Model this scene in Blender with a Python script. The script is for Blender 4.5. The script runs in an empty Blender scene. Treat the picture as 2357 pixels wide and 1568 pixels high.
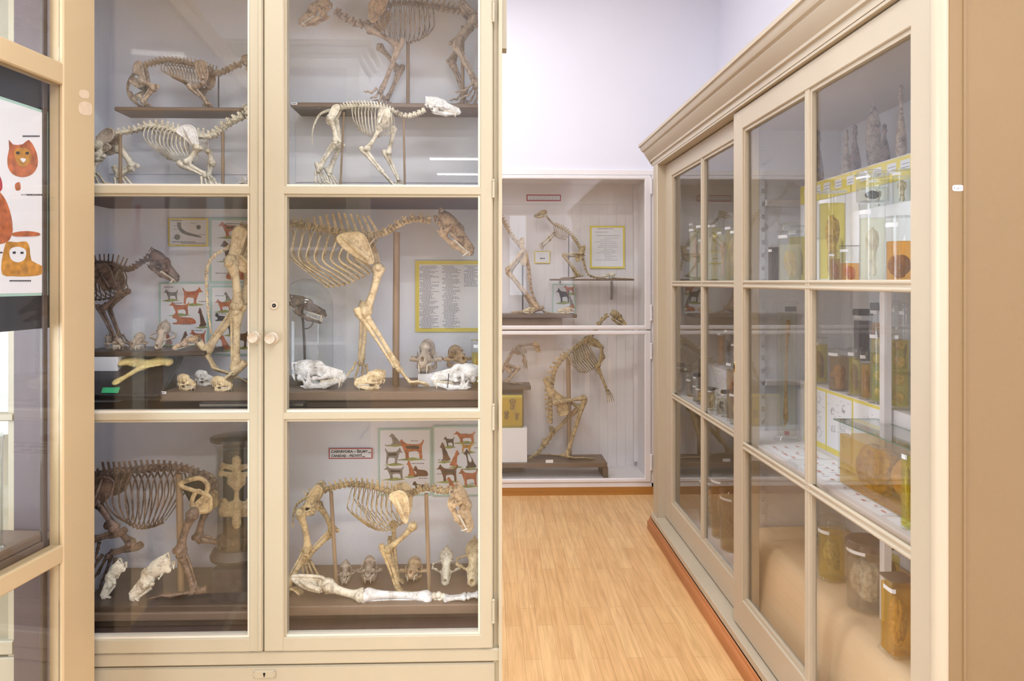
import bpy, math, random
import numpy as np
from mathutils import Vector, Matrix, noise as mnoise
R = math.radians
sc = bpy.context.scene
col = sc.collection

# ------------------------------------------------------------------ camera
FPX, CX, HY, ZC = 1700.0, 1178.5, 649.0, 1.5
TH = math.atan(50.0 / 1700.0)
cam_d = bpy.data.cameras.new('camera')
cam = bpy.data.objects.new('camera', cam_d)
col.objects.link(cam)
cam.location = (0, 0, ZC)
cam.rotation_euler = (R(90), 0, -TH)
cam_d.sensor_width = 36.0
cam_d.lens = FPX / 2357.0 * 36.0
cam_d.shift_y = -(784.0 - HY) / 2357.0
cam_d.clip_start = 0.05
sc.camera = cam

# ------------------------------------------------------------------ world, exposure
w = bpy.data.worlds.new('world')
sc.world = w
w.use_nodes = True
w.node_tree.nodes['Background'].inputs[0].default_value = (0.80, 0.86, 1.0, 1)
w.node_tree.nodes['Background'].inputs[1].default_value = 1.6
sc.view_settings.view_transform = 'Standard'
sc.view_settings.look = 'None'
sc.view_settings.gamma = 1
sc.view_settings.use_curve_mapping = False
sc.view_settings.exposure = -0.3
cy = sc.cycles
cy.transparent_max_bounces = 48
cy.max_bounces = 8
cy.diffuse_bounces = 5
cy.glossy_bounces = 4
cy.caustics_reflective = False
cy.caustics_refractive = False
cy.sample_clamp_indirect = 6
cy.use_denoising = True
cy.denoiser = 'OPENIMAGEDENOISE'


def area(name, loc, rot, sx, sy, power, colr):
    d = bpy.data.lights.new(name, 'AREA')
    d.shape = 'RECTANGLE'
    d.size, d.size_y = sx, sy
    d.energy = power
    d.color = colr
    o = bpy.data.objects.new(name, d)
    o.location = loc
    o.rotation_euler = rot
    col.objects.link(o)
    return o


# fluorescent ceiling lamps (x, y, length along x?)
RZ = 3.7
LAMPS = [(-0.44, -9.1, 0), (-0.44, -10.9, 0), (0.5, -3.6, 0), (0.45, -1.6, 0), (0.35, 0.3, 0), (-0.25, 2.4, 0), (-0.3, 4.1, 0), (-1.9, 3.4, 0)]
LPW = [30, 30, 120, 90, 52, 50, 36, 34]
for i, (lx, ly, _) in enumerate(LAMPS):
    area('fluorescent_light', (lx, ly, RZ - .085), (0, 0, 0), 1.2, 0.16, LPW[i] * 0.72, (0.985, 0.985, 1.0))
# daylight entering by the narrow window far behind the camera and the wide one on its left
area('window_daylight', (0.83, -11.85, 2.3), (R(90), 0, 0),   .5, 2.4, 9, (0.84, 0.90, 1.0))
area('window_daylight', (-2.85, -4.6, 1.9), (R(90), 0, R(-90)), 4.4, 2.4, 200, (0.84, 0.90, 1.0))
area('window_daylight', (-2.85, 0.2, 1.7), (R(90), 0, R(-90)), 2.4, 2.2, 230, (0.80, 0.88, 1.0))  # added side light from out of view, brightens the left cabinet compartments


# ------------------------------------------------------------------ pixel helpers (a pixel and a known depth give a point)
def ray(px, py):
    c = (px - CX) / FPX
    return Vector((math.sin(TH) + c * math.cos(TH), math.cos(TH) - c * math.sin(TH), -(py - HY) / FPX))


def at(px, py, Y):
    d = ray(px, py)
    k = Y / d.y
    return Vector((d.x * k, Y, ZC + d.z * k))


def atx(px, py, X):
    d = ray(px, py)
    k = X / d.x
    return Vector((X, d.y * k, ZC + d.z * k))


# ------------------------------------------------------------------ materials
def lin(c):
    return tuple(((v / 255.0) / 12.92 if v / 255.0 <= 0.04045 else ((v / 255.0 + 0.055) / 1.055) ** 2.4) for v in c[:3]) + (1.0,)


def new_mat(name):
    m = bpy.data.materials.new(name)
    m.use_nodes = True
    nt = m.node_tree
    return m, nt, nt.nodes['Principled BSDF']


def paint(name, c, rough=0.45, var=0.06, scale=6.0, bump=0.05, bscale=90.0, c2=None, spec=0.5, detail=6, metal=0.0, stretch=(1, 1, 1)):
    """painted / plain surface: colour with soft noise variation and a little bump"""
    m, nt, b = new_mat(name)
    N, L = nt.nodes, nt.links
    tc = N.new('ShaderNodeTexCoord')
    mp = N.new('ShaderNodeMapping')
    mp.inputs['Scale'].default_value = stretch
    L.new(tc.outputs['Object'], mp.inputs[0])
    nz = N.new('ShaderNodeTexNoise')
    nz.inputs['Scale'].default_value = scale
    nz.inputs['Detail'].default_value = detail
    L.new(mp.outputs[0], nz.inputs['Vector'])
    cr = N.new('ShaderNodeValToRGB')
    a = lin(c)
    e = lin(c2) if c2 else tuple(v * (1 - 2.2 * var) for v in a[:3]) + (1,)
    cr.color_ramp.elements[0].position = 0.32
    cr.color_ramp.elements[1].position = 0.68
    cr.color_ramp.elements[0].color = e
    cr.color_ramp.elements[1].color = a
    L.new(nz.outputs[0], cr.inputs[0])
    L.new(cr.outputs[0], b.inputs['Base Color'])
    b.inputs['Roughness'].default_value = rough
    b.inputs['Metallic'].default_value = metal
    b.inputs['Specular IOR Level'].default_value = spec
    if bump:
        n2 = N.new('ShaderNodeTexNoise')
        n2.inputs['Scale'].default_value = bscale
        n2.inputs['Detail'].default_value = 4
        L.new(mp.outputs[0], n2.inputs['Vector'])
        bp = N.new('ShaderNodeBump')
        bp.inputs['Strength'].default_value = bump
        bp.inputs['Distance'].default_value = 0.004
        L.new(n2.outputs[0], bp.inputs['Height'])
        L.new(bp.outputs[0], b.inputs['Normal'])
    return m


def bonemat(name, c, dark, amt=0.5, scale=38.0, rough=0.55):
    """bone: two tones of stain in patches and in fine grain"""
    m, nt, b = new_mat(name)
    N, L = nt.nodes, nt.links
    tc = N.new('ShaderNodeTexCoord')
    geo = N.new('ShaderNodeNewGeometry')
    nz = N.new('ShaderNodeTexNoise')
    nz.inputs['Scale'].default_value = scale
    nz.inputs['Detail'].default_value = 7
    nz.inputs['Roughness'].default_value = 0.62
    L.new(geo.outputs['Position'], nz.inputs['Vector'])
    cr = N.new('ShaderNodeValToRGB')
    nb = N.new('ShaderNodeTexNoise')
    nb.inputs['Scale'].default_value = scale * 4.5
    nb.inputs['Detail'].default_value = 4
    L.new(geo.outputs['Position'], nb.inputs['Vector'])
    mxn = N.new('ShaderNodeMath'); mxn.operation = 'MULTIPLY_ADD'
    mxn.inputs[1].default_value = 0.35
    L.new(nb.outputs[0], mxn.inputs[0])
    ms = N.new('ShaderNodeMath'); ms.operation = 'MULTIPLY'
    ms.inputs[1].default_value = 0.65
    L.new(nz.outputs[0], ms.inputs[0])
    L.new(ms.outputs[0], mxn.inputs[2])
    cr.color_ramp.elements[0].position = 0.5 - 0.20 * (1 - amt) - 0.06
    cr.color_ramp.elements[0].color = lin(dark)
    cr.color_ramp.elements[1].position = 0.53 + 0.04 * amt
    cr.color_ramp.elements[1].color = lin(c)
    L.new(mxn.outputs[0], cr.inputs[0])
    L.new(cr.outputs[0], b.inputs['Base Color'])
    b.inputs['Roughness'].default_value = rough
    bp = N.new('ShaderNodeBump')
    bp.inputs['Strength'].default_value = 0.35
    bp.inputs['Distance'].default_value = 0.002
    L.new(nz.outputs[0], bp.inputs['Height'])
    L.new(bp.outputs[0], b.inputs['Normal'])
    return m


def glassmat(name, tint=(1, 1, 1), f0=0.04, body=0.0, bcol=(1, 1, 1), rough=0.0, gain=1.0):
    """clear pane: transparent body with view-angle reflection; body > 0 makes it milky"""
    m = bpy.data.materials.new(name)
    m.use_nodes = True
    nt = m.node_tree
    N, L = nt.nodes, nt.links
    for n in list(N):
        N.remove(n)
    out = N.new('ShaderNodeOutputMaterial')
    geo = N.new('ShaderNodeNewGeometry')
    dot = N.new('ShaderNodeVectorMath')
    dot.operation = 'DOT_PRODUCT'
    L.new(geo.outputs['Normal'], dot.inputs[0])
    L.new(geo.outputs['Incoming'], dot.inputs[1])

    def mt(op, a, bb):
        n = N.new('ShaderNodeMath')
        n.operation = op
        for i, v in enumerate((a, bb)):
            if v is None:
                continue
            if isinstance(v, (int, float)):
                n.inputs[i].default_value = v
            else:
                L.new(v, n.inputs[i])
        return n.outputs[0]
    c = mt('ABSOLUTE', dot.outputs['Value'], None)
    q = mt('POWER', mt('SUBTRACT', 1.0, c), 5.0)
    fr = mt('ADD', mt('MULTIPLY', q, (1 - f0) * gain), f0 * gain)
    tr = N.new('ShaderNodeBsdfTransparent')
    tr.inputs[0].default_value = tuple(tint) + (1,)
    gl = N.new('ShaderNodeBsdfGlossy')
    gl.inputs['Roughness'].default_value = rough
    src = tr.outputs[0]
    if body > 0:
        df = N.new('ShaderNodeBsdfDiffuse')
        df.inputs[0].default_value = lin(bcol)
        mx = N.new('ShaderNodeMixShader')
        mx.inputs[0].default_value = body
        L.new(tr.outputs[0], mx.inputs[1])
        L.new(df.outputs[0], mx.inputs[2])
        src = mx.outputs[0]
    m2 = N.new('ShaderNodeMixShader')
    L.new(fr, m2.inputs[0])
    L.new(src, m2.inputs[1])
    L.new(gl.outputs[0], m2.inputs[2])
    L.new(m2.outputs[0], out.inputs[0])
    return m


M = {}
M['cream'] = paint('cream_paint', (182, 173, 148), 0.38, 0.035, 3.0, 0.10, 60, stretch=(1, 1, 0.35))
M['cream2'] = paint('warm_cream_paint', (192, 180, 158), 0.40, 0.03, 3.0, 0.08, 60, stretch=(1, 1, 0.35))
M['tan'] = paint('tan_paint', (142, 118, 82), 0.5, 0.03, 2.0, 0.06, 200)
M['post'] = paint('ochre_cream_paint', (204, 182, 142), 0.5, 0.03, 2.0, 0.06, 160)
M['putty'] = paint('pale_bead_paint', (222, 214, 196), 0.45, 0.03, 3.0, 0.08, 60)
M['white'] = paint('white_paint', (238, 234, 234), 0.45, 0.03, 3.0, 0.08, 60)
M['wall'] = paint('wall_plaster', (230, 231, 242), 0.85, 0.012, 1.5, 0.15, 40)
M['ceil'] = paint('ceiling_plaster', (240, 240, 244), 0.9, 0.01)
M['inwhite'] = paint('lining_paper', (238, 242, 250), 0.8, 0.015, 14, 0.35, 60)
M['greyin'] = paint('grey_lining', (186, 184, 188), 0.8, 0.03, 14, 0.2, 60)
M['paper'] = paint('white_paper', (240, 242, 246), 0.8, 0.01, 3, 0)
M['board'] = paint('stained_board', (122, 102, 84), 0.42, 0.12, 5, 0.15, 40, stretch=(0.15, 1, 1))
M['dboard'] = paint('dark_board', (82, 68, 56), 0.35, 0.12, 5, 0.15, 40, stretch=(0.15, 1, 1))
M['brown'] = paint('brown_wood', (92, 74, 72), 0.5, 0.14, 3, 0.15, 40, stretch=(1, 1, 0.1))
M['rod'] = paint('turned_wood_rod', (150, 126, 98), 0.5, 0.08, 10, 0.1, 60, stretch=(1, 1, 0.1))
M['wood'] = paint('orange_wood', (190, 122, 70), 0.35, 0.16, 4, 0.1, 60, stretch=(2, .2, 2))
M['skirt'] = paint('skirting_wood', (190, 132, 62), 0.35, 0.12, 4, 0.1, 60, stretch=(.2, 2, 2))
M['mintless'] = paint('old_sticker', (226, 206, 176), 0.7, 0.05, 60, 0)
M['black'] = paint('black_board', (30, 30, 38), 0.3, 0.05, 5, 0)
M['dark'] = paint('dark_hole', (14, 13, 13), 0.9, 0.0, 5, 0)
M['metal'] = paint('steel', (150, 146, 140), 0.3, 0.02, 5, 0, metal=1.0)
M['brass'] = paint('brass', (200, 170, 110), 0.3, 0.02, 5, 0, metal=1.0)
M['wire'] = paint('dark_wire', (70, 62, 58), 0.5, 0.02, 5, 0)
M['cloth'] = paint('beige_cloth', (226, 196, 156), 0.9, 0.04, 3, 0.2, 30)
M['mint'] = paint('mint_border', (176, 214, 200), 0.8, 0.02, 3, 0)
M['yellow'] = paint('yellow_card', (238, 222, 100), 0.8, 0.02, 3, 0)
M['green'] = paint('green_tape', (60, 190, 130), 0.7, 0.02, 3, 0)
M['red'] = paint('red_ink', (178, 44, 58), 0.8, 0.02, 3, 0)
M['ink'] = paint('black_ink', (52, 52, 60), 0.8, 0.0, 3, 0)
M['lightink'] = paint('grey_ink', (140, 140, 150), 0.8, 0.0, 3, 0)
M['orange'] = paint('orange_print', (214, 120, 70), 0.8, 0.25, 60, 0)
M['brownp'] = paint('brown_print', (120, 76, 52), 0.8, 0.25, 60, 0)
M['goldp'] = paint('golden_print', (226, 160, 60), 0.8, 0.25, 60, 0)
M['blackp'] = paint('black_print', (52, 48, 50), 0.8, 0.25, 60, 0)
M['greyp'] = paint('grey_print', (150, 146, 138), 0.8, 0.25, 60, 0)
M['grassp'] = paint('grass_print', (176, 190, 110), 0.8, 0.25, 60, 0)
M['teeth'] = paint('tooth_enamel', (236, 228, 210), 0.3, 0.02, 30, 0)
M['pane'] = glassmat('pane_glass', (0.99, 0.995, 0.993), 0.045)
M['jar'] = glassmat('jar_glass', (0.975, 0.985, 0.98), 0.045, body=0.012, bcol=(200, 215, 210))
M['glassedge'] = glassmat('glass_edge', (0.45, 0.70, 0.60), 0.05, body=0.3, bcol=(120, 170, 150))
M['lamp'] = None
M['b_pale'] = bonemat('bone_pale', (232, 226, 206), (140, 126, 98), 0.45)
M['b_white'] = bonemat('bone_bleached', (236, 236, 234), (160, 154, 138), 0.33)
M['b_cream'] = bonemat('bone_cream', (228, 208, 166), (150, 120, 80), 0.4)
M['b_tan'] = bonemat('bone_tan', (208, 180, 142), (116, 88, 62), 0.45)
M['b_amber'] = bonemat('bone_amber', (194, 172, 128), (98, 80, 54), 0.55)
M['b_brown'] = bonemat('bone_brown', (184, 164, 142), (104, 86, 74), 0.55)
M['b_grey'] = bonemat('bone_grey', (196, 182, 164), (106, 92, 82), 0.5)
M['b_dark'] = bonemat('bone_dark', (124, 102, 88), (46, 38, 38), 0.65)


def floor_mat():
    m, nt, b = new_mat('oak_strip_parquet')
    N, L = nt.nodes, nt.links
    tc = N.new('ShaderNodeTexCoord')
    mp = N.new('ShaderNodeMapping')
    mp.inputs['Rotation'].default_value = (0, 0, R(90))
    L.new(tc.outputs['Object'], mp.inputs[0])
    bk = N.new('ShaderNodeTexBrick')
    bk.offset = 0.37
    bk.inputs['Scale'].default_value = 1.0
    bk.inputs['Brick Width'].default_value = 0.46
    bk.inputs['Row Height'].default_value = 0.068
    bk.inputs['Mortar Size'].default_value = 0.0006
    bk.inputs['Mortar Smooth'].default_value = 0.3
    bk.inputs['Bias'].default_value = 0.0
    bk.inputs['Color1'].default_value = lin((236, 196, 140))
    bk.inputs['Color2'].default_value = lin((224, 178, 122))
    bk.inputs['Mortar'].default_value = lin((150, 104, 62))
    L.new(mp.outputs[0], bk.inputs['Vector'])
    m2 = N.new('ShaderNodeMapping')
    m2.inputs['Scale'].default_value = (26, 1.6, 1)
    L.new(tc.outputs['Object'], m2.inputs[0])
    nz = N.new('ShaderNodeTexNoise')
    nz.inputs['Scale'].default_value = 2.2
    nz.inputs['Detail'].default_value = 8
    nz.inputs['Distortion'].default_value = 0.6
    L.new(m2.outputs[0], nz.inputs['Vector'])
    cr = N.new('ShaderNodeValToRGB')
    cr.color_ramp.elements[0].position = 0.3
    cr.color_ramp.elements[0].color = (0.80, 0.74, 0.68, 1)
    cr.color_ramp.elements[1].position = 0.65
    cr.color_ramp.elements[1].color = (1.03, 1.03, 1.03, 1)
    L.new(nz.outputs[0], cr.inputs[0])
    mx = N.new('ShaderNodeMix')
    mx.data_type = 'RGBA'
    mx.blend_type = 'MULTIPLY'
    mx.inputs[0].default_value = 1.0
    L.new(bk.outputs[0], mx.inputs[6])
    L.new(cr.outputs[0], mx.inputs[7])
    L.new(mx.outputs[2], b.inputs['Base Color'])
    b.inputs['Roughness'].default_value = 0.36
    b.inputs['Specular IOR Level'].default_value = 0.4
    return m


M['floor'] = floor_mat()


def emis(name, c, s):
    m, nt, b = new_mat(name)
    b.inputs['Base Color'].default_value = (0.9, 0.9, 0.9, 1)
    b.inputs['Emission Color'].default_value = tuple(c) + (1,)
    b.inputs['Emission Strength'].default_value = s
    return m


M['lamp'] = emis('fluorescent_tube', (1.0, 0.98, 0.95), 9.0)


# ------------------------------------------------------------------ mesh building
class MB:
    def __init__(s):
        s.v, s.f, s.m = [], [], []
        s.ci = 0

    def add(s, vs, fs, mi=None):
        o = len(s.v)
        s.v.extend([tuple(q) for q in vs])
        s.f.extend([tuple(i + o for i in fc) for fc in fs])
        s.m.extend([s.ci if mi is None else mi] * len(fs))
        return s

    def box(s, a, b, mi=None, bev=0.0):
        x0, x1 = sorted((a[0], b[0]))
        y0, y1 = sorted((a[1], b[1]))
        z0, z1 = sorted((a[2], b[2]))
        if bev <= 0:
            vs = [(x0, y0, z0), (x1, y0, z0), (x1, y1, z0), (x0, y1, z0), (x0, y0, z1), (x1, y0, z1), (x1, y1, z1), (x0, y1, z1)]
            return s.add(vs, [(0, 3, 2, 1), (4, 5, 6, 7), (0, 1, 5, 4), (1, 2, 6, 5), (2, 3, 7, 6), (3, 0, 4, 7)], mi)
        e = min(bev, (x1 - x0) * .45, (y1 - y0) * .45, (z1 - z0) * .45)
        vs, idx = [], {}
        for ix, X in enumerate((x0, x1)):
            for iy, Yy in enumerate((y0, y1)):
                for iz, Z in enumerate((z0, z1)):
                    sx, sy, sz = (e if ix == 0 else -e), (e if iy == 0 else -e), (e if iz == 0 else -e)
                    for k, q in enumerate(((X, Yy + sy, Z + sz), (X + sx, Yy, Z + sz), (X + sx, Yy + sy, Z))):
                        idx[(ix, iy, iz, k)] = len(vs)
                        vs.append(q)
        fs = []
        g = idx.get
        for t in (0, 1):
            q = [g((t, 0, 0, 0)), g((t, 1, 0, 0)), g((t, 1, 1, 0)), g((t, 0, 1, 0))]
            fs.append(q if t else q[::-1])
            q = [g((0, t, 0, 1)), g((1, t, 0, 1)), g((1, t, 1, 1)), g((0, t, 1, 1))]
            fs.append(q[::-1] if t else q)
            q = [g((0, 0, t, 2)), g((1, 0, t, 2)), g((1, 1, t, 2)), g((0, 1, t, 2))]
            fs.append(q if t else q[::-1])
        for a1 in (0, 1):
            for b1 in (0, 1):
                q = [g((a1, b1, 0, 0)), g((a1, b1, 1, 0)), g((a1, b1, 1, 1)), g((a1, b1, 0, 1))]
                fs.append(q if (a1 ^ b1) else q[::-1])
                q = [g((a1, 0, b1, 0)), g((a1, 1, b1, 0)), g((a1, 1, b1, 2)), g((a1, 0, b1, 2))]
                fs.append(q[::-1] if (a1 ^ b1) else q)
                q = [g((0, a1, b1, 1)), g((1, a1, b1, 1)), g((1, a1, b1, 2)), g((0, a1, b1, 2))]
                fs.append(q if (a1 ^ b1) else q[::-1])
        for ix in (0, 1):
            for iy in (0, 1):
                for iz in (0, 1):
                    q = [g((ix, iy, iz, 0)), g((ix, iy, iz, 1)), g((ix, iy, iz, 2))]
                    fs.append(q if (ix + iy + iz) % 2 else q[::-1])
        return s.add(vs, fs, mi)

    def tube(s, pts, rad, n=8, mi=None, flat=1.0, up=None, caps=True):
        """swept tube; rad a number or list; flat squeezes it along the reference direction"""
        pts = [Vector(p) for p in pts]
        k = len(pts)
        if not isinstance(rad, (list, tuple)):
            rad = [rad] * k
        t0 = (pts[1] - pts[0]).normalized()
        u = Vector(up) if up else (Vector((0, 1, 0)) if abs(t0.y) < 0.9 else Vector((1, 0, 0)))
        vs = []
        for i, p in enumerate(pts):
            t = (pts[min(i + 1, k - 1)] - pts[max(i - 1, 0)])
            if t.length < 1e-9:
                t = t0
            t = t.normalized()
            u = u - t * u.dot(t)
            if u.length < 1e-6:
                u = Vector((1, 0, 0)) - t * t.x
            u.normalize()
            w_ = t.cross(u)
            for j in range(n):
                a = 2 * math.pi * j / n
                vs.append(p + u * (math.cos(a) * rad[i] * flat) + w_ * (math.sin(a) * rad[i]))
        fs = [(i * n + j, i * n + (j + 1) % n, (i + 1) * n + (j + 1) % n, (i + 1) * n + j) for i in range(k - 1) for j in range(n)]
        if caps:
            fs.append(tuple(range(n))[::-1])
            fs.append(tuple((k - 1) * n + j for j in range(n)))
        return s.add(vs, fs, mi)

    def ball(s, c, r, nu=8, nv=6, mi=None):
        if not isinstance(r, (list, tuple)):
            r = (r, r, r)
        vs = [(c[0], c[1], c[2] + r[2])]
        for i in range(1, nv):
            a = math.pi * i / nv
            for j in range(nu):
                b = 2 * math.pi * j / nu
                vs.append((c[0] + r[0] * math.sin(a) * math.cos(b), c[1] + r[1] * math.sin(a) * math.sin(b), c[2] + r[2] * math.cos(a)))
        vs.append((c[0], c[1], c[2] - r[2]))
        fs = [(0, 1 + j, 1 + (j + 1) % nu) for j in range(nu)]
        for i in range(nv - 2):
            for j in range(nu):
                fs.append((1 + i * nu + j, 1 + (i + 1) * nu + j, 1 + (i + 1) * nu + (j + 1) % nu, 1 + i * nu + (j + 1) % nu))
        e = len(vs) - 1
        fs += [(e, 1 + (nv - 2) * nu + (j + 1) % nu, 1 + (nv - 2) * nu + j) for j in range(nu)]
        return s.add(vs, fs, mi)

    def lathe(s, prof, c=(0, 0, 0), n=32, mi=None, axis='z', sq=0.0, sx=1.0, sy=1.0, rot=0.0):
        """prof = [(r, z), ...]; sq > 0 pulls the section towards a rounded square"""
        vs = []
        for (r, z) in prof:
            for j in range(n):
                a = 2 * math.pi * j / n
                ca, sa = math.cos(a), math.sin(a)
                k = 1.0
                if sq:
                    k = 1.0 / ((abs(ca) ** sq + abs(sa) ** sq) ** (1.0 / sq))
                x, y = r * ca * k * sx, r * sa * k * sy
                x, y = x * math.cos(rot) - y * math.sin(rot), x * math.sin(rot) + y * math.cos(rot)
                if axis == 'z':
                    vs.append((c[0] + x, c[1] + y, c[2] + z))
                elif axis == 'y':
                    vs.append((c[0] + x, c[1] + z, c[2] + y))
                else:
                    vs.append((c[0] + z, c[1] + x, c[2] + y))
        k = len(prof)
        fs = [(i * n + j, i * n + (j + 1) % n, (i + 1) * n + (j + 1) % n, (i + 1) * n + j) for i in range(k - 1) for j in range(n)]
        if axis != 'z':
            fs = [f[::-1] for f in fs] if axis == 'y' else fs
        if prof[0][0] > 1e-6:
            fs.append(tuple(range(n))[::-1])
        if prof[-1][0] > 1e-6:
            fs.append(tuple((k - 1) * n + j for j in range(n)))
        return s.add(vs, fs, mi)

    def prism(s, poly, d, mi=None):
        """poly: list of 3D points (planar), extruded by vector d"""
        n = len(poly)
        d = Vector(d)
        vs = [Vector(p) for p in poly] + [Vector(p) + d for p in poly]
        fs = [tuple(range(n))[::-1], tuple(range(n, 2 * n))] + [(i, (i + 1) % n, n + (i + 1) % n, n + i) for i in range(n)]
        return s.add(vs, fs, mi)

    def build(s, name, mats, parent=None, smooth=None, rel=True, loc=None):
        me = bpy.data.meshes.new(name)
        off = Vector((0, 0, 0))
        if rel and parent is not None:
            q = parent
            while q is not None:
                off += q.location
                q = q.parent
        if loc is not None:
            off = Vector(loc)
        vs = [(a - off.x, b - off.y, c - off.z) for a, b, c in s.v]
        me.from_pydata(vs, [], s.f)
        if not isinstance(mats, (list, tuple)):
            mats = [mats]
        for mm in mats:
            me.materials.append(M[mm] if isinstance(mm, str) else mm)
        if len(mats) > 1:
            me.polygons.foreach_set('material_index', s.m)
        me.validate()
        if smooth is not None:
            me.polygons.foreach_set('use_smooth', [True] * len(me.polygons))
            if smooth < 179:
                me.set_sharp_from_angle(angle=R(smooth))
        me.update()
        o = bpy.data.objects.new(name, me)
        col.objects.link(o)
        if parent is not None:
            o.parent = parent
        if loc is not None:
            o.location = loc
        return o


def tag(o, label=None, cat=None, group=None, kind=None):
    if label: o['label'] = label
    if cat: o['category'] = cat
    if group: o['group'] = group
    if kind: o['kind'] = kind
    return o


def thing(name, label, cat, loc=(0, 0, 0), group=None, rot=None):
    o = bpy.data.objects.new(name, None)
    o.empty_display_size = 0.05
    col.objects.link(o)
    o.location = loc
    if rot: o.rotation_euler = rot
    return tag(o, label, cat, group)


def struct(name, mb, mat, **k):
    o = mb.build(name, mat, **k)
    o['kind'] = 'structure'
    return o


def catmull(pts, n):
    """n samples through pts, even in arc length"""
    P = [Vector(p) for p in pts]
    if len(P) == 2:
        return [P[0].lerp(P[1], i / (n - 1)) for i in range(n)]
    Q = [P[0] * 2 - P[1]] + P + [P[-1] * 2 - P[-2]]
    fine = []
    for i in range(len(P) - 1):
        a, b, c, d = Q[i:i + 4]
        for k in range(12):
            t = k / 12.0
            fine.append(0.5 * ((2 * b) + (c - a) * t + (2 * a - 5 * b + 4 * c - d) * t * t + (3 * b - a - 3 * c + d) * t ** 3))
    fine.append(P[-1])
    L = [0]
    for i in range(1, len(fine)):
        L.append(L[-1] + (fine[i] - fine[i - 1]).length)
    out, j = [], 0
    for i in range(n):
        s_ = L[-1] * i / (n - 1)
        while j < len(L) - 2 and L[j + 1] < s_:
            j += 1
        t = (s_ - L[j]) / max(L[j + 1] - L[j], 1e-9)
        out.append(fine[j].lerp(fine[j + 1], min(max(t, 0), 1)))
    return out


# ================================================================== room
RX0, RX1, RY0, RY1 = -3.0, 1.62, -12.0, 5.2
struct('floor', MB().box((RX0 - .1, RY0 - .1, -.1), (RX1 + .1, RY1 + .6, 0)), 'floor')
struct('ceiling', MB().box((RX0 - .1, RY0 - .1, RZ), (RX1 + .1, RY1 + .6, RZ + .1)), 'ceil')
struct('wall_right', MB().box((RX1, RY0, 0), (RX1 + .1, RY1 + .6, RZ)), 'wall')
NZ0, NZ1, NX0, NX1 = 0.05, 2.285, -1.35, 1.17       # niche of the built-in case
mb = MB()
mb.box((RX0, RY1, NZ1), (RX1, RY1 + .1, RZ))
mb.box((NX1, RY1, 0), (RX1, RY1 + .1, NZ1))
mb.box((RX0, RY1, 0), (NX0, RY1 + .1, NZ1))
mb.box((NX0, RY1, 0), (NX1, RY1 + .1, NZ0))
struct('wall_back', mb, 'wall')
mb = MB()
mb.box((NX0, RY1 - .018, 0), (RX1, RY1 - .001, 0.058))
mb.box((NX0, RY1 - .026, 0), (RX1, RY1 - .001, 0.02))
struct('baseboard_back', mb, 'skirt')
# left wall with two windows out of view, the nearer one added for side light
WL = [(-6.8, -2.4, .7, 3.1), (-1.0, 1.4, .6, 2.8)]
mb = MB()
mb.box((RX0 - .1, RY0, 0), (RX0, RY1 + .6, .6))
mb.box((RX0 - .1, RY0, 3.1), (RX0, RY1 + .6, RZ))
mb.box((RX0 - .1, RY0, .6), (RX0, -6.8, 3.1))
mb.box((RX0 - .1, -6.8, .6), (RX0, -2.4, .7))
mb.box((RX0 - .1, -2.4, .6), (RX0, -1.0, 3.1))
mb.box((RX0 - .1, -1.0, 2.8), (RX0, 1.4, 3.1))
mb.box((RX0 - .1, 1.4, .6), (RX0, RY1 + .6, 3.1))
struct('wall_left', mb, 'wall')
mb = MB()
mb.box((RX0, RY0 - .1, 0), (RX1, RY0, 1.05))
mb.box((RX0, RY0 - .1, 3.55), (RX1, RY0, RZ))
mb.box((RX0, RY0 - .1, 1.05), (.55, RY0, 3.55))
mb.box((1.11, RY0 - .1, 1.05), (RX1, RY0, 3.55))
struct('wall_front', mb, 'wall')
wf = MB()
for x in (.55, 1.06):
    wf.box((x, RY0 - .08, 1.05), (x + .05, RY0 - .02, 3.55))
for z in (1.05, 2.3, 3.5):
    wf.box((.55, RY0 - .08, z), (1.11, RY0 - .02, z + .05))
struct('window_1', wf, 'white')
for n_, (ya, yb, za, zb) in enumerate(WL):
    wf = MB()
    k = 5 if n_ == 0 else 3
    for i in range(k):
        y = ya + (yb - ya - .06) * i / (k - 1)
        wf.box((RX0 - .08, y, za), (RX0 - .02, y + .06, zb))
    for z in (za, (za + zb) / 2 + .2, zb - .06):
        wf.box((RX0 - .08, ya, z), (RX0 - .02, yb, z + .06))
    struct('window_%d' % (n_ + 2), wf, 'white')

# tall cabinet behind the camera (it shows as a reflection in the glass)
bk = thing('display_cabinet', 'tall cream glazed cabinet behind the camera, seen only as a reflection', 'cabinet', (-1.9, -1.2, 0))
BX0, BX1, BYF = -2.95, -.82, -1.0
mb = MB()
mb.box((BX0, BYF - .42, 0), (BX1, BYF - .40, 2.9))
mb.box((BX1 - .03, BYF - .40, 0), (BX1, BYF, 2.9))
mb.box((BX0, BYF - .40, 0), (BX0 + .03, BYF, 2.9))
mb.box((BX0, BYF - .40, .5), (BX1, BYF, .53))
mb.box((BX0, BYF - .40, 2.87), (BX1, BYF, 2.9))
mb.build('carcass', 'cream', bk)
for z in (1.1, 1.7, 2.3):
    MB().box((BX0 + .04, BYF - .39, z), (BX1 - .04, BYF - .05, z + .02)).build('shelf', 'white', bk)
MB().box((BX0, BYF, 0), (BX1, BYF + .02, .6), bev=.004).build('drawer_front', 'cream', bk)
mb = MB()
for x in (BX0, -2.3, -2.22, -1.6, -1.52, BX1 - .08):
    mb.box((x, BYF, .6), (x + .08, BYF + .025, 2.9), bev=.004)
for z in (.6, 1.36, 2.1, 2.84):
    mb.box((BX0, BYF, z), (BX1, BYF + .024, z + .06), bev=.004)
fr = mb.build('door_frames', 'cream', bk, smooth=30)
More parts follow.
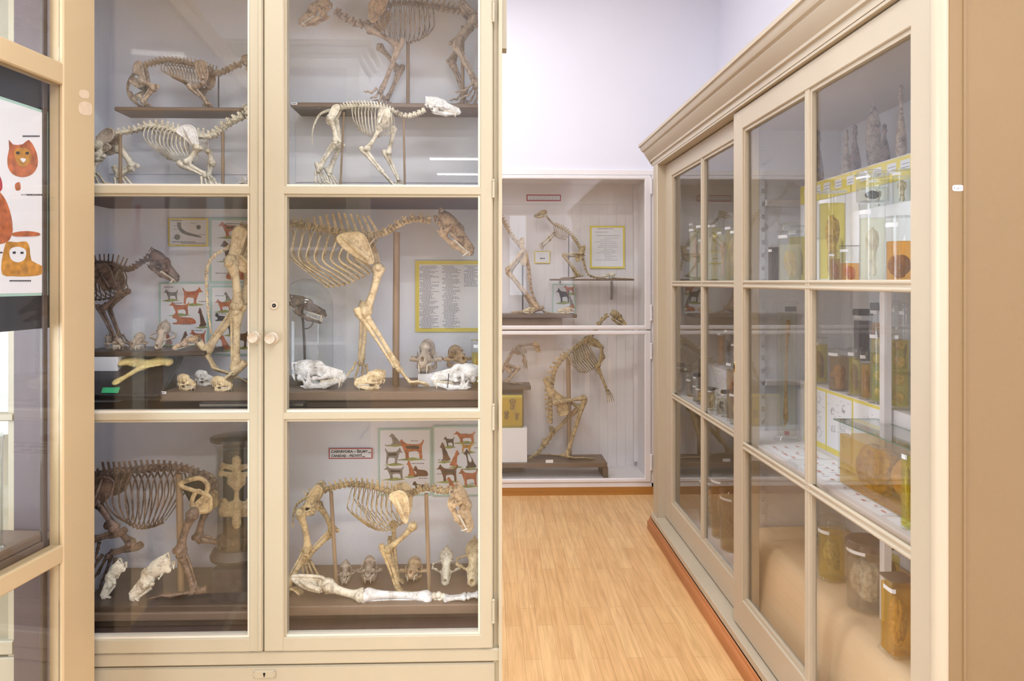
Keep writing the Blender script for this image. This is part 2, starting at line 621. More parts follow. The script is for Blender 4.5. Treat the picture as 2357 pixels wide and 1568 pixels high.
for x in (BX0 + .08, -2.14, -1.44):
    MB().box((x, BYF + .008, .62), (x + .57, BYF + .012, 2.86)).build('glass_pane', 'pane', fr)
mb = MB()
for d_, z0, z1 in ((.02, 2.9, 2.93), (.05, 2.93, 2.97), (.08, 2.97, 3.0)):
    mb.box((BX0, BYF - .42, z0), (BX1 + d_, BYF + d_, z1), bev=.006)
mb.build('cornice', 'cream', bk, smooth=30)

for i, (lx, ly, _) in enumerate(LAMPS):
    pos = ['second from the rear window', 'nearest the rear window', 'farther behind the camera', 'just behind the camera', 'above the camera',
           'above the left cabinet', 'in front of the white case', 'by the left wall'][i]
    t = thing('ceiling_lamp', 'long white fluorescent ceiling lamp, ' + pos, 'lamp', (lx, ly, RZ), 'fluorescent ceiling lamps')
    MB().box((lx - .64, ly - .1, RZ - .06), (lx + .64, ly + .1, RZ), bev=.008).build('housing', 'white', t)
    for s_ in (-1, 1):
        MB().tube([(lx - .6, ly + s_ * .05, RZ - .074), (lx + .6, ly + s_ * .05, RZ - .074)], .0065, 10).build('tube', 'lamp', t, smooth=60)


# ================================================================== left display cabinet
LY = 1.83      # door face
LYB = 2.20     # back panel face
LXR, LXL = 0.029, -1.145
cab = thing('display_cabinet', 'tall cream glazed display cabinet of skeletons standing left of the aisle', 'cabinet', (-.5, 2.05, 0))
mb = MB()
mb.box((LXR - .022, LY + .004, 0), (LXR, LYB + .02, 2.42), bev=.002)
mb.box((LXR - .008, LY - .012, .0), (LXR + .0, LY + .01, 2.42))
mb.build('side_panel', 'cream', cab, smooth=30)
MB().box((LXL, LY + .004, 0), (LXL + .022, LYB + .02, 2.42), bev=.002).build('side_panel', 'cream', cab, smooth=30)
MB().box((LXL + .02, LYB, .55), (LXR - .02, LYB + .018, 2.40)).build('back_panel', 'inwhite', cab)
# pale lining of the inner sides
MB().box((LXR - .028, LY + .02, .6), (LXR - .0225, LYB, 2.4)).build('side_lining', 'inwhite', cab)
MB().box((LXL + .0225, LY + .02, .6), (LXL + .028, LYB, 2.4)).build('side_lining', 'inwhite', cab)
mb = MB()                                       # face frame
mb.box((.018, LY - .004, .60), (LXR, LY + .02, 2.42), bev=.002)
mb.box((LXL, LY - .004, .60), (LXL + .05, LY + .02, 2.42), bev=.002)
mb.box((LXL, LY - .006, .562), (LXR, LY + .02, .594), bev=.003)
mb.box((LXL, LY - .004, 2.30), (LXR, LY + .02, 2.42), bev=.003)
mb.build('face_frame', 'cream', cab, smooth=30)
mb = MB()
for i, (d, z0, z1) in enumerate(((.012, 2.42, 2.44), (.03, 2.44, 2.47), (.055, 2.47, 2.50))):
    mb.box((LXL - d, LY - d, z0), (LXR + d, LYB + .02, z1), bev=.004)
mb.box((LXR, LY + .02, 2.085), (LXR + .012, LY + .06, 2.42))
mb.build('cornice', 'cream', cab, smooth=30)
for nm, z, th in (('shelf', 1.735, .02), ('shelf', 1.174, .022), ('bottom_board', .613, .02)):
    MB().box((LXL + .03, LY + .035, z - th), (LXR - .03, LYB, z), bev=.002).build(nm, 'brown', cab, smooth=30)
MB().box((LXL + .03, LY + .06, .02), (LXR - .03, LYB, .56)).build('drawer_case', 'cream', cab)
MB().box((LXL + .02, LY + .0, .04), (.014, LY + .06, .556), bev=.004).build('drawer_front', 'cream', cab, smooth=30)
dr = cab.children[-1]
k0, k1 = at(583, 1543, LY - .0), at(635, 1561, LY - .0)
mb = MB()
mb.box((k0.x, LY - .003, k1.z), (k1.x, LY + .001, k0.z), bev=.002)
kp = mb.build('keyhole_plate', 'cream', dr, smooth=30)
c = at(609, 1551, LY)
mb = MB()
mb.lathe([(.0028, 0), (.0028, .0008)], (c.x, LY - .0042, c.z + .001), 16, axis='y')
mb.box((c.x - .0012, LY - .0042, c.z - .006), (c.x + .0012, LY - .0034, c.z + .001))
mb.build('keyhole', 'dark', kp)
for sx in (-1, 1):
    for sz in (-1, 1):
        MB().ball((c.x + sx * .024, LY - .004, c.z + sz * .007), .0012).build('screw', 'metal', kp)


def left_door(x0, x1, g0, g1, knob_px, lock):
    """door from x0 to x1 with glass between g0 and g1; frame of moulded strips"""
    z0, z1 = .597, 2.295
    d = MB()
    f0, f1 = LY - .012, LY + .012
    d.box((x0, f0, z0), (g0, f1, z1), bev=.003)
    d.box((g1, f0, z0), (x1, f1, z1), bev=.003)
    rails = [(z0, .631), (1.163, 1.181), (1.714, 1.734), (2.262, z1)]
    for a, b_ in rails:
        d.box((g0 - .012, f0 + .001, a), (g1 + .012, f1 + .001, b_), bev=.002)
    door = d.build('door', 'cream', cab, smooth=30)
    # moulded inner bead, paler along the right and bottom of each pane
    for a, b_ in ((.631, 1.163), (1.181, 1.714), (1.734, 2.262)):
        t = .005
        for wh, segs in ((0, ((g0, a, g0 + t, b_), (g0 + t, b_ - t, g1 - t, b_))), (1, ((g1 - t, a, g1, b_), (g0 + t, a, g1 - t, a + t)))):
            q = MB()
            for (ax, az, bx, bz) in segs:
                q.box((ax, f0 + .006, az), (bx, f1 + .004, bz))
            q.build('glazing_bead', 'putty' if wh else 'cream', door)
        MB().box((g0 + .001, LY + .004, a + .001), (g1 - .001, LY + .007, b_ - .001)).build('glass_pane', 'pane', door)
    if knob_px:
        kx, ky = knob_px
        c = at(kx, ky, f0)
        q = MB()
        prof = [(.0155, 0), (.0155, -.003), (.011, -.005), (.008, -.009), (.010, -.014), (.0135, -.018), (.0135, -.022), (.0115, -.0245), (.0085, -.0235), (.007, -.022), (.0, -.022)]
        q.lathe([(r_, -z_ * -1) for r_, z_ in prof], (c.x, f0, c.z), 28, axis='y')
        q.build('knob', 'cream2', door, smooth=50)
    if lock:
        c = at(631.5, 703.5, f0)
        q = MB()
        q.lathe([(.0, -.003), (.009, -.003), (.0105, -.001), (.0105, .0)], (c.x, f0, c.z), 24, axis='y')
        lk = q.build('lock_escutcheon', 'cream2', door, smooth=50)
        q = MB()
        q.lathe([(.0, -.0036), (.0045, -.0036), (.005, -.003)], (c.x, f0, c.z), 20, axis='y')
        q.lathe([(.0, -.0046), (.0018, -.0044), (.0018, -.0035)], (c.x, f0, c.z), 12, axis='y', mi=1)
        q.build('lock_barrel', ['dark', 'metal'], lk)
    return door


XM = -.5535
rd = left_door(XM + .001, .0068, -.503, -.025, (627, 779), True)
ld = left_door(LXL + .05, XM - .001, -1.05, -.588, (588, 777), False)
MB().box((XM - .012, LY - .016, .6), (XM - .002, LY - .011, 2.292), bev=.002).build('meeting_strip', 'cream', ld, smooth=30)
for (y0, y1) in ((5, 45), (418, 450), (935, 985), (1385, 1430)):
    a, b_ = at(1136, y0, LY - .014), at(1136, y1, LY - .014)
    q = MB()
    q.tube([(a.x, LY - .014, a.z), (a.x, LY - .014, b_.z)], .0035, 10)
    for z in (a.z + .003, b_.z - .003):
        q.ball((a.x, LY - .014, z), .0042)
    q.build('hinge', 'cream', rd, smooth=40)
# papers lining the back of the compartments
def sheet(name, px0, py0, px1, py1, Y, mat, label, cat, th=.0015, group=None):
    a, b_ = at(px0, py0, Y), at(px1, py1, Y)
    o = MB().box((a.x, Y, b_.z), (b_.x, Y + th, a.z)).build(name, mat, loc=((a.x + b_.x) / 2, Y, b_.z))
    return tag(o, label, cat, group)


sheet('lining_sheet', 681, 246, 1112, 421, LYB - .003, 'paper', 'bright white paper sheet behind the small pale walking skeleton', 'paper')
sheet('lining_sheet', 196, 262, 590, 402, LYB - .003, 'paper', 'bright white paper sheet behind the pale crouching skeleton on the left', 'paper')

# ================================================================== neighbouring cabinet further left
nb = thing('display_cabinet', 'cream glazed cabinet seen through the glass of the left foreground case', 'cabinet', (-1.6, 2.05, 0))
NX = -1.149
mb = MB()
mb.box((NX - .022, LY, 0), (NX, LYB, 2.42))
mb.box((-2.2, LYB, 0), (NX, LYB + .02, 2.42))
mb.box((-2.2, LY, 0), (-2.178, LYB, 2.42))
mb.box((-2.18, LY + .02, .05), (NX - .02, LYB, .56))
mb.box((-2.2, LY - .02, 2.42), (NX - .055, LYB + .02, 2.5))
mb.box((-2.18, LY + .03, .59), (NX - .02, LYB, .613))
mb.box((-2.18, LY + .03, 1.152), (NX - .02, LYB, 1.174))
mb.box((-2.18, LY + .03, 1.715), (NX - .02, LYB, 1.735))
mb.build('carcass', 'cream', nb)
d = MB()
g1 = at(37, 945, LY).x
d.box((g1, LY - .008, .597), (NX, LY + .012, 2.42), bev=.003)
for a, b_ in ((.597, .631), (1.163, 1.181), (1.714, 1.734), (2.262, 2.295)):
    d.box((-2.15, LY - .01, a), (g1, LY + .012, b_), bev=.003)
d.box((-2.2, LY - .008, .04), (NX, LY + .02, .59), bev=.003)
dd = d.build('door', 'cream', nb, smooth=30)
MB().box((-2.15, LY + .003, .63), (g1, LY + .006, 2.26)).build('glass_pane', 'pane', dd)
for z in (.72, 1.3, 1.75, 2.2):
    MB().tube([(LXL + .034, LY - .008, z), (LXL + .034, LY - .008, z + .05)], .0035, 10).build('hinge', 'cream', dd, smooth=40)

# ================================================================== left foreground case
CA = R(5.7)
case = thing('glass_case', 'ochre-cream glazed case in the left foreground with a cat poster inside', 'cabinet', (-.942, 1.79, 0))
case.rotation_euler = (0, 0, -CA)
# local frame: x away from the glass (negative = into the case), y towards the camera negative


def cpost(y0, y1, z0, z1, x0=-.03, x1=0.0, mat='post', name='post', bev=.003, parent=None):
    return MB().box((x0, y0, z0), (x1, y1, z1), bev=bev).build(name, mat, parent or case, smooth=30, rel=False)


cpost(-.112, 0, 0, 2.42, -.035, 0)
cpost(-1.6, -1.5, 0, 2.42, -.035, 0)
cpost(-1.5, -.112, 0, .10, name='rail')
cpost(-1.5, -.112, 1.940, 1.989, name='rail')
cpost(-1.5, -.112, .873, .913, name='rail')
cpost(-1.5, -.112, 2.36, 2.42, name='rail')
MB().box((-.012, -1.5, .1), (-.008, -.112, .873)).build('glass_pane', 'pane', case, rel=False)
MB().box((-.012, -1.5, .913), (-.008, -.112, 1.94)).build('glass_pane', 'pane', case, rel=False)
MB().box((-.012, -1.5, 1.989), (-.008, -.112, 2.36)).build('glass_pane', 'pane', case, rel=False)
# dark wooden inner end board and frames
MB().box((-.165, -.05, .1), (-.036, -.03, 2.40)).build('inner_end_board', 'brown', case, rel=False)
MB().box((-.045, -.128, .1), (-.0355, -.1125, 2.36), bev=.002).build('inner_strip', 'dboard', case, rel=False)
mb = MB()
mb.box((-.40, -1.5, .905), (-.036, -.06, .925), bev=.003)
mb.box((-.052, -1.5, .925), (-.036, -.13, .945), bev=.004)
mb.build('shelf', 'board', case, rel=False)
MB().box((-.40, -1.5, .08), (-.036, -.06, .10)).build('bottom_board', 'brown', case, rel=False)
MB().box((-.44, -1.6, .05), (-.40, -1.5, 2.42), bev=.003).build('post', 'post', case, rel=False)
MB().box((-.42, -1.6, 2.42), (.0, -.03, 2.45), bev=.003).build('top_board', 'post', case, rel=False)
CM = Matrix.Translation((-.942, 1.79, 0)) @ Matrix.Rotation(-CA, 4, 'Z')
CI = CM.inverted()


def case_at(px, py, xl):
    """point on the case-local plane x = xl seen at a pixel, in the case's own frame"""
    o = CI @ Vector((0, 0, ZC))
    d = (CI.to_3x3() @ ray(px, py))
    k = (xl - o.x) / d.x
    return o + d * k


def flat_quad(name, c, x, mat, parent, th=.003):
    vs = [Vector((x, p.y, p.z)) for p in c]
    return MB().prism(vs, (-th, 0, 0)).build(name, mat, parent, rel=False)


pb = thing('poster_board', 'dark board holding the cat poster behind the left foreground glass', 'board', case.location)
pb.rotation_euler = case.rotation_euler
tl, tr, br, bl = case_at(-320, 60, -.04), case_at(150, 196, -.04), case_at(143, 752, -.04), case_at(-320, 775, -.04)
zt, zb = 1.93, 1.43
zt = tr.z; zb = br.z
MB().prism([(-.041, tr.y, zt), (-.041, tl.y, zt), (-.041, tl.y, zb), (-.041, tr.y, zb)], (-.012, 0, 0)).build('backing_board', 'black', pb, rel=False)
pr = case_at(110, 258, -.04)
zt2, zb2, yr = pr.z, case_at(113, 680, -.04).z, pr.y
yl = case_at(-250, 200, -.04).y
MB().prism([(-.0405, yr, zt2), (-.0405, yl, zt2), (-.0405, yl, zb2), (-.0405, yr, zb2)], (.0015, 0, 0)).build('poster_border', 'mint', pb, rel=False)
MB().prism([(-.0388, yr - .006, zt2 - .006), (-.0388, yl, zt2 - .006), (-.0388, yl, zb2 + .006), (-.0388, yr - .006, zb2 + .006)], (.0006, 0, 0)).build('poster_sheet', 'paper', pb, rel=False)


def blob(pts, n=28):
    """closed smooth outline through 2D points"""
    P = [Vector((p[0], p[1], 0)) for p in pts]
    k = len(P)
    out = []
    for i in range(k):
        a, b_, c, d = P[(i - 1) % k], P[i], P[(i + 1) % k], P[(i + 2) % k]
        for j in range(max(2, n // k)):
            t = j / max(2, n // k)
            q = 0.5 * ((2 * b_) + (c - a) * t + (2 * a - 5 * b_ + 4 * c - d) * t * t + (3 * b_ - a - 3 * c + d) * t ** 3)
            out.append((q.x, q.y))
    return out


mbc = MB()


def blob3(P):
    o_ = blob([(p.y, p.z) for p in P], 16)
    return [Vector((0, a, b)) for a, b in o_]



def cat_shape(pxpts, mi, off):
    vs = []
    for p in blob(pxpts):
        q = case_at(p[0], p[1], -.038)
        vs.append((-.038 + off, q.y, q.z))
    mbc.prism(vs, (.0004, 0, 0), mi)


cat_shape([(20, 322), (30, 333), (52, 332), (66, 322), (80, 342), (86, 362), (86, 382), (76, 399), (60, 407), (44, 407), (28, 400), (18, 384), (17, 362), (21, 342)], 0, .0002)
cat_shape([(33, 345), (52, 340), (68, 348), (70, 370), (52, 385), (36, 372)], 1, .0008)
cat_shape([(36, 350), (42, 349), (43, 354), (37, 355)], 2, .0014)
cat_shape([(58, 350), (64, 350), (64, 355), (58, 355)], 2, .0014)
cat_shape([(45, 366), (52, 364), (58, 367), (52, 374)], 3, .0014)
cat_shape([(12, 562), (20, 556), (38, 558), (60, 556), (68, 572), (72, 600), (96, 612), (98, 630), (70, 636), (30, 636), (5, 632), (4, 600)], 1, .0002)
cat_shape([(22, 575), (40, 568), (58, 576), (56, 596), (40, 604), (24, 596)], 3, .0008)
cat_shape([(28, 580), (34, 579), (34, 584), (28, 584)], 2, .0014)
cat_shape([(46, 580), (52, 580), (52, 584), (46, 584)], 2, .0014)
cat_shape([(33, 425), (46, 418), (56, 440), (70, 470), (86, 500), (88, 540), (66, 545), (34, 540), (24, 500), (22, 450)], 3, .0002)
cat_shape([(-20, 440), (6, 450), (24, 492), (28, 536), (10, 560), (-30, 548)], 0, .0002)
cat_shape([(34, 424), (44, 420), (46, 436), (36, 438)], 0, .0008)
cat_shape([(-30, 400), (-2, 404), (4, 436), (-20, 446)], 4, .0002)
cat_shape([(30, 536), (60, 532), (88, 536), (86, 543), (34, 544)], 0, .0008)
for (x0, y0, x1) in ((52, 312, 92), (48, 447, 98), (22, 645, 72), (-20, 580, 6)):
    for k in range(13):
        a = x0 + (x1 - x0) * k / 13
        cat_shape([(a, y0), (a + (x1 - x0) * .045, y0), (a + (x1 - x0) * .045, y0 + 3), (a, y0 + 3)], 2, .0002)
mbc.build('printed_cats', ['orange', 'goldp', 'ink', 'paper', 'red'], pb, rel=False)

for (y0_, y1_, dx) in ((207, 226, 0), (236, 264, 6)):
    pts = [case_at(px, py, 0.0) for px, py in ((184 + dx * .0, y0_), (203 + dx, y0_ + 3), (203 + dx, y1_), (184, y1_ - 3))]
    MB().prism([(0.0002, p.y, p.z) for p in blob3(pts)], (.0003, 0, 0)).build('sticker', 'mintless', case, rel=False)


# ================================================================== distance-field sculpting (numpy)
class SDF:
    def __init__(s, lo, hi, res):
        s.lo, s.res = np.array(lo, float), res
        n = [int(math.ceil((hi[i] - lo[i]) / res)) + 1 for i in range(3)]
        ax = [lo[i] + np.arange(n[i]) * res for i in range(3)]
        s.X, s.Y, s.Z = np.meshgrid(*ax, indexing='ij')
        s.d = np.full(s.X.shape, 1e3)

    def _ell(s, c, r):
        x, y, z = (s.X - c[0]) / r[0], (s.Y - c[1]) / r[1], (s.Z - c[2]) / r[2]
        k0 = np.sqrt(x * x + y * y + z * z) + 1e-9
        k1 = np.sqrt((x / r[0]) ** 2 + (y / r[1]) ** 2 + (z / r[2]) ** 2) + 1e-9
        return k0 * (k0 - 1) / k1

    def _cap(s, a, b, ra, rb, sy=1.0, sz=1.0):
        A = np.array([a[0], a[1] / sy, a[2] / sz]); B = np.array([b[0], b[1] / sy, b[2] / sz])
        px, py, pz = s.X - A[0], s.Y / sy - A[1], s.Z / sz - A[2]
        ba = B - A
        h = np.clip((px * ba[0] + py * ba[1] + pz * ba[2]) / max(ba.dot(ba), 1e-9), 0, 1)
        q = np.sqrt((px - h * ba[0]) ** 2 + (py - h * ba[1]) ** 2 + (pz - h * ba[2]) ** 2)
        return (q - (ra + (rb - ra) * h)) * min(sy, sz, 1)

    def uni(s, d, k=0.02):
        h = np.clip(0.5 + 0.5 * (s.d - d) / k, 0, 1)
        s.d = np.where(s.d > 500, d, s.d * (1 - h) + d * h - k * h * (1 - h))
        return s

    def sub(s, d, k=0.01):
        h = np.clip(0.5 - 0.5 * (s.d + d) / k, 0, 1)
        s.d = s.d * (1 - h) - d * h + k * h * (1 - h)
        return s

    def ell(s, c, r, k=.02): return s.uni(s._ell(c, r), k)
    def cap(s, a, b, ra, rb, k=.02, sy=1., sz=1.): return s.uni(s._cap(a, b, ra, rb, sy, sz), k)
    def cutell(s, c, r, k=.01): return s.sub(s._ell(c, r), k)
    def cutcap(s, a, b, ra, rb, k=.01): return s.sub(s._cap(a, b, ra, rb), k)

    def mesh(s):
        """naive surface nets"""
        d = s.d
        c = [d[i:i - 1 or None, j:j - 1 or None, k:k - 1 or None] for i in (0, 1) for j in (0, 1) for k in (0, 1)]
        inside = np.stack([q < 0 for q in c])
        cnt = inside.sum(0)
        act = (cnt > 0) & (cnt < 8)
        idx = -np.ones(act.shape, int)
        ii = np.argwhere(act)
        idx[act] = np.arange(len(ii))
        corners = [(i, j, k) for i in (0, 1) for j in (0, 1) for k in (0, 1)]
        vals = np.stack([q[act] for q in c], 1)
        acc = np.zeros((len(ii), 3)); num = np.zeros(len(ii))
        for a in range(8):
            for b in range(a + 1, 8):
                A, B = corners[a], corners[b]
                if sum(abs(A[t] - B[t]) for t in range(3)) != 1:
                    continue
                va, vb = vals[:, a], vals[:, b]
                m = (va < 0) != (vb < 0)
                t = np.where(m, va / np.where(np.abs(va - vb) < 1e-12, 1, va - vb), 0)
                p = np.array(A)[None] + t[:, None] * (np.array(B) - np.array(A))[None]
                acc += np.where(m[:, None], p, 0)
                num += m
        V = s.lo + (ii + acc / num[:, None]) * s.res
        F = []
        S = d < 0
        for ax in range(3):
            o1, o2 = [(1, 2), (2, 0), (0, 1)][ax]
            sl0 = [slice(1, -1)] * 3; sl1 = [slice(1, -1)] * 3
            sl0[ax] = slice(0, -1); sl1[ax] = slice(1, None)
            a, b = S[tuple(sl0)], S[tuple(sl1)]
            e = np.argwhere(a != b)
            if not len(e):
                continue
            flip = a[a != b]
            base = e.copy()
            for t in range(3):
                if t != ax:
                    base[:, t] += 1
            q = []
            for (u, v) in ((0, 0), (-1, 0), (-1, -1), (0, -1)):
                w_ = base.copy(); w_[:, o1] += u; w_[:, o2] += v
                q.append(idx[w_[:, 0], w_[:, 1], w_[:, 2]])
            q = np.stack(q, 1)
            q = np.where(flip[:, None], q, q[:, ::-1])
            F.append(q)
        F = np.concatenate(F)
        F = F[(F >= 0).all(1)]
        return V, F


def sdf_mesh(name, s, mat=None):
    V, F = s.mesh()
    me = bpy.data.meshes.new(name)
    me.from_pydata(V.tolist(), [], F.tolist())
    me.polygons.foreach_set('use_smooth', [True] * len(me.polygons))
    me.update()
    if mat:
        me.materials.append(M[mat])
    return me


# ------------------------------------------------------------------ skulls: x runs from occiput (0) to nose (1), z up
def cranium_mesh(kind):
    """kind: long (dog, kangaroo), broad (big cat, bear), small (marten-like, no crest)"""
    s = SDF((-.07, -.38, -.12), (1.07, .38, .40), .0105)
    if kind == 'long':
        cr, cz, sn, zw, crest, sh = (.215, .125, .125), .145, .066, .26, .275, .092
    elif kind == 'broad':
        cr, cz, sn, zw, crest, sh = (.26, .165, .15), .16, .092, .335, .315, .125
    else:
        cr, cz, sn, zw, crest, sh = (.28, .155, .14), .15, .072, .235, None, .092
    s.ell((.25, 0, cz), cr, .02)
    s.ell((.46, 0, cz + .055), (.12, .095 if kind != 'broad' else .12, .07), .05)
    s.cap((.52, 0, .105), (.93, 0, .046), sh, sn, .04, sy=.84)
    s.cap((.52, 0, .165), (.94, 0, .095), .045, .03, .04)
    s.ell((.90, 0, .03), (.085, sn * 1.0, .045), .03)
    for q in (-1, 1):
        s.cap((.27, q * (cr[1] + .01), .05), (.34, q * zw * .96, .045), .018, .020, .02)
        s.cap((.34, q * zw * .96, .045), (.48, q * zw * .97, .040), .020, .024, .015, sy=.7)
        s.cap((.48, q * zw * .97, .040), (.60, q * .125, .055), .026, .040, .02, sy=.8)
        s.cap((.58, q * .10, .06), (.66, q * .09, .07), .045, .04, .03)
        s.cap((.46, q * .07, cz + .065), (.455, q * .155, cz + .045), .026, .010, .02)      # postorbital process
        s.cap((.475, q * zw * .93, .05), (.465, q * zw * .90, .085), .016, .008, .012)
        s.ell((.17, q * .075, .03), (.06, .042, .045), .015)                                # bulla
        s.cap((.04, q * .06, .05), (.08, q * .10, .0), .022, .012, .02)
        s.cutell((.545, q * .142, .115), (.080, .092, .078), .010)                          # orbit
        s.cutell((.395, q * .190, .105), (.10, .088, .125), .012)                             # temporal fossa
        s.cutell((.72, q * .085, .075), (.018, .018, .012), .006)
        s.cutell((.215, q * .145, .065), (.018, .03, .018), .006)
    if crest:
        s.cap((-.01, 0, crest - .05), (.33, 0, crest - .012), .012, .007, .04)
        s.cap((-.01, 0, crest - .06), (.03, .09, .14), .014, .014, .02)
        s.cap((-.01, 0, crest - .06), (.03, -.09, .14), .014, .014, .02)
    s.ell((.02, 0, .06), (.035, .055, .035), .02)
    s.cutell((-.02, 0, .085), (.05, .034, .030), .008)
    s.cutcap((1.0, 0, .10), (.88, 0, .078), .046, .024, .010)                                # nasal opening
    s.cutell((.66, 0, -.07), (.26, .062, .085), .015)                                        # palate
    s.cutell((.32, 0, -.09), (.20, .045, .10), .015)
    return sdf_mesh('skull_' + kind, s)


def mandible_mesh(kind):
    s = SDF((.12, -.32, -.24), (1.02, .32, .20), .0105)
    zw = {'long': .15, 'broad': .19, 'small': .14}[kind]
    for q in (-1, 1):
        s.cap((.245, q * zw, .015), (.31, q * zw, -.075), .018, .026, .02)
        s.cap((.29, q * zw, -.085), (.62, q * .10, -.085), .030, .042, .02, sy=.55)
        s.cap((.62, q * .10, -.085), (.92, q * .026, -.032), .042, .030, .03, sy=.7)
        s.cap((.32, q * zw, -.07), (.35, q * (zw + .005), .125), .028, .014, .02, sy=.6)
        s.cap((.38, q * zw, -.07), (.365, q * (zw + .005), .115), .030, .014, .03, sy=.6)
        s.cap((.245, q * (zw - .03), .018), (.245, q * (zw + .04), .018), .017, .017, .01)
        s.cap((.29, q * zw, -.09), (.20, q * zw, -.075), .020, .009, .02)
        s.cutell((.36, q * (zw + .035), .0), (.045, .022, .06), .008)
    return sdf_mesh('mandible_' + kind, s)


def tooth(mb, c, r, h, dirz=-1, lean=(0, 0)):
    mb.tube([(c[0], c[1], c[2]), (c[0] + lean[0] * .4, c[1] + lean[1] * .4, c[2] + dirz * h * .5), (c[0] + lean[0], c[1] + lean[1], c[2] + dirz * h)], [r, r * .85, r * .12], 6)


def teeth_mesh(kind, lower):
    mb = MB()
    sn = {'long': .068, 'broad': .095, 'small': .075}[kind]
    for q in (-1, 1):
        if not lower:
            for i in range(7):
                t = i / 6
                x = .58 + .27 * t
                y = q * (.115 + (sn * .86 - .115) * t)
                for dx in (-.010, .012):
                    tooth(mb, (x + dx, y, .008), .0125, .046 - .012 * t)
            tooth(mb, (.895, q * sn * .82, .015),   .021, .13, -1, (-.025, 0))
            for i in range(3):
                tooth(mb, (.955 - .006 * i, q * (.012 + .02 * i), .012), .0105, .045)
        else:
            for i in range(7):
                t = i / 6
                x = .56 + .27 * t
                y = q * (.102 + (.045 - .102) * t)
                for dx in (-.010, .012):
                    tooth(mb, (x + dx, y, -.052 + .02 * t), .0115, .040, 1)
            tooth(mb, (.915, q * .045, -.012), .016, .08, 1, (.012, q * .012))
            for i in range(2):
                tooth(mb, (.948, q * (.01 + .016 * i), -.010), .009, .035, 1)
    me = mb.build('teeth_' + kind, 'teeth', smooth=60)
    d = me.data
    bpy.data.objects.remove(me)
    return d


SK = {}
for kd in ('long', 'broad', 'small'):
    SK[kd] = (cranium_mesh(kd), mandible_mesh(kd), teeth_mesh(kd, False), teeth_mesh(kd, True))
SKM = {}


def skull(kind, mat, p_occ, p_nose, parent=None, scale=(1, 1), gape=0.0, roll=0.0, name='skull', mandible=True, length=None, mat3=None):
    """place a skull from occiput to nose (world points); copies share mesh data.
    scale = (width, height) relative to the length; gape in degrees"""
    key = (kind, mat)
    if key not in SKM:
        a = []
        for i, me in enumerate(SK[kind]):
            if i < 2:
                c = me.copy()
                c.materials.clear()
                c.materials.append(M[mat])
                a.append(c)
            else:
                a.append(me)
        SKM[key] = a
    cm, mm, tu, tl_ = SKM[key]
    if mat3 is None:
        a, b = Vector(p_occ), Vector(p_nose)
        L_ = (b - a).length
        x = (b - a).normalized()
        up = Vector((0, 0, 1)) if abs(x.z) < .97 else Vector((-1, 0, 0))
        y = up.cross(x).normalized()
        z = x.cross(y)
        rot = Matrix((x, y, z)).transposed() @ Matrix.Rotation(R(roll), 3, 'X')
        loc = a
    else:
        rot, loc, L_ = mat3, Vector(p_occ), length
    o = bpy.data.objects.new(name, cm)
    col.objects.link(o)
    mw = Matrix.Translation(loc) @ rot.to_4x4() @ Matrix.Diagonal((L_, L_ * scale[0], L_ * scale[1] * 1.15, 1))
    if parent is not None:
        off = Vector((0, 0, 0)); q = parent
        while q is not None:
            off += q.location; q = q.parent
        mw = Matrix.Translation(-off) @ mw
        o.parent = parent
    o.matrix_local = mw
    t = bpy.data.objects.new('upper_teeth', tu); col.objects.link(t); t.parent = o
    if mandible:
        m_ = bpy.data.objects.new('mandible', mm); col.objects.link(m_); m_.parent = o
        t2 = bpy.data.objects.new('lower_teeth', tl_); col.objects.link(t2)
        if parent is None:
            t2.parent = m_
        else:
            t2.parent = o
        g = Matrix.Translation((.235, 0, .02)) @ Matrix.Rotation(R(gape), 4, 'Y') @ Matrix.Translation((-.235, 0, -.02))
        m_.matrix_local = g
        if parent is not None:
            t2.matrix_local = g
    return o


# ------------------------------------------------------------------ long bones, vertebrae, ribs, paws
def longbone(mb, a, b, r, bend=0.0, flat=.8, heads=1.0, bdir=None):
    a, b = Vector(a), Vector(b)
    ax = (b - a)
    L_ = ax.length
    if L_ < 1e-6:
        return
    ax.normalize()
    bd = Vector(bdir) if bdir else ax.cross(Vector((0, 1, 0)))
    if bd.length > 1e-6:
        bd.normalize()
    h = 1.0 + .75 * heads
    ts = [0, .02, .05, .10, .17, .28, .42, .58, .72, .83, .90, .95, .98, 1.0]
    rs = [.55 * h, .86 * h, h, .94 * h, .72 * h, 1.02, .92, .90, .98, .70 * h, .90 * h, .98 * h, .86 * h, .55 * h]
    rs = [max(q, .9) if 3 < i < 10 else q for i, q in enumerate(rs)]
    pts = [a + ax * (L_ * t) + bd * (bend * L_ * math.sin(math.pi * t)) for t in ts]
    mb.tube(pts, [r * q for q in rs], 10, flat=flat)
    side = Vector((0, 1, 0))
    for p, k in ((a, 1), (b, -1)):
        for q in (-1, 1):
            mb.ball(p + ax * (k * r * .6) + side * (q * r * .75 * heads) , (r * .95 * heads + r * .2,) * 3, 8, 6)


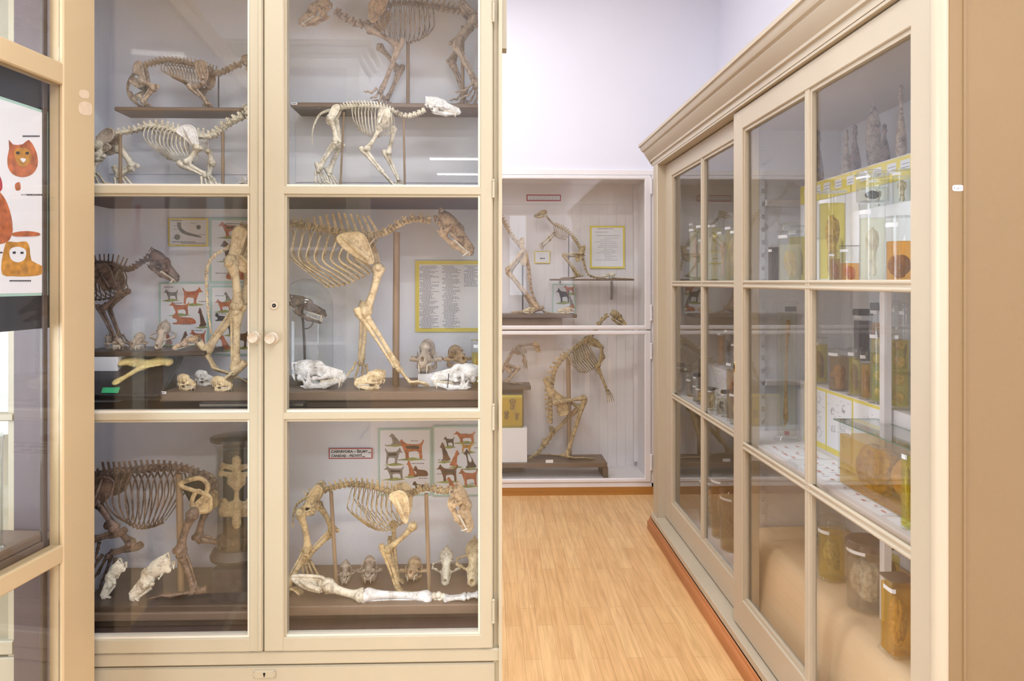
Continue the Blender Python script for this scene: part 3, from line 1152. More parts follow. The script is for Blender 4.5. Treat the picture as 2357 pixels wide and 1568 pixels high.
def vertebrae(mb, pts, n, r, sp, dors, tr=1.0, lean=0.0, spr=.34):
    """pts: spine curve; sp: spinous process length (number or function of t); dors: +1 / -1 picks the back side"""
    c = catmull(pts, 2 * n + 1)
    for i in range(n):
        a, m, b = c[2 * i], c[2 * i + 1], c[2 * i + 2]
        t = i / max(n - 1, 1)
        ax = (b - a)
        L_ = ax.length
        ax.normalize()
        rr = r(t) if callable(r) else r
        sl = sp(t) if callable(sp) else sp
        mb.tube([a + ax * L_ * .04, a + ax * L_ * .14, m, b - ax * L_ * .14, b - ax * L_ * .04], [rr * .8, rr, rr * .68, rr, rr * .8], 8)
        up = ax.cross(Vector((0, 1, 0))) * dors
        if up.length < 1e-6:
            up = Vector((0, 0, 1))
        up.normalize()
        ln = lean(t) if callable(lean) else lean
        if sl > 0:
            tip = m + up * (rr + sl) + ax * (ln * sl)
            mid = m + up * (rr * .6 + sl * .5) + ax * (ln * sl * .45)
            mb.tube([m + up * rr * .5, mid, tip - up * sl * .05, tip], [L_ * spr, L_ * spr * .62, L_ * spr * .62, L_ * spr * .5], 6, flat=.35)
            # articular processes
            for q in (-1, 1):
                mb.tube([m + up * rr * .6 + Vector((0, q * rr * .5, 0)), m + up * rr * 1.15 + ax * L_ * .45 + Vector((0, q * rr * .7, 0))], [rr * .38, rr * .25], 5)
        if tr:
            tt = tr(t) if callable(tr) else tr
            for q in (-1, 1):
                mb.tube([m + Vector((0, q * rr * .4, 0)), m + Vector((0, q * rr * (1 + tt), 0)) - up * rr * .45 * tt - ax * L_ * .2], [rr * .42, rr * .22], 5)
    return mb


def interp(poly, t):
    c = catmull(poly, 41)
    k = min(max(t, 0), 1) * 40
    i = min(int(k), 39)
    return c[i].lerp(c[i + 1], k - i)


def ribs(parent, name, A, B, C, n, w, r, mat, wend=.25, cart=None):
    """n pairs; A on the spine, B widest part, C breastbone end; each rib a child of the ribcage"""
    base = MB()
    pts = catmull(C, 2 * n)
    for i in range(n):
        a, b = pts[2 * i], pts[min(2 * i + 1, 2 * n - 1)]
        base.tube([a, (a + b) / 2, b], [r * 1.5, r * 1.05, r * 1.5], 7)
    cage = base.build(name, mat, parent, smooth=50)
    for i in range(n):
        t = i / (n - 1)
        a, b, c = interp(A, t), interp(B, t), interp(C, t)
        ww = w(t) if callable(w) else w
        for q in (-1, 1):
            Y = lambda p, k: p + Vector((0, q * ww * k, 0))
            p1 = a.lerp(b, .34) + (a - interp(A, max(t - .04, 0))).normalized() * 0
            path = catmull([Y(a, .12), Y(a.lerp(b, .12), .55), Y(a.lerp(b, .5), .95), Y(b, 1.0), Y(b.lerp(c, .62), .70), Y(c, wend)], 17)
            rad = [r * (1.1 if k < 2 else 1.0 - .18 * (k > 11)) for k in range(17)]
            m_ = MB()
            m_.tube(path, rad, 6, flat=.62)
            m_.build('rib', cart if (cart and False) else mat, cage, smooth=60)
    return cage


def blade(mb, poly, y, th, ridge=None, rim=1.0, hook=None):
    """flat bone: polygon of points (y ignored) at lateral offset y, rounded rim, optional ridge"""
    P = [Vector((p.x, p.y + y, p.z)) for p in poly]
    k = len(P)
    sm = []
    for i in range(k):
        a, b, c, d = P[(i - 1) % k], P[i], P[(i + 1) % k], P[(i + 2) % k]
        for j in range(4):
            t = j / 4
            sm.append(0.5 * ((2 * b) + (c - a) * t + (2 * a - 5 * b + 4 * c - d) * t * t + (3 * b - a - 3 * c + d) * t ** 3))
    mb.prism([p - Vector((0, th * .25, 0)) for p in sm], (0, th * .5, 0))
    mb.tube(sm + [sm[0]], th * .55 * rim, 6, caps=False)
    if ridge:
        a, b = ridge
        a = Vector((a.x, a.y + y, a.z)); b = Vector((b.x, b.y + y, b.z))
        s_ = -1 if y <= 0 else 1
        mb.tube([a, a.lerp(b, .5) + Vector((0, s_ * th * 1.6, 0)), b + Vector((0, s_ * th * 2.4, 0))], [th * .5, th * .9, th * .8], 6)
    return mb


def paw(mb, w_, k_, t_, r, n=4, spread=1.0):
    """wrist -> knuckles -> toe tips; n toes fanned sideways"""
    w_, k_, t_ = Vector(w_), Vector(k_), Vector(t_)
    dv = (t_ - w_).normalized()
    pv = dv.cross(Vector((0, 1, 0)))
    fan = 1.3 if abs(dv.z) > .75 else 0.0
    for i in range(6):
        f = (i % 3 - 1) * .8
        mb.ball(w_ + (k_ - w_) * (.06 + .10 * (i // 3)) + Vector((0, f * r * 1.3, 0)), (r * .75, r * .6, r * .6), 6, 5)
    for i in range(n):
        s_ = (i - (n - 1) / 2)
        off = Vector((0, s_ * r * 1.15 * spread, -s_ * r * .35)) + pv * (s_ * r * fan)
        a = w_ + (k_ - w_) * .16 + off * .6
        b = k_ + off
        mb.tube([a, a.lerp(b, .15), a.lerp(b, .5), a.lerp(b, .85), b], [r * .5, r * .45, r * .32, r * .42, r * .5], 6)
        j1 = b.lerp(t_ + off * 1.5, .42) + Vector((0, 0, r * .35))
        j2 = b.lerp(t_ + off * 1.5, .75) + Vector((0, 0, r * .1))
        e = t_ + off * 1.6
        mb.tube([b, b.lerp(j1, .5), j1], [r * .45, r * .28, r * .38], 6)
        mb.tube([j1, j1.lerp(j2, .5), j2], [r * .36, r * .24, r * .32], 6)
        mb.tube([j2, e], [r * .34, r * .06], 6)


def skeleton(D):
    """build a mounted skeleton from a dictionary of pixel outlines at depth Y"""
    Y0 = D['Y']
    k = Y0 / FPX
    P = lambda p: at(p[0], p[1], Y0)
    PL = lambda l: [P(q) for q in l]
    bp = D['board']
    b0, b1 = at(bp[0], bp[2], D.get('bYf', Y0 - .08)), at(bp[1], bp[2], D.get('bYf', Y0 - .08))
    root = thing('mounted_skeleton', D['label'], 'skeleton', ((b0.x + b1.x) / 2, Y0, D.get('bz', b0.z)))
    mat = D['mat']
    hw = D.get('hw', 40) * k
    r = D.get('r', 5) * k
    dors = D.get('dors', 1)
    # spine
    mb = MB()
    if 'neck' in D:
        vertebrae(mb, PL(D['neck']), D.get('nn', 7), (D.get('rn', D.get('rs', 6))) * k, D.get('spn', 6) * k, dors, .9, D.get('leann', 0))
    f = D.get('spf')
    vertebrae(mb, PL(D['spine']), D.get('ns', 20), D.get('rs', 6) * k, (lambda t: f(t) * k) if f else 10 * k, dors, D.get('tr', 1.2), D.get('lean', 0), D.get('spr', .34))
    mb.build('spine', mat, root, smooth=50)
    if 'tail' in D:
        mb = MB()
        ra, rb = D.get('rt', (4, 1.5))
        vertebrae(mb, PL(D['tail']), D.get('nt', 14), lambda t: (ra + (rb - ra) * t) * k, lambda t: D.get('spt', 2) * (1 - t) * k + .3 * k, dors, lambda t: .7 * (1 - t))
        mb.build('tail', D.get('tmat', mat), root, smooth=50)
    if 'A' in D:
        ribs(root, 'ribcage', PL(D['A']), PL(D['B']), PL(D['C']), D.get('nr', 12), (lambda t: hw * D['wf'](t)) if 'wf' in D else hw, D.get('rr', 2) * k, mat, D.get('wend', .25))
    for j, (poly, ridge) in enumerate(D.get('scap', [])):
        for q in (-1, 1):
            if q == 1 and j > 0:
                continue
            mb = MB()
            blade(mb, PL(poly), q * hw * D.get('sw', .92), D.get('st', 4) * k, (P(ridge[0]), P(ridge[1])) if ridge else None)
            mb.build('shoulder_blade', D.get('smat', mat), root, smooth=50)
    if 'pelvis' in D:
        pv = D['pelvis']
        mb = MB()
        for q in (-1, 1):
            for poly in pv:
                blade(mb, PL(poly), q * hw * D.get('pw', .45), D.get('pt', 5) * k)
        mb.build('pelvis', D.get('pmat', mat), root, smooth=50)
    for (kind, side, pts, rr_) in D.get('legs', []):
        y = side * hw * (.85 if kind == 'f' else .62)
        a, b, c, d, e = [P(q) + Vector((0, y, 0)) for q in pts]
        g = root.location.z + rr_ * k * .5
        if abs(e.z - g) < .06:                       # set the foot down on its board
            dz = g - e.z
            e = e + Vector((0, 0, dz))
            d = d + Vector((0, 0, dz)) if d.z + dz > g else Vector((d.x, d.y, g + rr_ * k * .6))
            if c.z < g + rr_ * k:
                c = Vector((c.x, c.y, g + rr_ * k * 1.6))
        rad = rr_ * k
        mb = MB()
        sgn = 1 if (c.x - b.x) > 0 else -1
        if kind == 'f':
            longbone(mb, a, b, rad, .03)
            u = (c - b).normalized()
            pr = u.cross(Vector((0, 1, 0)))
            if (pr.x > 0) != (D['dir'] < 0):
                pr = -pr
            longbone(mb, b, c, rad * .62, .02, heads=.9)
            ub = b - u * rad * 2.6 + pr * rad * 1.0
            mb.tube([ub, b - u * rad * 1.0 + pr * rad * 1.3, b + u * rad * 2 + pr * rad * 1.1, b.lerp(c, .5) + pr * rad * .9, b.lerp(c, .97) + pr * rad * .7],
                    [rad * 1.0, rad * 1.1, rad * .7, rad * .42, rad * .40], 8)
            mb.ball(b, (rad * 1.4, rad * 1.3, rad * 1.3))
        else:
            longbone(mb, a, b, rad * 1.05, D.get('fb', .05) * D['dir'])
            mb.ball(a, (rad * 1.5,) * 3)
            if D.get('kc', 1): mb.ball(b + Vector((D['dir'] * rad * 1.5, 0, rad * .4)), (rad * .7, rad * .6, rad * .9))   # kneecap
            longbone(mb, b, c, rad * .85, 0, heads=1.1)
            u = (c - b).normalized()
            pr = u.cross(Vector((0, 1, 0)))
            if (pr.x > 0) != (D['dir'] < 0):
                pr = -pr
            mb.tube([b + pr * rad * 1.3 + u * rad, b.lerp(c, .5) + pr * rad * 1.2, c + pr * rad * .7], [rad * .42, rad * .26, rad * .42], 6)
            v = (d - c).normalized()
            mb.tube([c + v * rad, c, c - v * rad * 3.2], [rad * .8, rad * .9, rad * 1.0], 8)   # heel bone
        leg = mb.build('foreleg' if kind == 'f' else 'hind_leg', mat, root, smooth=50)
        mb = MB()
        paw(mb, c, d, e, rad * D.get('pr', 1.0), D.get('nt_', 4))
        mb.build('paw', mat, leg, smooth=60)
    if 'skull' in D:
        s_ = D['skull']
        sk = skull(s_.get('kind', 'long'), s_.get('mat', mat), P(s_['a']), P(s_['b']), root, s_.get('sc', (1, 1)), s_.get('gape', 2), s_.get('roll', 0))
    for rd_ in D.get('rods', []):
        (x0, y0, x1, y1, rw) = rd_[:5]
        dy = (rd_[5] if len(rd_) > 5 else 0)
        a, b = P((x0, y0)) + Vector((0, dy, 0)), P((x1, y1)) + Vector((0, dy, 0))
        if abs(b.z - root.location.z) < .06:
            b.z = root.location.z
        MB().tube([a, b], [rw * k, rw * k * 1.05], 14).build('support_rod', D.get('rodmat', 'rod'), root, smooth=60)
    if D.get('boxes'):
        for (x0, x1, z0, z1, ya, yb, nm, mt) in D['boxes']:
            MB().box((x0, ya, z0), (x1, yb, z1), bev=.003).build(nm, mt, root, smooth=30)
    return root


# ================================================================== skeletons of the left cabinet
def pbox(px0, px1, ptop, pbot, Yf, Yb, nm='base_board', mt='board'):
    a, b = at(px0, ptop, Yf), at(px1, pbot, Yf)
    return (a.x, b.x, b.z, a.z, Yf, Yb, nm, mt)


def hump(h0, h1, c=.5, s=.3):
    return lambda t: h0 + (h1 - h0) * math.exp(-((t - c) / s) ** 2)


# --- big tan dog, middle compartments
bd = pbox(366, 1112, 904, 922, 1.90, 2.18)
skeleton(dict(Y=2.02, mat='b_cream', dir=1, dors=1, label='large tan dog skeleton walking on a brown board in the middle compartment', board=(366, 1112, 904), bz=bd[3],
    spine=[(556, 528), (585, 520), (620, 514), (662, 515), (700, 520), (750, 529), (800, 538), (850, 542), (878, 540)], ns=20, rs=7.5,
    spf=lambda t: 9 + 30 * max(0, min(1, (t - .45) / .3)), lean=-.45, spr=.30,
    neck=[(878, 540), (900, 530), (925, 514), (957, 504), (992, 510)], nn=7, rn=8, spn=6,
    A=[(668, 518), (700, 523), (750, 532), (800, 540), (866, 548)], B=[(668, 585), (705, 600), (750, 602), (800, 598), (842, 588)],
    C=[(752, 660), (775, 658), (800, 652), (835, 636), (872, 618)], nr=11, hw=46, rr=2.7, wf=lambda t: .75 + .3 * math.sin(math.pi * min(1, t * 1.1)),
    scap=[([(785, 553), (800, 541), (836, 540), (853, 560), (866, 602), (852, 604), (806, 577)], ((793, 546), (858, 598)))], st=5,
    pelvis=[[(546, 535), (558, 524), (572, 535), (565, 560), (556, 585), (546, 600), (538, 590), (545, 560)], [(545, 590), (562, 592), (578, 612), (572, 625), (552, 612)]], pt=9,
    legs=[('f', -1, [(880, 612), (847, 722), (921, 842), (950, 891), (992, 896)], 8.5), ('f', 1, [(866, 608), (836, 716), (825, 836), (822, 862), (818, 884)], 8),
          ('h', -1, [(541, 600), (556, 712), (553, 852), (534, 868), (512, 880)], 9.5), ('h', 1, [(560, 600), (548, 700), (462, 814), (486, 842), (560, 872)], 8.5)], pr=1.05,
    tail=[(556, 540), (528, 566), (502, 581), (484, 598), (475, 625), (475, 670), (479, 720), (486, 770)], nt=15, rt=(4.5, 2.2),
    skull=dict(kind='long', a=(994, 503), b=(1087, 590), sc=(.9, .95), mat='b_tan', gape=-1),
    rods=[(913, 535, 911, 888, 7.5, .0)], boxes=[bd,
        (at(460, 930, 1.90).x, at(1112, 930, 1.90).x, 1.175, bd[2] - .001, 1.91, 2.18, 'base_plinth', 'dboard')], rodmat='rod'))

# --- dark dog, left middle
bd = pbox(180, 470, 809, 820, 2.02, 2.17, mt='dboard')
skeleton(dict(Y=2.08, mat='b_dark', dir=1, dors=1, label='dark brown dog skeleton with lowered head on a rear board, left middle compartment', board=(180, 470, 809), bz=bd[3],
    spine=[(178, 640), (190, 620), (208, 610), (230, 606), (262, 610), (286, 622)], ns=14, rs=5, spf=lambda t: 8 + 14 * t, lean=-.1,
    neck=[(286, 622), (302, 620), (315, 612), (330, 602), (340, 598)], nn=6, rn=6, spn=4,
    A=[(190, 622), (210, 614), (240, 612), (280, 622)], B=[(196, 650), (216, 662), (246, 662), (278, 652)], C=[(206, 688), (230, 690), (262, 684), (290, 668)], nr=9, hw=26, rr=2.0,
    scap=[([(228, 615), (252, 608), (266, 620), (276, 655), (262, 668), (238, 650)], ((236, 612), (270, 662)))], st=4,
    pelvis=[[(172, 640), (184, 622), (194, 640), (186, 665), (176, 668)]],
    legs=[('f', -1, [(292, 668), (246, 710), (276, 778), (290, 798), (300, 808)], 5), ('f', 1, [(286, 668), (240, 706), (262, 770), (270, 796), (286, 806)], 4.5),
          ('h', -1, [(184, 660), (206, 706), (182, 766), (190, 792), (202, 806)], 5)], pr=1.1,
    skull=dict(kind='long', a=(334, 590), b=(409, 650), sc=(.92, 1.0), gape=-1), boxes=[bd], rods=[(214, 620, 214, 809, 3.4)]))

# --- arched badger-like, top left
bd = pbox(262, 560, 245, 257, 2.02, 2.11, mt='board')
skeleton(dict(Y=2.07, mat='b_brown', dir=1, dors=1, label='arched brown skeleton on a narrow raised board, top left compartment', board=(262, 560, 245), bz=bd[3],
    spine=[(318, 160), (328, 152), (346, 147), (381, 139), (411, 141), (440, 148), (462, 155), (484, 165), (500, 171)], ns=22, rs=5.5, spf=lambda t: 5 + 14 * max(0, t - .45), lean=-.25,
    neck=[(500, 171), (516, 165), (530, 158), (545, 151), (556, 150)], nn=6, rn=6, spn=3,
    A=[(378, 146), (400, 146), (430, 150), (460, 158)], B=[(384, 170), (405, 176), (430, 184), (462, 184)], C=[(424, 192), (436, 198), (450, 204), (470, 206)], nr=12, hw=24, rr=1.6,
    scap=[([(458, 152), (475, 147), (484, 158), (486, 184), (478, 196), (466, 180)], ((466, 150), (480, 190)))], st=4,
    pelvis=[[(318, 150), (326, 146), (332, 158), (336, 180), (338, 194), (328, 196), (326, 178), (314, 168)], [(328, 188), (338, 196), (322, 202), (306, 192), (308, 184)]], pt=6,
    tail=[(318, 162), (306, 172), (297, 186), (293, 204), (297, 222), (308, 236), (322, 243)], nt=16, rt=(4, 1.4),
    legs=[('f', -1, [(480, 196), (456, 207), (480, 234), (488, 243), (500, 246)], 5.5), ('f', 1, [(474, 194), (460, 206), (468, 232), (474, 242), (482, 246)], 5),
          ('h', -1, [(332, 190), (362, 206), (336, 238), (344, 243), (362, 245)], 5.5), ('h', 1, [(320, 190), (338, 204), (300, 222), (318, 240), (336, 245)], 5)], pr=1.1,
    skull=dict(kind='small', a=(552, 145), b=(632, 182), sc=(.9, .95), gape=-1), boxes=[bd], rods=[(333, 200, 333, 245, 1.6), (503, 175, 503, 245, 1.6)], rodmat='wire'))

# --- pale crouching carnivore, upper left
bd = pbox(178, 600, 424, 431, 1.90, 2.16, mt='board')
skeleton(dict(Y=2.02, mat='b_pale', dir=1, dors=1, label='pale crouching skeleton with arched back on a board, second row of the left door', board=(178, 600, 424), bz=bd[3],
    spine=[(212, 332), (229, 322), (250, 313), (273, 307), (308, 301), (337, 292), (367, 291), (402, 301), (440, 311), (474, 316)], ns=22, rs=6, spf=lambda t: 7 + 12 * max(0, t - .4), lean=-.15,
    neck=[(474, 316), (496, 310), (516, 292), (537, 279), (560, 268)], nn=7, rn=8, spn=7,
    A=[(344, 294), (370, 294), (402, 303), (436, 311)], B=[(350, 328), (380, 338), (410, 344), (440, 344)], C=[(384, 364), (404, 370), (424, 374), (446, 374)], nr=11, hw=34, rr=2.1,
    scap=[([(420, 308), (440, 296), (460, 302), (467, 326), (468, 342), (456, 340), (438, 324)], ((436, 300), (462, 340)))], st=4, smat='b_white',
    pelvis=[[(246, 306), (262, 300), (270, 310), (262, 326), (244, 334), (230, 340), (232, 324)], [(230, 334), (252, 334), (262, 342), (246, 352), (226, 350)]], pt=6, pmat='b_grey',
    legs=[('f', -1, [(469, 342), (441, 381), (484, 406), (493, 417), (502, 422)], 6.5), ('f', 1, [(468, 340), (478, 374), (470, 400), (478, 414), (488, 421)], 5.5),
          ('h', -1, [(238, 336), (240, 366), (222, 398), (232, 414), (246, 421)], 7), ('h', 1, [(262, 338), (296, 382), (262, 400), (276, 414), (292, 421)], 7)], pr=1.1,
    tail=[(214, 332), (200, 342), (192, 360), (188, 390)], nt=9, rt=(4, 2),
    skull=dict(kind='long', a=(556, 262), b=(636, 276), sc=(1, 1), mat='b_pale', gape=24), boxes=[bd], rods=[(277, 311, 277, 423, 3.6), (513, 305, 513, 423, 3.6)]))

# --- big greyish predator facing left, top right
bd = pbox(668, 1120, 235, 250, 2.07, 2.185, mt='board')
skeleton(dict(Y=2.12, mat='b_brown', dir=-1, dors=-1, label='large brownish skeleton facing left on the highest board of the right door', board=(668, 1100, 235), bz=bd[3],
    spine=[(1103, 46), (1093, 42), (1064, 27), (1025, 20), (981, 12), (940, 8), (900, 9), (868, 22)], ns=20, rs=6.5, spf=lambda t: 8 + 12 * t, lean=-.3,
    neck=[(868, 22), (862, 48), (845, 58), (817, 54), (794, 42), (770, 26)], nn=7, rn=8, spn=5,
    A=[(996, 16), (960, 11), (920, 9), (874, 22)], B=[(996, 46), (960, 58), (918, 62), (868, 62)], C=[(980, 80), (960, 92), (930, 98), (880, 82)], nr=12, hw=40, rr=2.2,
    scap=[([(858, 18), (880, 10), (896, 20), (880, 50), (862, 64), (856, 44)], ((876, 14), (864, 58)))], st=4, smat='b_tan',
    pelvis=[[(1058, 16), (1068, 10), (1078, 22), (1098, 40), (1106, 52), (1096, 54), (1076, 40)]], pt=6,
    legs=[('f', -1, [(852, 78), (918, 114), (882, 218), (874, 230), (864, 235)], 6.5), ('f', 1, [(866, 94), (912, 152), (888, 216), (882, 229), (872, 235)], 6),
          ('h', -1, [(1094, 46), (1048, 110), (1098, 204), (1082, 222), (1064, 235)], 6.5), ('h', 1, [(1084, 50), (1038, 136), (1068, 214), (1062, 226), (1052, 235)], 6)], pr=1.1, fb=.02,
    skull=dict(kind='long', a=(768, 14), b=(690, 60), sc=(1.05, 1.1), mat='b_tan', gape=-1), boxes=[bd], rods=[(939, 98, 939, 235, 4), (1065, 60, 1065, 235, 4)],
    tail=[(1104, 48), (1114, 70), (1117, 110), (1112, 140), (1100, 160)], nt=12, rt=(4, 1.5)))

# --- small pale walking bear-like, upper right
bd = pbox(690, 1052, 430, 435, 1.93, 2.10, mt='board')
skeleton(dict(Y=2.01, mat='b_pale', dir=1, dors=1, label='small pale walking skeleton with big white skull on a thin board', board=(690, 1052, 430), bz=bd[3],
    spine=[(772, 252), (785, 249), (805, 246), (849, 246), (880, 249), (907, 257)], ns=20, rs=4.5, spf=lambda t: 4 + 6 * math.sin(math.pi * t), lean=-.5, spr=.4,
    neck=[(907, 257), (922, 266), (942, 268), (960, 263), (980, 254)], nn=7, rn=5.5, spn=3,
    A=[(812, 250), (840, 249), (870, 251), (904, 258)], B=[(818, 280), (842, 290), (868, 292), (905, 284)], C=[(826, 298), (846, 310), (864, 316), (906, 304)], nr=13, hw=24, rr=1.7,
    scap=[([(878, 258), (892, 254), (900, 262), (898, 278), (880, 292), (872, 292)], ((888, 256), (876, 290)))], st=3.5,
    pelvis=[[(770, 248), (782, 246), (780, 258), (772, 272), (764, 286), (756, 284), (760, 268)]], pt=5,
    tail=[(768, 252), (750, 255), (735, 264), (726, 279), (720, 296), (718, 314), (719, 336)], nt=22, rt=(3, .9),
    legs=[('f', -1, [(878, 298), (846, 350), (886, 402), (910, 423), (940, 428)], 5.2), ('f', 1, [(904, 288), (890, 352), (914, 408), (918, 422), (936, 428)], 5),
          ('h', -1, [(762, 274), (777, 330), (736, 394), (742, 412), (756, 428)], 5.5), ('h', 1, [(768, 272), (780, 334), (753, 398), (766, 416), (784, 428)], 5.2)], pr=1.05,
    skull=dict(kind='broad', a=(977, 246), b=(1059, 262), sc=(.72, .92), mat='b_white', gape=-1), boxes=[bd], rods=[(792, 258, 783, 430, 2.2), (929, 274, 932, 430, 2.4)]))

# --- dark stooping skeleton, bottom left
bd = pbox(170, 600, 1398, 1412, 1.92  , 2.18, mt='dboard')
b2 = pbox(170, 600, 1414, 1428, 1.91  , 2.18, 'base_moulding', 'board')
b3 = pbox(170, 600, 1429, 1440, 1.92  , 2.18, 'base_moulding', 'dboard')
skeleton(dict(Y=1.99, mat='b_dark', dir=-1, dors=-1, label='dark brown bulky skeleton facing left in the bottom left compartment', board=(170, 600, 1398), bz=bd[3],
    spine=[(492, 1126), (484, 1108), (468, 1096), (446, 1086), (424, 1080), (400, 1077), (368, 1077), (328, 1080), (280, 1088), (234, 1092)], ns=22, rs=8, spf=lambda t: 5 + 22 * max(0, t - .3), lean=.12, spr=.42,
    neck=[(234, 1092), (210, 1098), (190, 1110), (176, 1124)], nn=5, rn=9, spn=6,
    A=[(412, 1080), (376, 1084), (320, 1088), (262, 1094)], B=[(410, 1140), (370, 1150), (320, 1152), (268, 1150)], C=[(376, 1202), (350, 1212), (320, 1214), (290, 1196)], nr=11, hw=42, rr=2.7,
    scap=[([(230, 1096), (262, 1088), (282, 1100), (268, 1136), (242, 1150), (228, 1130)], ((256, 1092), (242, 1146)))], st=5,
    pelvis=[[(424, 1112), (444, 1100), (470, 1096), (486, 1112), (480, 1130), (462, 1124), (450, 1150), (456, 1172), (470, 1172), (490, 1168), (492, 1150), (486, 1134)]], pt=10, pmat='b_amber',
    legs=[('f', -1, [(238, 1142), (284, 1208), (236, 1228), (222, 1240), (206, 1262)], 8), ('f', 1, [(228, 1216), (286, 1266), (236, 1286), (214, 1310), (196, 1340)], 8),
          ('h', -1, [(456, 1172), (426, 1262), (460, 1368), (410, 1386), (362, 1392)], 8.5), ('h', 1, [(470, 1172), (446, 1250), (508, 1262), (516, 1280), (520, 1300)], 7.5)], pr=1.15,
    skull=dict(kind='long', a=(182, 1112), b=(120, 1230), mat='b_dark'),
    rods=[(412, 1090, 418, 1396, 7.5)], boxes=[bd, b2, b3]))

# --- lean dog, bottom right
bd = pbox(650, 1112, 1397, 1414, 1.90  , 2.18, mt='board')
skeleton(dict(Y=1.99, mat='b_amber', dir=1, dors=1, label='amber-brown dog skeleton with hanging head in the bottom right compartment', board=(650, 1112, 1397), bz=bd[3],
    spine=[(704, 1146), (722, 1136), (744, 1131), (768, 1123), (800, 1116), (832, 1117), (868, 1124), (900, 1133), (930, 1136)], ns=20, rs=6.2, spf=lambda t: 9 + 14 * max(0, t - .5), lean=-.25, spr=.36,
    neck=[(930, 1136), (948, 1138), (966, 1128), (989, 1124), (1010, 1130), (1034, 1132)], nn=7, rn=7.5, spn=5,
    A=[(812, 1122), (840, 1122), (880, 1132), (926, 1140)], B=[(808, 1160), (842, 1180), (880, 1184), (930, 1178)], C=[(852, 1210), (876, 1219), (900, 1217), (938, 1198)], nr=12, hw=38, rr=1.9, wend=.3,
    scap=[([(902, 1132), (924, 1121), (940, 1134), (944, 1164), (940, 1190), (932, 1186), (916, 1154)], ((912, 1127), (938, 1184)))], st=5, smat='b_cream',
    pelvis=[[(718, 1132), (734, 1114), (744, 1122), (740, 1136), (728, 1158), (714, 1172), (704, 1168), (712, 1150)], [(704, 1160), (722, 1164), (728, 1176), (708, 1180), (694, 1174)]], pt=6,
    tail=[(704, 1146), (690, 1154), (680, 1166), (675, 1184), (673, 1214)], nt=10, rt=(3.5, 1.6),
    legs=[('f', -1, [(958, 1196), (894, 1256), (922, 1362), (938, 1366), (956, 1371)], 6.5), ('f', 1, [(900, 1212), (902, 1262), (910, 1340), (916, 1350), (926, 1358)], 6),
          ('h', -1, [(696, 1172), (714, 1262), (664, 1346), (680, 1362), (702, 1376)], 7), ('h', 1, [(724, 1166), (762, 1232), (696, 1296), (712, 1312), (730, 1326)], 6.5)], pr=1.15,
    skull=dict(kind='long', a=(1030, 1122), b=(1080, 1228), sc=(.85, .95), mat='b_tan', gape=-1, roll=0),
    rods=[(762, 1132, 775, 1397, 4.2), (981, 1136, 988, 1397, 4.4)],
    boxes=[bd, (bd[0], bd[1], .6145, bd[2] - .001, 1.95  , 2.18, 'base_plinth', 'brown')]))


# ================================================================== loose skulls, papers and small specimens in the left cabinet
def loose(kind, mat, px, py_bottom, Yc, wpx, label, yaw=0, pitch=0, roll=0, group=None, scale=(1, 1), mand=True, gape=0, name='animal_skull', cat='skull', zrest=None, mode='side'):
    """skull resting at pixel (px, bottom) ; wpx = its length in pixels; yaw 0 = nose right, 90 = away, -90 = towards the camera"""
    k = Yc / FPX
    L_ = wpx * k
    rot = Matrix.Rotation(R(yaw), 3, 'Z') @ Matrix.Rotation(R(pitch), 3, 'Y') @ Matrix.Rotation(R(roll), 3, 'X')
    base = at(px, py_bottom, Yc)
    # find lowest point of the model in this pose
    lo, cx = 1e9, []
    S = Matrix.Diagonal((L_, L_ * scale[0], L_ * scale[1] * 1.15))
    A = rot @ S
    for me in (SK[kind][0], SK[kind][1]) if mand else (SK[kind][0],):
        co = np.empty(len(me.vertices) * 3); me.vertices.foreach_get('co', co); co = co.reshape(-1, 3)
        w_ = co @ np.array(A).T
        lo = min(lo, w_[:, 2].min()); cx.append((w_.min(0), w_.max(0)))
    mn, mx = np.min([c[0] for c in cx], 0), np.max([c[1] for c in cx], 0)
    z = base.z if zrest is None else zrest
    loc = Vector((base.x - (mn[0] + mx[0]) / 2, Yc - (mn[1] + mx[1]) / 2, z - lo))
    o = skull(kind, mat, loc, None, None, scale, gape, 0, name, mand, L_, rot)
    return tag(o, label, cat, group)


ZM = at(900, 904, 1.90).z      # top of the middle base board
ZL = 1.175                     # middle shelf
ZB = at(900, 1397, 1.90).z     # top of the bottom right board
ZB2 = at(400, 1398, 1.92).z
ZR = at(300, 809, 2.02).z
ZT = 1.735
loose('long', 'b_white', 734, 897, 1.96, 128, 'big bleached white skull facing right, in front of the glass dome', yaw=-8, zrest=ZM, scale=(1, 1.12), gape=-3)
loose('broad', 'b_cream', 852, 893, 1.95, 72, 'cream skull in three-quarter view between the front paws of the big dog', yaw=-152, zrest=ZM, scale=(.95, 1.25))
loose('long', 'b_white', 1052, 897, 1.94, 118, 'pale skull facing left with a black band over its jaws, lying at the right front', yaw=176, zrest=ZM, scale=(1, 1.1))
bx = MB().box((at(962, 860, 1.99).x, 1.99, ZM), (at(1035, 860, 1.99).x, 2.05, at(962, 861, 1.99).z)).build('specimen_block', 'paper', loc=(at(998, 880, 2.0).x, 2.02, ZM))
tag(bx, 'white block carrying the grey skull at the right of the middle compartment', 'block')
zb = at(962, 861, 1.99).z
loose('broad', 'b_grey', 980, 858, 2.02, 118, 'grey skull facing the glass on a white block', yaw=-93, pitch=2, zrest=zb + .0005, scale=(.92, 1.2))
b3_ = MB().box((at(1022, 860, 2.06).x, 2.08, ZM), (at(1120, 860, 2.06).x, 2.16, at(1022, 852, 2.08).z)).build('specimen_block', 'paper', loc=(at(1060, 870, 2.06).x, 2.12, ZM))
tag(b3_, 'low white block behind the banded skull', 'block')
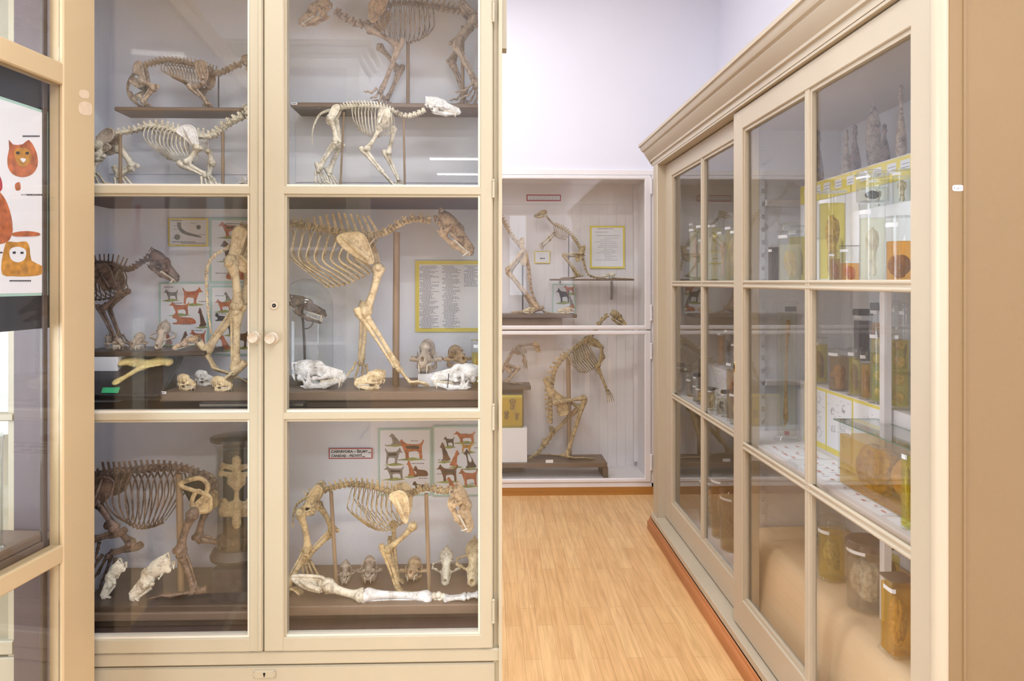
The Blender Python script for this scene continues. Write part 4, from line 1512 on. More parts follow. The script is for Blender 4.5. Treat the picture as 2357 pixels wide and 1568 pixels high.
loose('broad', 'b_tan', 1052, 850, 2.12, 100, 'orange-brown skull with flared cheeks beside the yellow jar', yaw=-72, pitch=0, zrest=at(1022, 852, 2.08).z + .0005, scale=(.98, 1.0))
# small front skulls, left
zs = ZM
loose('small', 'b_cream', 430, 893, 1.95, 62, 'leftmost of three small pale skulls at the front of the middle board', yaw=-35, zrest=zs, scale=(1.1, 1.25))
loose('small', 'b_white', 472, 884, 2.03, 60, 'middle one of three small skulls, set back and bleached', yaw=-30, zrest=zs, scale=(1.1, 1.25))
loose('small', 'b_cream', 512, 896, 1.93, 58, 'small cream skull at the right of the three beside the dog paw', yaw=-25, zrest=zs, scale=(1.1, 1.25))
# rear row on the raised board
loose('long', 'b_grey', 264, 806, 2.06, 62, 'small brownish skull at the left end of the raised rear board', yaw=-30, zrest=ZR, scale=(1.1, 1.25))
loose('broad', 'b_brown', 316, 806, 2.06, 60, 'small brown skull facing the glass, second from the left on the rear board', yaw=-88, pitch=6, zrest=ZR, scale=(1.0, 1.2))
loose('broad', 'b_grey', 373, 806, 2.08, 82, 'wide grey skull tipped nose-down, on the rear board beside the dog poster', yaw=-85, pitch=32, zrest=ZR, scale=(1.0, 1.0), mand=False)
loose('long', 'b_tan', 430, 808, 2.07, 66, 'small tan upper jaw standing at the right end of the rear board', yaw=-140, pitch=14, zrest=ZR, scale=(.9, .9), mand=False)
# upper shelf
loose('broad', 'b_white', 563, 422, 1.965, 44, 'small white skull by the paw of the crouching skeleton', yaw=-60, pitch=5, zrest=at(563, 424, 1.90).z, scale=(.9, 1.1))
# bottom row of five skulls
G5 = None
for (px, pyb, w_, mt, kd, pit, yw, lb, mand) in (
        (794, 1340, 84, 'b_grey', 'long', -2, -82, 'narrow grey skull beside the rear support rod in the bottom compartment', True),
        (849, 1350, 108, 'b_grey', 'long', -10, -84, 'grey-white skull with long fangs', True),
        (951, 1356, 94, 'b_tan', 'broad', -12, -92, 'round tan skull behind the foreleg, third of the bottom row', True),
        (1027, 1356, 98, 'b_pale', 'broad', 20, -90, 'pale skull with thin open cheek arches, right of the front rod', False),
        (1090, 1357, 122, 'b_cream', 'broad', 22, -92, 'large cream skull partly hidden by the right door frame', False)):
    loose(kd, mt, px, pyb, 2.07, w_, lb, yaw=yw, pitch=pit, zrest=ZB, scale=(1.0, 1.0), mand=mand)
# two half skulls bottom left
loose('long', 'b_pale', 264, 1392, 1.98, 92, 'pale sawn skull standing on its nose at the far bottom left', yaw=-160, pitch=56, zrest=ZB2, scale=(.7, 1.0), mand=False)
loose('long', 'b_pale', 352, 1396, 1.97, 122, 'pale sawn skull leaning nose-down beside the thick wooden rod', yaw=-165, pitch=38, zrest=ZB2, scale=(.7, 1.1), mand=False)
# black band on the white skull
a_ = at(1034, 862, 1.905)
tag(MB().tube([at(1033, 860, 1.900), at(1030, 893, 1.902)], .0016, 6).build('rubber_band', 'black', loc=a_), 'thin black band strapped over the pale skull at the right front', 'band')

# --- long foreleg bones laid out along the bottom board
lg = thing('leg_bones', 'bleached foreleg bones laid out end to end along the front of the bottom board', 'bones', (at(880, 1390, 1.93).x, 1.93, ZB))
Yl = 1.935
kk = Yl / FPX
z0 = ZB


def lp(x, y, dz=0): return at(x, y, Yl)


mb = MB()
blade(mb, [lp(672, 1328), lp(700, 1326), (lp(742, 1330)), lp(744, 1345), lp(738, 1360), lp(712, 1356), lp(690, 1346)], 0, .009, (lp(690, 1338), lp(742, 1352)))
mb.tube([lp(735, 1336), lp(742, 1348), lp(736, 1360)], [.009, .011, .009], 8)
mb.build('shoulder_blade', 'b_pale', lg, smooth=50)
mb = MB(); longbone(mb, lp(752, 1348), lp(836, 1372), .0115, -.04, heads=1.15); mb.ball(lp(752, 1346), (.02, .016, .018)); mb.build('upper_arm_bone', 'b_pale', lg, smooth=50)
mb = MB()
longbone(mb, lp(838, 1370), lp(990, 1376), .0105, .02, heads=1.1)
mb.tube([lp(828, 1364), lp(834, 1380), lp(850, 1388), lp(900, 1386), lp(985, 1380)], [.010, .017, .013, .008, .006], 10)
mb.build('forearm_bone', 'b_white', lg, smooth=50)
mb = MB()
for i, (x, y) in enumerate(((999, 1372), (1001, 1384), (1010, 1370), (1012, 1382), (1020, 1374), (1018, 1387))):
    mb.ball(lp(x, y), (.009, .011, .009), 8, 6)
mb.build('wrist_bones', 'b_pale', lg, smooth=60)
for i, dy in enumerate((-.018, -.006, .006, .018)):
    mb = MB()
    longbone(mb, lp(1024, 1374 + i * 3) + Vector((0, dy, 0)), lp(1072, 1369 + i * 3) + Vector((0, dy, 0)), .0055, 0)
    longbone(mb, lp(1076, 1368 + i * 3) + Vector((0, dy, 0)), lp(1100, 1364 + i * 3) + Vector((0, dy, 0)), .0048, 0)
    longbone(mb, lp(1103, 1364 + i * 3) + Vector((0, dy, 0)), lp(1118, 1366 + i * 3) + Vector((0, dy, 0)), .0045, 0)
    mb.build('toe_bones', 'b_white', lg, smooth=50)

# --- glass dome with a dark skull on a stand
dc = at(705, 880, 2.10)
dm = thing('glass_dome', 'tall glass bell jar over a dark skull on a wire stand', 'dome', (dc.x, 2.10, ZM))
rk = 60 * 2.10 / FPX
h = at(705, 642, 2.10).z - ZM
prof = [(rk, 0), (rk, h * .72)] + [(rk * math.cos(a), h * .72 + (h * .28) * math.sin(a)) for a in [R(q) for q in range(10, 91, 10)]]
prof[-1] = (0.0, h)
MB().lathe(prof, (dc.x, 2.10, ZM + .0005), 40).build('glass_bell', 'jar', dm, smooth=60)
MB().lathe([(rk * 1.1, 0), (rk * 1.1, .012), (rk * .9, .016), (0, .016)], (dc.x, 2.10, ZM), 36).build('dome_base', 'dboard', dm, smooth=40)
sp = thing('skull_on_stand', 'dark mottled skull held on a thin wire stand inside the glass dome', 'skull', (dc.x, 2.10, ZM + .016))
skull('long', 'b_dark', at(662, 702, 2.10), at(751, 730, 2.10), sp, (.75, 1.0), 10)
q = MB()
q.tube([at(702, 872, 2.10), at(701, 800, 2.10), at(698, 742, 2.10), at(694, 718, 2.10)], .0035, 8)
q.tube([at(701, 757, 2.10), at(708, 757, 2.10), at(716, 752, 2.10), at(723, 738, 2.10)], .0018, 6)
q.ball(at(699, 757, 2.10), .004)
q.build('wire_stand', 'wire', sp, smooth=60)

# --- black tray with dried organ and green tape
F, Bk = 1.885, 2.12
tf = [at(180, 912, F), at(366, 912, F), at(421, 816, Bk), at(262 - 30, 816, Bk)]
tr_ = thing('black_tray', 'black board tilted on the middle shelf behind the left door', 'tray', (at(290, 905, F).x, 2.0, ZL))
up = Vector((0, 0, 1))
nrm = (tf[1] - tf[0]).cross(tf[3] - tf[0]).normalized()
MB().prism(tf, -nrm * .012).build('board_sheet', 'black', tr_)
q = MB()
for a_, b_ in ((0, 1), (1, 2), (2, 3)):
    p0, p1 = tf[a_], tf[b_]
    q.tube([p0 + nrm * .001, p1 + nrm * .001], .004, 6)
q.build('raised_edge', 'black', tr_)
fb = at(180, 921, F - .004)
MB().box((tf[0].x, F - .002, fb.z), (tf[1].x - .0, F + .02, tf[0].z - .008)).build('front_edge', 'black', tr_)
# support under the rear
MB().box((at(240, 830, Bk).x, Bk - .03, ZL), (at(410, 830, Bk).x, Bk - .01, tf[2].z - .016)).build('rear_support', 'dboard', tr_)
u_ = (tf[1] - tf[0]).normalized(); v_ = nrm.cross(u_)


def tray_pt(px, py, h_=0.0):
    d = ray(px, py); o = Vector((0, 0, ZC))
    k = (tf[0] - o).dot(nrm) / d.dot(nrm)
    return o + d * k + nrm * h_


tape = MB().prism([tray_pt(233, 906, .0014), tray_pt(272, 906, .0014), tray_pt(277, 893, .0014), tray_pt(237, 894, .0014)], nrm * .0006).build('green_tape', 'green', tr_)
lab = MB().prism([tray_pt(269, 814, .001), tray_pt(284, 814, .001), tray_pt(285, 810, .001), tray_pt(271, 810, .001)], nrm * .0005).build('paper_label', 'paper', tr_)
sp = thing('dried_specimen', 'yellowish dried winged specimen with a long stalk on the black board', 'specimen', tray_pt(335, 850, 0))
s = SDF((-.08, -.02, -.06), (.08, .03, .03), .0022)
for q_ in (-1, 1):
    s.cap((0, 0, .0), (q_ * .03, .004, .012), .010, .009, .006)
    s.cap((q_ * .03, .004, .012), (q_ * .058, .004, .006), .010, .008, .006)
    s.ell((q_ * .062, .004, .003), (.009, .007, .008), .004)
    for j in range(4):
        s.ell((q_ * (.012 + .012 * j), .002, -.004 + .003 * j), (.008, .005, .006), .004)
s.cap((0, 0, 0), (-.022, .002, -.045), .007, .005, .005)
s.ell((-.026, .002, -.048), (.010, .005, .009), .006)
me = sdf_mesh('dried_tissue', s)
me.materials.append(bonemat('dried_tissue', (226, 210, 140), (196, 150, 90), .4, 60))
o = bpy.data.objects.new('tissue', me); col.objects.link(o); o.parent = sp
zax = (tf[3] - tf[0]).normalized()
zax = (zax - u_ * zax.dot(u_)).normalized()
m3 = Matrix((u_, nrm, zax)).transposed()
o.matrix_local = Matrix.Translation(nrm * .012) @ (m3 @ Matrix.Diagonal((1.02, 1.0, 2.1))).to_4x4()
# box of magazines / flat cases under the tray
mb = MB()
fl = thing('flat_case', 'flat dark case lying under the brown base board on the middle shelf', 'case', (at(500, 940, 1.87).x, 1.95, ZL))
a_, b_ = at(458, 928, 1.872), at(700, 943, 1.872)
MB().box((a_.x, 1.872, ZL), (b_.x, 1.905, a_.z), bev=.002).build('case_body', 'black', fl, smooth=30)
MB().box((a_.x + .002, 1.8705, a_.z - .0085), (b_.x - .002, 1.873, a_.z - .003)).build('silver_edge', 'metal', fl)

# white small box at the left behind the tray
o = MB().box((at(196, 900, 2.0).x, 2.02, ZL), (at(262, 900, 2.0).x, 2.12, at(230, 822, 2.02).z), bev=.001).build('white_box', 'paper', loc=(at(230, 900, 2.0).x, 2.07, ZL))
tag(o, 'white box under the raised board beside the black tray', 'box')

# --- jar with yellow content at the right edge, middle compartment (built by the jar maker below)
# --- labels and posters
FONT = None


def text_mesh(s_, size, loc, rot, mat, parent, name='lettering', depth=.0004, bold=0.0, width=None):
    c = bpy.data.curves.new('lettering', 'FONT')
    c.body = s_
    c.size = size
    c.extrude = depth
    c.offset = bold
    c.resolution_u = 3
    o = bpy.data.objects.new('tmp', c)
    col.objects.link(o)
    bpy.context.view_layer.update()
    me = bpy.data.meshes.new_from_object(o.evaluated_get(bpy.context.evaluated_depsgraph_get()))
    bpy.data.objects.remove(o)
    me.materials.clear(); me.materials.append(M[mat])
    if width:
        xs = [v.co.x for v in me.vertices]
        k = width / max(max(xs) - min(xs), 1e-6)
        for v in me.vertices:
            v.co.x *= k
    t = bpy.data.objects.new(name, me)
    col.objects.link(t)
    off = Vector((0, 0, 0)); q = parent
    while q is not None:
        off += q.location; q = q.parent
    t.parent = parent
    t.location = Vector(loc) - off
    t.rotation_euler = rot
    return t


def silhouette(pose):
    """rough generic animal outlines in a unit box, as lists of rings"""
    if pose == 'stand':
        return [[(.08, .74), (.14, .88), (.20, .98), (.24, .88), (.32, .80), (.38, .75), (.60, .72), (.80, .73), (.91, .82), (.97, .96), (.99, .86), (.93, .66), (.92, .45), (.93, .25), (.94, .01), (.84, .01), (.83, .22), (.76, .37), (.60, .37), (.46, .33), (.45, .18), (.46, .01), (.34, .01), (.33, .22), (.27, .42), (.22, .60), (.17, .68), (.04, .68), (.03, .74)]]
    if pose == 'sit':
        return [[(.20, .80), (.28, .95), (.34, 1.0), (.42, .93), (.50, .84), (.56, .68), (.70, .50), (.82, .28), (.96, .12), (.90, .04), (.60, .03), (.40, .02), (.28, .03), (.30, .10), (.38, .14), (.36, .40), (.32, .58), (.26, .70), (.14, .72)]]
    return [[(.04, .55), (.10, .78), (.18, .92), (.26, .80), (.34, .62), (.60, .58), (.84, .52), (.96, .34), (.98, .12), (.80, .05), (.50, .05), (.20, .03), (.05, .08), (.08, .16), (.22, .20), (.22, .40), (.14, .48)]]


def animal(mb, x, y, w_, h_, Yq, pose, mi, flip=False, k=0, second=None):
    for ring in silhouette(pose):
        pts = [((1 - a if flip else a), b) for a, b in ring]
        pts = blob(pts, len(pts) * 2)
        P_ = [at(x + a * w_, y - b * h_, Yq) for a, b in pts]
        vs = [(p.x, Yq - .0002 * (k + 1), p.z) for p in P_]
        mb.prism(vs, (0, .0002, 0), mi)
        if second is not None:        # saddle patch
            q = [(.34, .64), (.60, .64), (.82, .64), (.80, .48), (.55, .50), (.38, .50)] if pose == 'stand' else [(.40, .78), (.54, .66), (.66, .46), (.60, .30), (.46, .40), (.42, .60)]
            q = [((1 - a if flip else a), b) for a, b in q]
            P_ = [at(x + a * w_, y - b * h_, Yq) for a, b in blob(q, 12)]
            mb.prism([(p.x, Yq - .0002 * (k + 2), p.z) for p in P_], (0, .0002, 0), second)


def captions(mb, lst, Yq, mi, rnd):
    for (x0, y0, x1, th) in lst:
        x = x0
        while x < x1:
            w_ = rnd.uniform(2.5, 6.5)
            a, b = at(x, y0, Yq), at(min(x + w_, x1), y0 + th, Yq)
            mb.box((a.x, Yq - .0009, b.z), (b.x, Yq - .0003, a.z), mi)
            x += w_ + 1.2


PAL = ['paper', 'orange', 'brownp', 'goldp', 'blackp', 'greyp', 'grassp', 'lightink', 'ink', 'mint', 'yellow', 'red']


def poster(x0, y0, x1, y1, Yq, label, border, bw, animals, caps, name='dog_poster', cat='poster', texts=None, ink=7):
    a, b = at(x0, y0, Yq), at(x1, y1, Yq)
    root = thing(name, label, cat, ((a.x + b.x) / 2, Yq, b.z))
    MB().box((a.x, Yq, b.z), (b.x, Yq + .0012, a.z)).build('poster_border', border, root)
    bb = bw * Yq / FPX
    MB().box((a.x + bb, Yq - .0003, b.z + bb), (b.x - bb, Yq + .0004, a.z - bb)).build('poster_sheet', 'paper', root)
    rnd = random.Random(int(x0 * 7 + y0))
    mb = MB()
    for i, A_ in enumerate(animals):
        x, y, w_, h_, pose, mi, fl = A_[:7]
        mb.ci = 0
        g = [at(x - 3, y + 3, Yq), at(x + w_ * .5, y + 5, Yq), at(x + w_ + 4, y + 2, Yq), at(x + w_ * .6, y - 3, Yq)]
        if pose != 'lie':
            mb.prism([(p.x, Yq - .0006, p.z) for p in g], (0, .0002, 0), 6)
        animal(mb, x, y, w_, h_, Yq - .0006, pose, mi, fl, i % 3, A_[7] if len(A_) > 7 else None)
    captions(mb, caps, Yq, ink, rnd)
    if mb.v:
        mb.build('print', PAL, root)
    return root


YP = LYB - .006
poster(387, 502, 479, 567, YP, 'small yellow-bordered drawing of a blood vessel on the cabinet back', 'yellow', 4, [],
       [(394, 507, 420, 2), (396, 556, 450, 2), (418, 559, 474, 2), (400, 520, 412, 1), (400, 528, 410, 1), (440, 514, 452, 1), (456, 540, 474, 1), (398, 548, 412, 1)], name='drawing', cat='drawing')
dr_ = MB()
Yq = YP - .0008
c_ = catmull([at(412, 512, Yq), at(414, 526, Yq), at(426, 536, Yq), at(448, 542, Yq), at(464, 546, Yq)], 12)
dr_.tube(c_, [.006, .0055, .005, .005, .005, .0045, .0045, .004, .0035, .003, .0025, .001], 8, flat=.1, up=(0, 1, 0))
dr_.lathe([(.0085, 0), (.0085, .0006)], (at(408, 546, Yq).x, Yq - .0004, at(408, 546, Yq).z), 20, axis='y')
dr_.lathe([(.0065, 0), (.0065, .0006)], (at(457, 523, Yq).x, Yq - .0004, at(457, 523, Yq).z), 20, axis='y')
dr_.build('vessel_drawing', 'greyp', bpy.data.objects[[o.name for o in bpy.data.objects if o.name.startswith('drawing')][-1]])
poster(482, 502, 640, 652, YP, 'mint-bordered poster with red-brown dogs behind the tan dog pelvis', 'mint', 5,
       [(500, 545, 60, 36, 'stand', 1, False, 2), (500, 600, 50, 46, 'sit', 2, False), (520, 646, 64, 44, 'lie', 1, True), (548, 600, 30, 40, 'sit', 1, True), (586, 560, 44, 40, 'stand', 3, True), (590, 640, 40, 50, 'sit', 4, False)],
       [(520, 514, 560, 2.4), (496, 628, 522, 2.2), (590, 512, 630, 2.2)])
poster(366, 650, 480, 812, YP, 'mint-bordered poster with several reddish dogs on the left cabinet back', 'mint', 4,
       [(376, 690, 34, 24, 'stand', 5, False), (420, 700, 48, 40, 'stand', 1, True), (388, 724, 48, 30, 'stand', 1, False), (394, 748, 58, 30, 'lie', 1, False), (452, 752, 24, 44, 'sit', 2, False),
        (374, 794, 24, 40, 'sit', 1, False), (410, 800, 26, 38, 'sit', 2, True), (436, 794, 38, 36, 'stand', 1, False)],
       [(378, 660, 400, 2), (396, 697, 420, 2), (458, 693, 476, 2), (418, 746, 440, 2), (440, 760, 466, 2), (386, 806, 410, 2)])
poster(484, 658, 640, 818, YP + .0002, 'mint-bordered poster with small dogs behind the tan hind leg', 'mint', 4,
       [(512, 694, 22, 22, 'sit', 5, False), (494, 716, 40, 28, 'stand', 1, False), (494, 740, 30, 22, 'lie', 4, False), (516, 770, 34, 36, 'stand', 4, False), (498, 806, 36, 36, 'sit', 1, False), (540, 800, 40, 44, 'stand', 2, True),
        (590, 700, 40, 30, 'stand', 3, True), (590, 750, 40, 36, 'sit', 1, False), (592, 806, 42, 40, 'stand', 4, True)],
       [(496, 680, 516, 2), (494, 722, 520, 2), (502, 808, 526, 2), (560, 668, 574, 2)])
poster(871, 987, 993, 1140, YP, 'mint-bordered dog poster with black and tan dogs, bottom right compartment', 'mint', 4,
       [(912, 1056, 64, 46, 'stand', 1, False, 4), (886, 1068, 42, 38, 'stand', 5, True, 4), (890, 1024, 36, 26, 'sit', 5, False), (882, 1102, 48, 30, 'stand', 5, False, 4), (932, 1096, 26, 36, 'sit', 1, False), (950, 1098, 36, 28, 'lie', 2, False), (948, 1128, 36, 22, 'lie', 4, False)],
       [(886, 1024, 906, 2), (946, 1014, 962, 2), (910, 1058, 930, 2), (898, 1078, 926, 2), (948, 1066, 976, 2), (964, 1100, 984, 2)])
poster(996, 980, 1112, 1142, YP, 'mint-bordered dog poster with a sitting black dog at its right, bottom right compartment', 'mint', 4,
       [(1008, 1062, 30, 44, 'sit', 2, False, 4), (1020, 1028, 26, 24, 'stand', 4, False), (1042, 1018, 52, 26, 'stand', 1, False), (1034, 1074, 28, 38, 'sit', 1, True), (1062, 1078, 36, 44, 'sit', 4, False, 0), (1004, 1108, 50, 40, 'stand', 2, False, 4), (1024, 1122, 26, 24, 'sit', 1, False), (1054, 1118, 46, 40, 'stand', 1, False), (1062, 1040, 30, 22, 'stand', 3, True)],
       [(1028, 1012, 1040, 2), (1066, 998, 1076, 2), (1092, 1030, 1106, 2), (1008, 1058, 1026, 2), (1006, 1090, 1026, 2), (1072, 1080, 1102, 2), (1082, 1112, 1092, 2)])
# typed list with yellow border
rnd = random.Random(5)
cp = []
for cx0, cx1 in ((966, 1012), (1018, 1060), (1068, 1104)):
    yy = 612
    while yy < (756 if cx0 < 1060 else 660):
        cp.append((cx0 + rnd.choice((0, 0, 4, 8)), yy, cx0 + rnd.uniform(22, cx1 - cx0), 1.3))
        yy += 3.1
poster(956, 600, 1112, 764, YP, 'large yellow-bordered typed list behind the hanging big dog skull', 'yellow', 9, [], cp, name='typed_list', cat='notice', ink=7)
# carnivora label
a, b = at(757, 1032, YP), at(857, 1056, YP)
lb = thing('name_label', 'red-framed label reading CARNIVORA and CANIDAE on the cabinet back', 'label', ((a.x + b.x) / 2, YP, b.z))
MB().box((a.x, YP, b.z), (b.x, YP + .001, a.z)).build('red_frame', 'red', lb)
MB().box((a.x + .003, YP - .0003, b.z + .003), (b.x - .003, YP + .0004, a.z - .003)).build('label_card', 'paper', lb)
p_ = at(762, 1042.5, YP)
text_mesh('CARNIVORA – ŠELMY', .0105, (p_.x, YP - .0006, p_.z), (R(90), 0, 0), 'ink', lb, bold=.0004, width=84 * YP / FPX)
p_ = at(762, 1052.5, YP)
text_mesh('CANIDAE – PSOVITÍ', .0105, (p_.x, YP - .0006, p_.z), (R(90), 0, 0), 'ink', lb, bold=.0004, width=70 * YP / FPX)
for (x, y) in ((848, 1041), (834, 1050.5)):
    a_, b_ = at(x, y, YP), at(x + 6, y + 2, YP)
    MB().box((a_.x, YP - .0008, b_.z), (b_.x, YP - .0003, a_.z)).build('small_print', 'ink', lb)
# small inventory labels on board fronts
for (x0, y0, x1, y1, Yq, lb_) in ((369, 901, 382, 907, 1.8985, 'big tan dog'), (670, 235.5, 684, 241, 2.0685, 'large grey-brown'),):
    a, b = at(x0, y0 + .5, Yq), at(x1, y1, Yq)
    o = MB().box((a.x, Yq, b.z), (b.x, Yq + .0012, a.z)).build('inventory_label', 'paper', loc=(a.x, Yq, b.z))
    tag(o, 'tiny paper label on the front of the board of the %s skeleton' % lb_, 'label')
    a2, b2 = at(x0 + 2, (y0 + y1) / 2 - .5, Yq), at(x1 - 2, (y0 + y1) / 2 + .8, Yq)
    MB().box((a2.x, Yq - .0004, b2.z), (b2.x, Yq, a2.z)).build('small_print', 'ink', o)


# ================================================================== specimens and jars
def wobble(s, f, a, seed=0):
    r = np.random.RandomState(seed)
    d = 0
    for i in range(5):
        k = r.uniform(-1, 1, 3); k = k / np.linalg.norm(k) * f * r.uniform(.7, 1.4)
        ph = r.uniform(0, 6)
        d = d + np.sin(s.X * k[0] + s.Y * k[1] + s.Z * k[2] + ph)
    s.d = s.d + a * np.abs(d) / 3 - a * .5
    return s


def proto(name, fn, lo, hi, res):
    s = SDF(lo, hi, res)
    fn(s)
    return sdf_mesh(name, s)


def f_brain(s):
    s.ell((0, -.16, 0), (.30, .20, .36), .02); s.ell((0, .16, 0), (.30, .20, .36), .02); s.ell((0, 0, -.32), (.18, .22, .13), .03)
    wobble(s, 34, .045, 3)


def f_lump(s):
    s.ell((0, 0, .05), (.28, .22, .30), .05); s.ell((.12, .05, -.22), (.20, .2, .2), .08); s.ell((-.12, -.08, .24), (.14, .14, .14), .05)
    wobble(s, 26, .065, 5)


def f_hang(s):
    s.ell((0, 0, .20), (.26, .2, .22), .05)
    s.cap((-.10, 0, .1), (-.16, 0, -.44), .07, .03, .05); s.cap((.06, .05, .1), (.10, .05, -.42), .11, .05, .06); s.cap((.0, -.1, .0), (.02, -.12, -.4), .06, .07, .04)
    wobble(s, 30, .06, 8)


def f_head(s):
    s.ell((0, 0, .05), (.28, .24, .26), .03); s.cap((-.15, 0, .0), (-.36, 0, -.08), .13, .09, .08); s.cap((0, 0, -.15), (.06, 0, -.44), .20, .22, .05)
    s.ell((.02, -.23, .0), (.06, .04, .08), .02); s.ell((.05, .22, .0), (.06, .04, .08), .02)
    s.cutell((-.17, -.20, .08), (.045, .05, .035), .015); s.cutell((-.30, -.11, -.10), (.10, .04, .012), .01)


def f_slab(s):
    s.ell((0, 0, 0), (.36, .10, .36), .02)
    wobble(s, 22, .04, 11)


PR = {'brain': proto('brain', f_brain, (-.4, -.45, -.5), (.4, .45, .45), .024),
      'lump': proto('tissue', f_lump, (-.4, -.4, -.5), (.45, .4, .45), .026),
      'hang': proto('hanging_tissue', f_hang, (-.4, -.4, -.5), (.4, .4, .46), .022),
      'head': proto('small_head', f_head, (-.52, -.4, -.52), (.42, .4, .4), .024),
      'slab': proto('tissue_slice', f_slab, (-.42, -.2, -.42), (.42, .2, .42), .024)}
SM = {}
LQ = {}
SPC = {'tan': ((212, 182, 138), (140, 106, 70)), 'yellow': ((222, 190, 90), (170, 120, 50)), 'pale': ((226, 212, 186), (170, 146, 116)), 'brown': ((148, 112, 88), (80, 56, 44)),
       'grey': ((200, 188, 172), (130, 112, 98)), 'dark': ((52, 44, 46), (24, 22, 26)), 'orange': ((226, 140, 50), (160, 80, 30)), 'pink': ((214, 160, 130), (150, 100, 80))}
LIQ = {'yellow': (.93, .86, .42), 'green': (.90, .92, .40), 'amber': (.95, .74, .20), 'orange': (.95, .66, .22), 'clear': (.96, .97, .93), 'milky': (.95, .95, .86), 'brown': (.80, .66, .45), 'dark': (.25, .22, .25), 'grey': (.86, .83, .78)}


def specmat(k):
    if k not in SM:
        SM[k] = bonemat('tissue_' + k, SPC[k][0], SPC[k][1], .5, 60, .5)
    return SM[k]


def liqmat(k):
    if k not in LQ:
        c = LIQ[k]
        LQ[k] = glassmat('liquid_' + k, c, .01, body={'dark': .5, 'milky': .25, 'clear': .03, 'grey': .10, 'amber': .14}.get(k, .10), bcol=tuple(int(255 * v ** .85) for v in c))
    return LQ[k]


def jar(x, y, z, r, h, label, liquid='yellow', fill=.8, spec='lump', sc_='tan', shape='round', lid='flat', foot=False, name='specimen_jar', cat='jar', discs=0, rot=0.0, lidmat=None, tags=1, sw=.82, group=None, lsx=1.0, front=None, spec_h=None, yaw=0.0):
    """glass jar: body, lid, liquid, specimen and paper tag; (x, y, z) is the centre of its foot"""
    j = thing(name, label, cat, (x, y, z), group)
    sq = 0 if shape == 'round' else 9
    n = 36
    sx, sy = 1.0, lsx
    if shape == 'rect':
        k = 1.18
    kw = dict(n=n, sq=sq, sx=sx, sy=sy, rot=rot + (math.pi / 4 * 0))
    c = (x, y, z)
    t = max(.0018, r * .045)
    b = MB()
    prof = [(0, 0.0), (r * (1.18 if foot else .97), 0), (r * (1.20 if foot else 1.0), h * .012), (r * (1.15 if foot else 1.0), h * .035 if foot else h * .03), (r, h * (.06 if foot else .06)), (r, h * .93), (r * (1.0 if lid != 'flat' else 1.06), h * .965), (r * 1.06, h * .975), (r * 1.06, h * .985), (r - t, h * .985)]
    prof = [(max(a, 0.0), q) for a, q in prof]
    b.lathe(prof, c, **kw)
    b.build('glass_body', 'jar', j, smooth=35)
    if lid == 'flat':
        MB().lathe([(0, h * .987), (r * 1.08, h * .987), (r * 1.08, h * 1.0), (0, h * 1.0)], c, **kw).build('lid', M['jar'] if lidmat is None else lidmat, j, smooth=30)
    elif lid == 'knob':
        MB().lathe([(0, h * .987), (r * 1.12, h * .987), (r * 1.12, h), (r * .5, h * 1.01), (r * .18, h * 1.015), (r * .15, h * 1.05), (r * .22, h * 1.07), (r * .2, h * 1.10), (0, h * 1.11)], c, **kw).build('lid', M['jar'] if lidmat is None else lidmat, j, smooth=40)
    elif lid == 'cap':
        MB().lathe([(0, h * .97), (r * 1.05, h * .90), (r * 1.07, h * .90), (r * 1.07, h * .995), (r * .98, h * 1.02), (0, h * 1.025)], c, **kw).build('lid', M['dark'] if lidmat is None else lidmat, j, smooth=40)
    elif lid == 'dome':
        MB().lathe([(r * 1.10, h * .96), (r * 1.12, h * .975), (r * 1.10, h * .99), (r * .98, h * 1.03), (r * .95, h * 1.10), (r * .6, h * 1.14), (0, h * 1.15)], c, **kw).build('lid', M['jar'] if lidmat is None else lidmat, j, smooth=50)
    if liquid:
        MB().lathe([(0, h * .035), (r - t, h * .035), (r - t, h * fill), (0, h * fill)], c, **kw).build('liquid', liqmat(liquid), j, smooth=35)
    if discs:
        for i in range(discs):
            o = bpy.data.objects.new('tissue_slice', dmesh('slab', sc_)); col.objects.link(o); o.parent = j
            o.location = (0, -.0, h * (.14 + (fill - .2) * i / max(discs - 1, 1)))
            q = r * 1.7
            o.scale = (q, q, min(q, h * fill / discs * 1.15)); o.rotation_euler = (0, 0, yaw + .15 * i)
    elif spec:
        o = bpy.data.objects.new(PR[spec].name.split('.')[0], dmesh(spec, sc_)); col.objects.link(o); o.parent = j
        hh = (spec_h or fill * .86) * h
        o.scale = (2 * r * sw * 1.15, 2 * r * sw * 1.15 * (lsx if lsx < 1.2 else 1), hh)
        o.location = (0, 0, h * .05 + hh * .5)
        o.rotation_euler = (0, 0, yaw)
    fy = R(200) if front is None else front          # tag faces the aisle
    for i in range(tags):
        w_ = .62
        zt = h * (.90 - .0 * i)
        th_ = min(.012, h * .07)
        rr = r * 1.012
        vs, fs = [], []
        for q in range(7):
            a = fy + (q / 6 - .5) * w_ * 2
            ca, sa = math.cos(a), math.sin(a)
            k = 1.0 if not sq else 1.0 / ((abs(ca) ** sq + abs(sa) ** sq) ** (1.0 / sq))
            X_, Y_ = rr * k * ca, rr * k * sa * lsx
            X_, Y_ = X_ * math.cos(rot) - Y_ * math.sin(rot), X_ * math.sin(rot) + Y_ * math.cos(rot)
            for rz in (0, 1):
                for e in (1.0, 1.0 + .0006 / r):
                    vs.append((x + X_ * e, y + Y_ * e, z + zt - th_ * rz))
        for q in range(6):
            a, b_ = q * 4, q * 4 + 4
            fs += [(a + 1, b_ + 1, b_ + 3, a + 3), (a, a + 2, b_ + 2, b_), (a, b_, b_ + 1, a + 1), (a + 2, a + 3, b_ + 3, b_ + 2)]
        MB().add(vs, fs).build('paper_tag', 'paper', j)
    return j


DM = {}


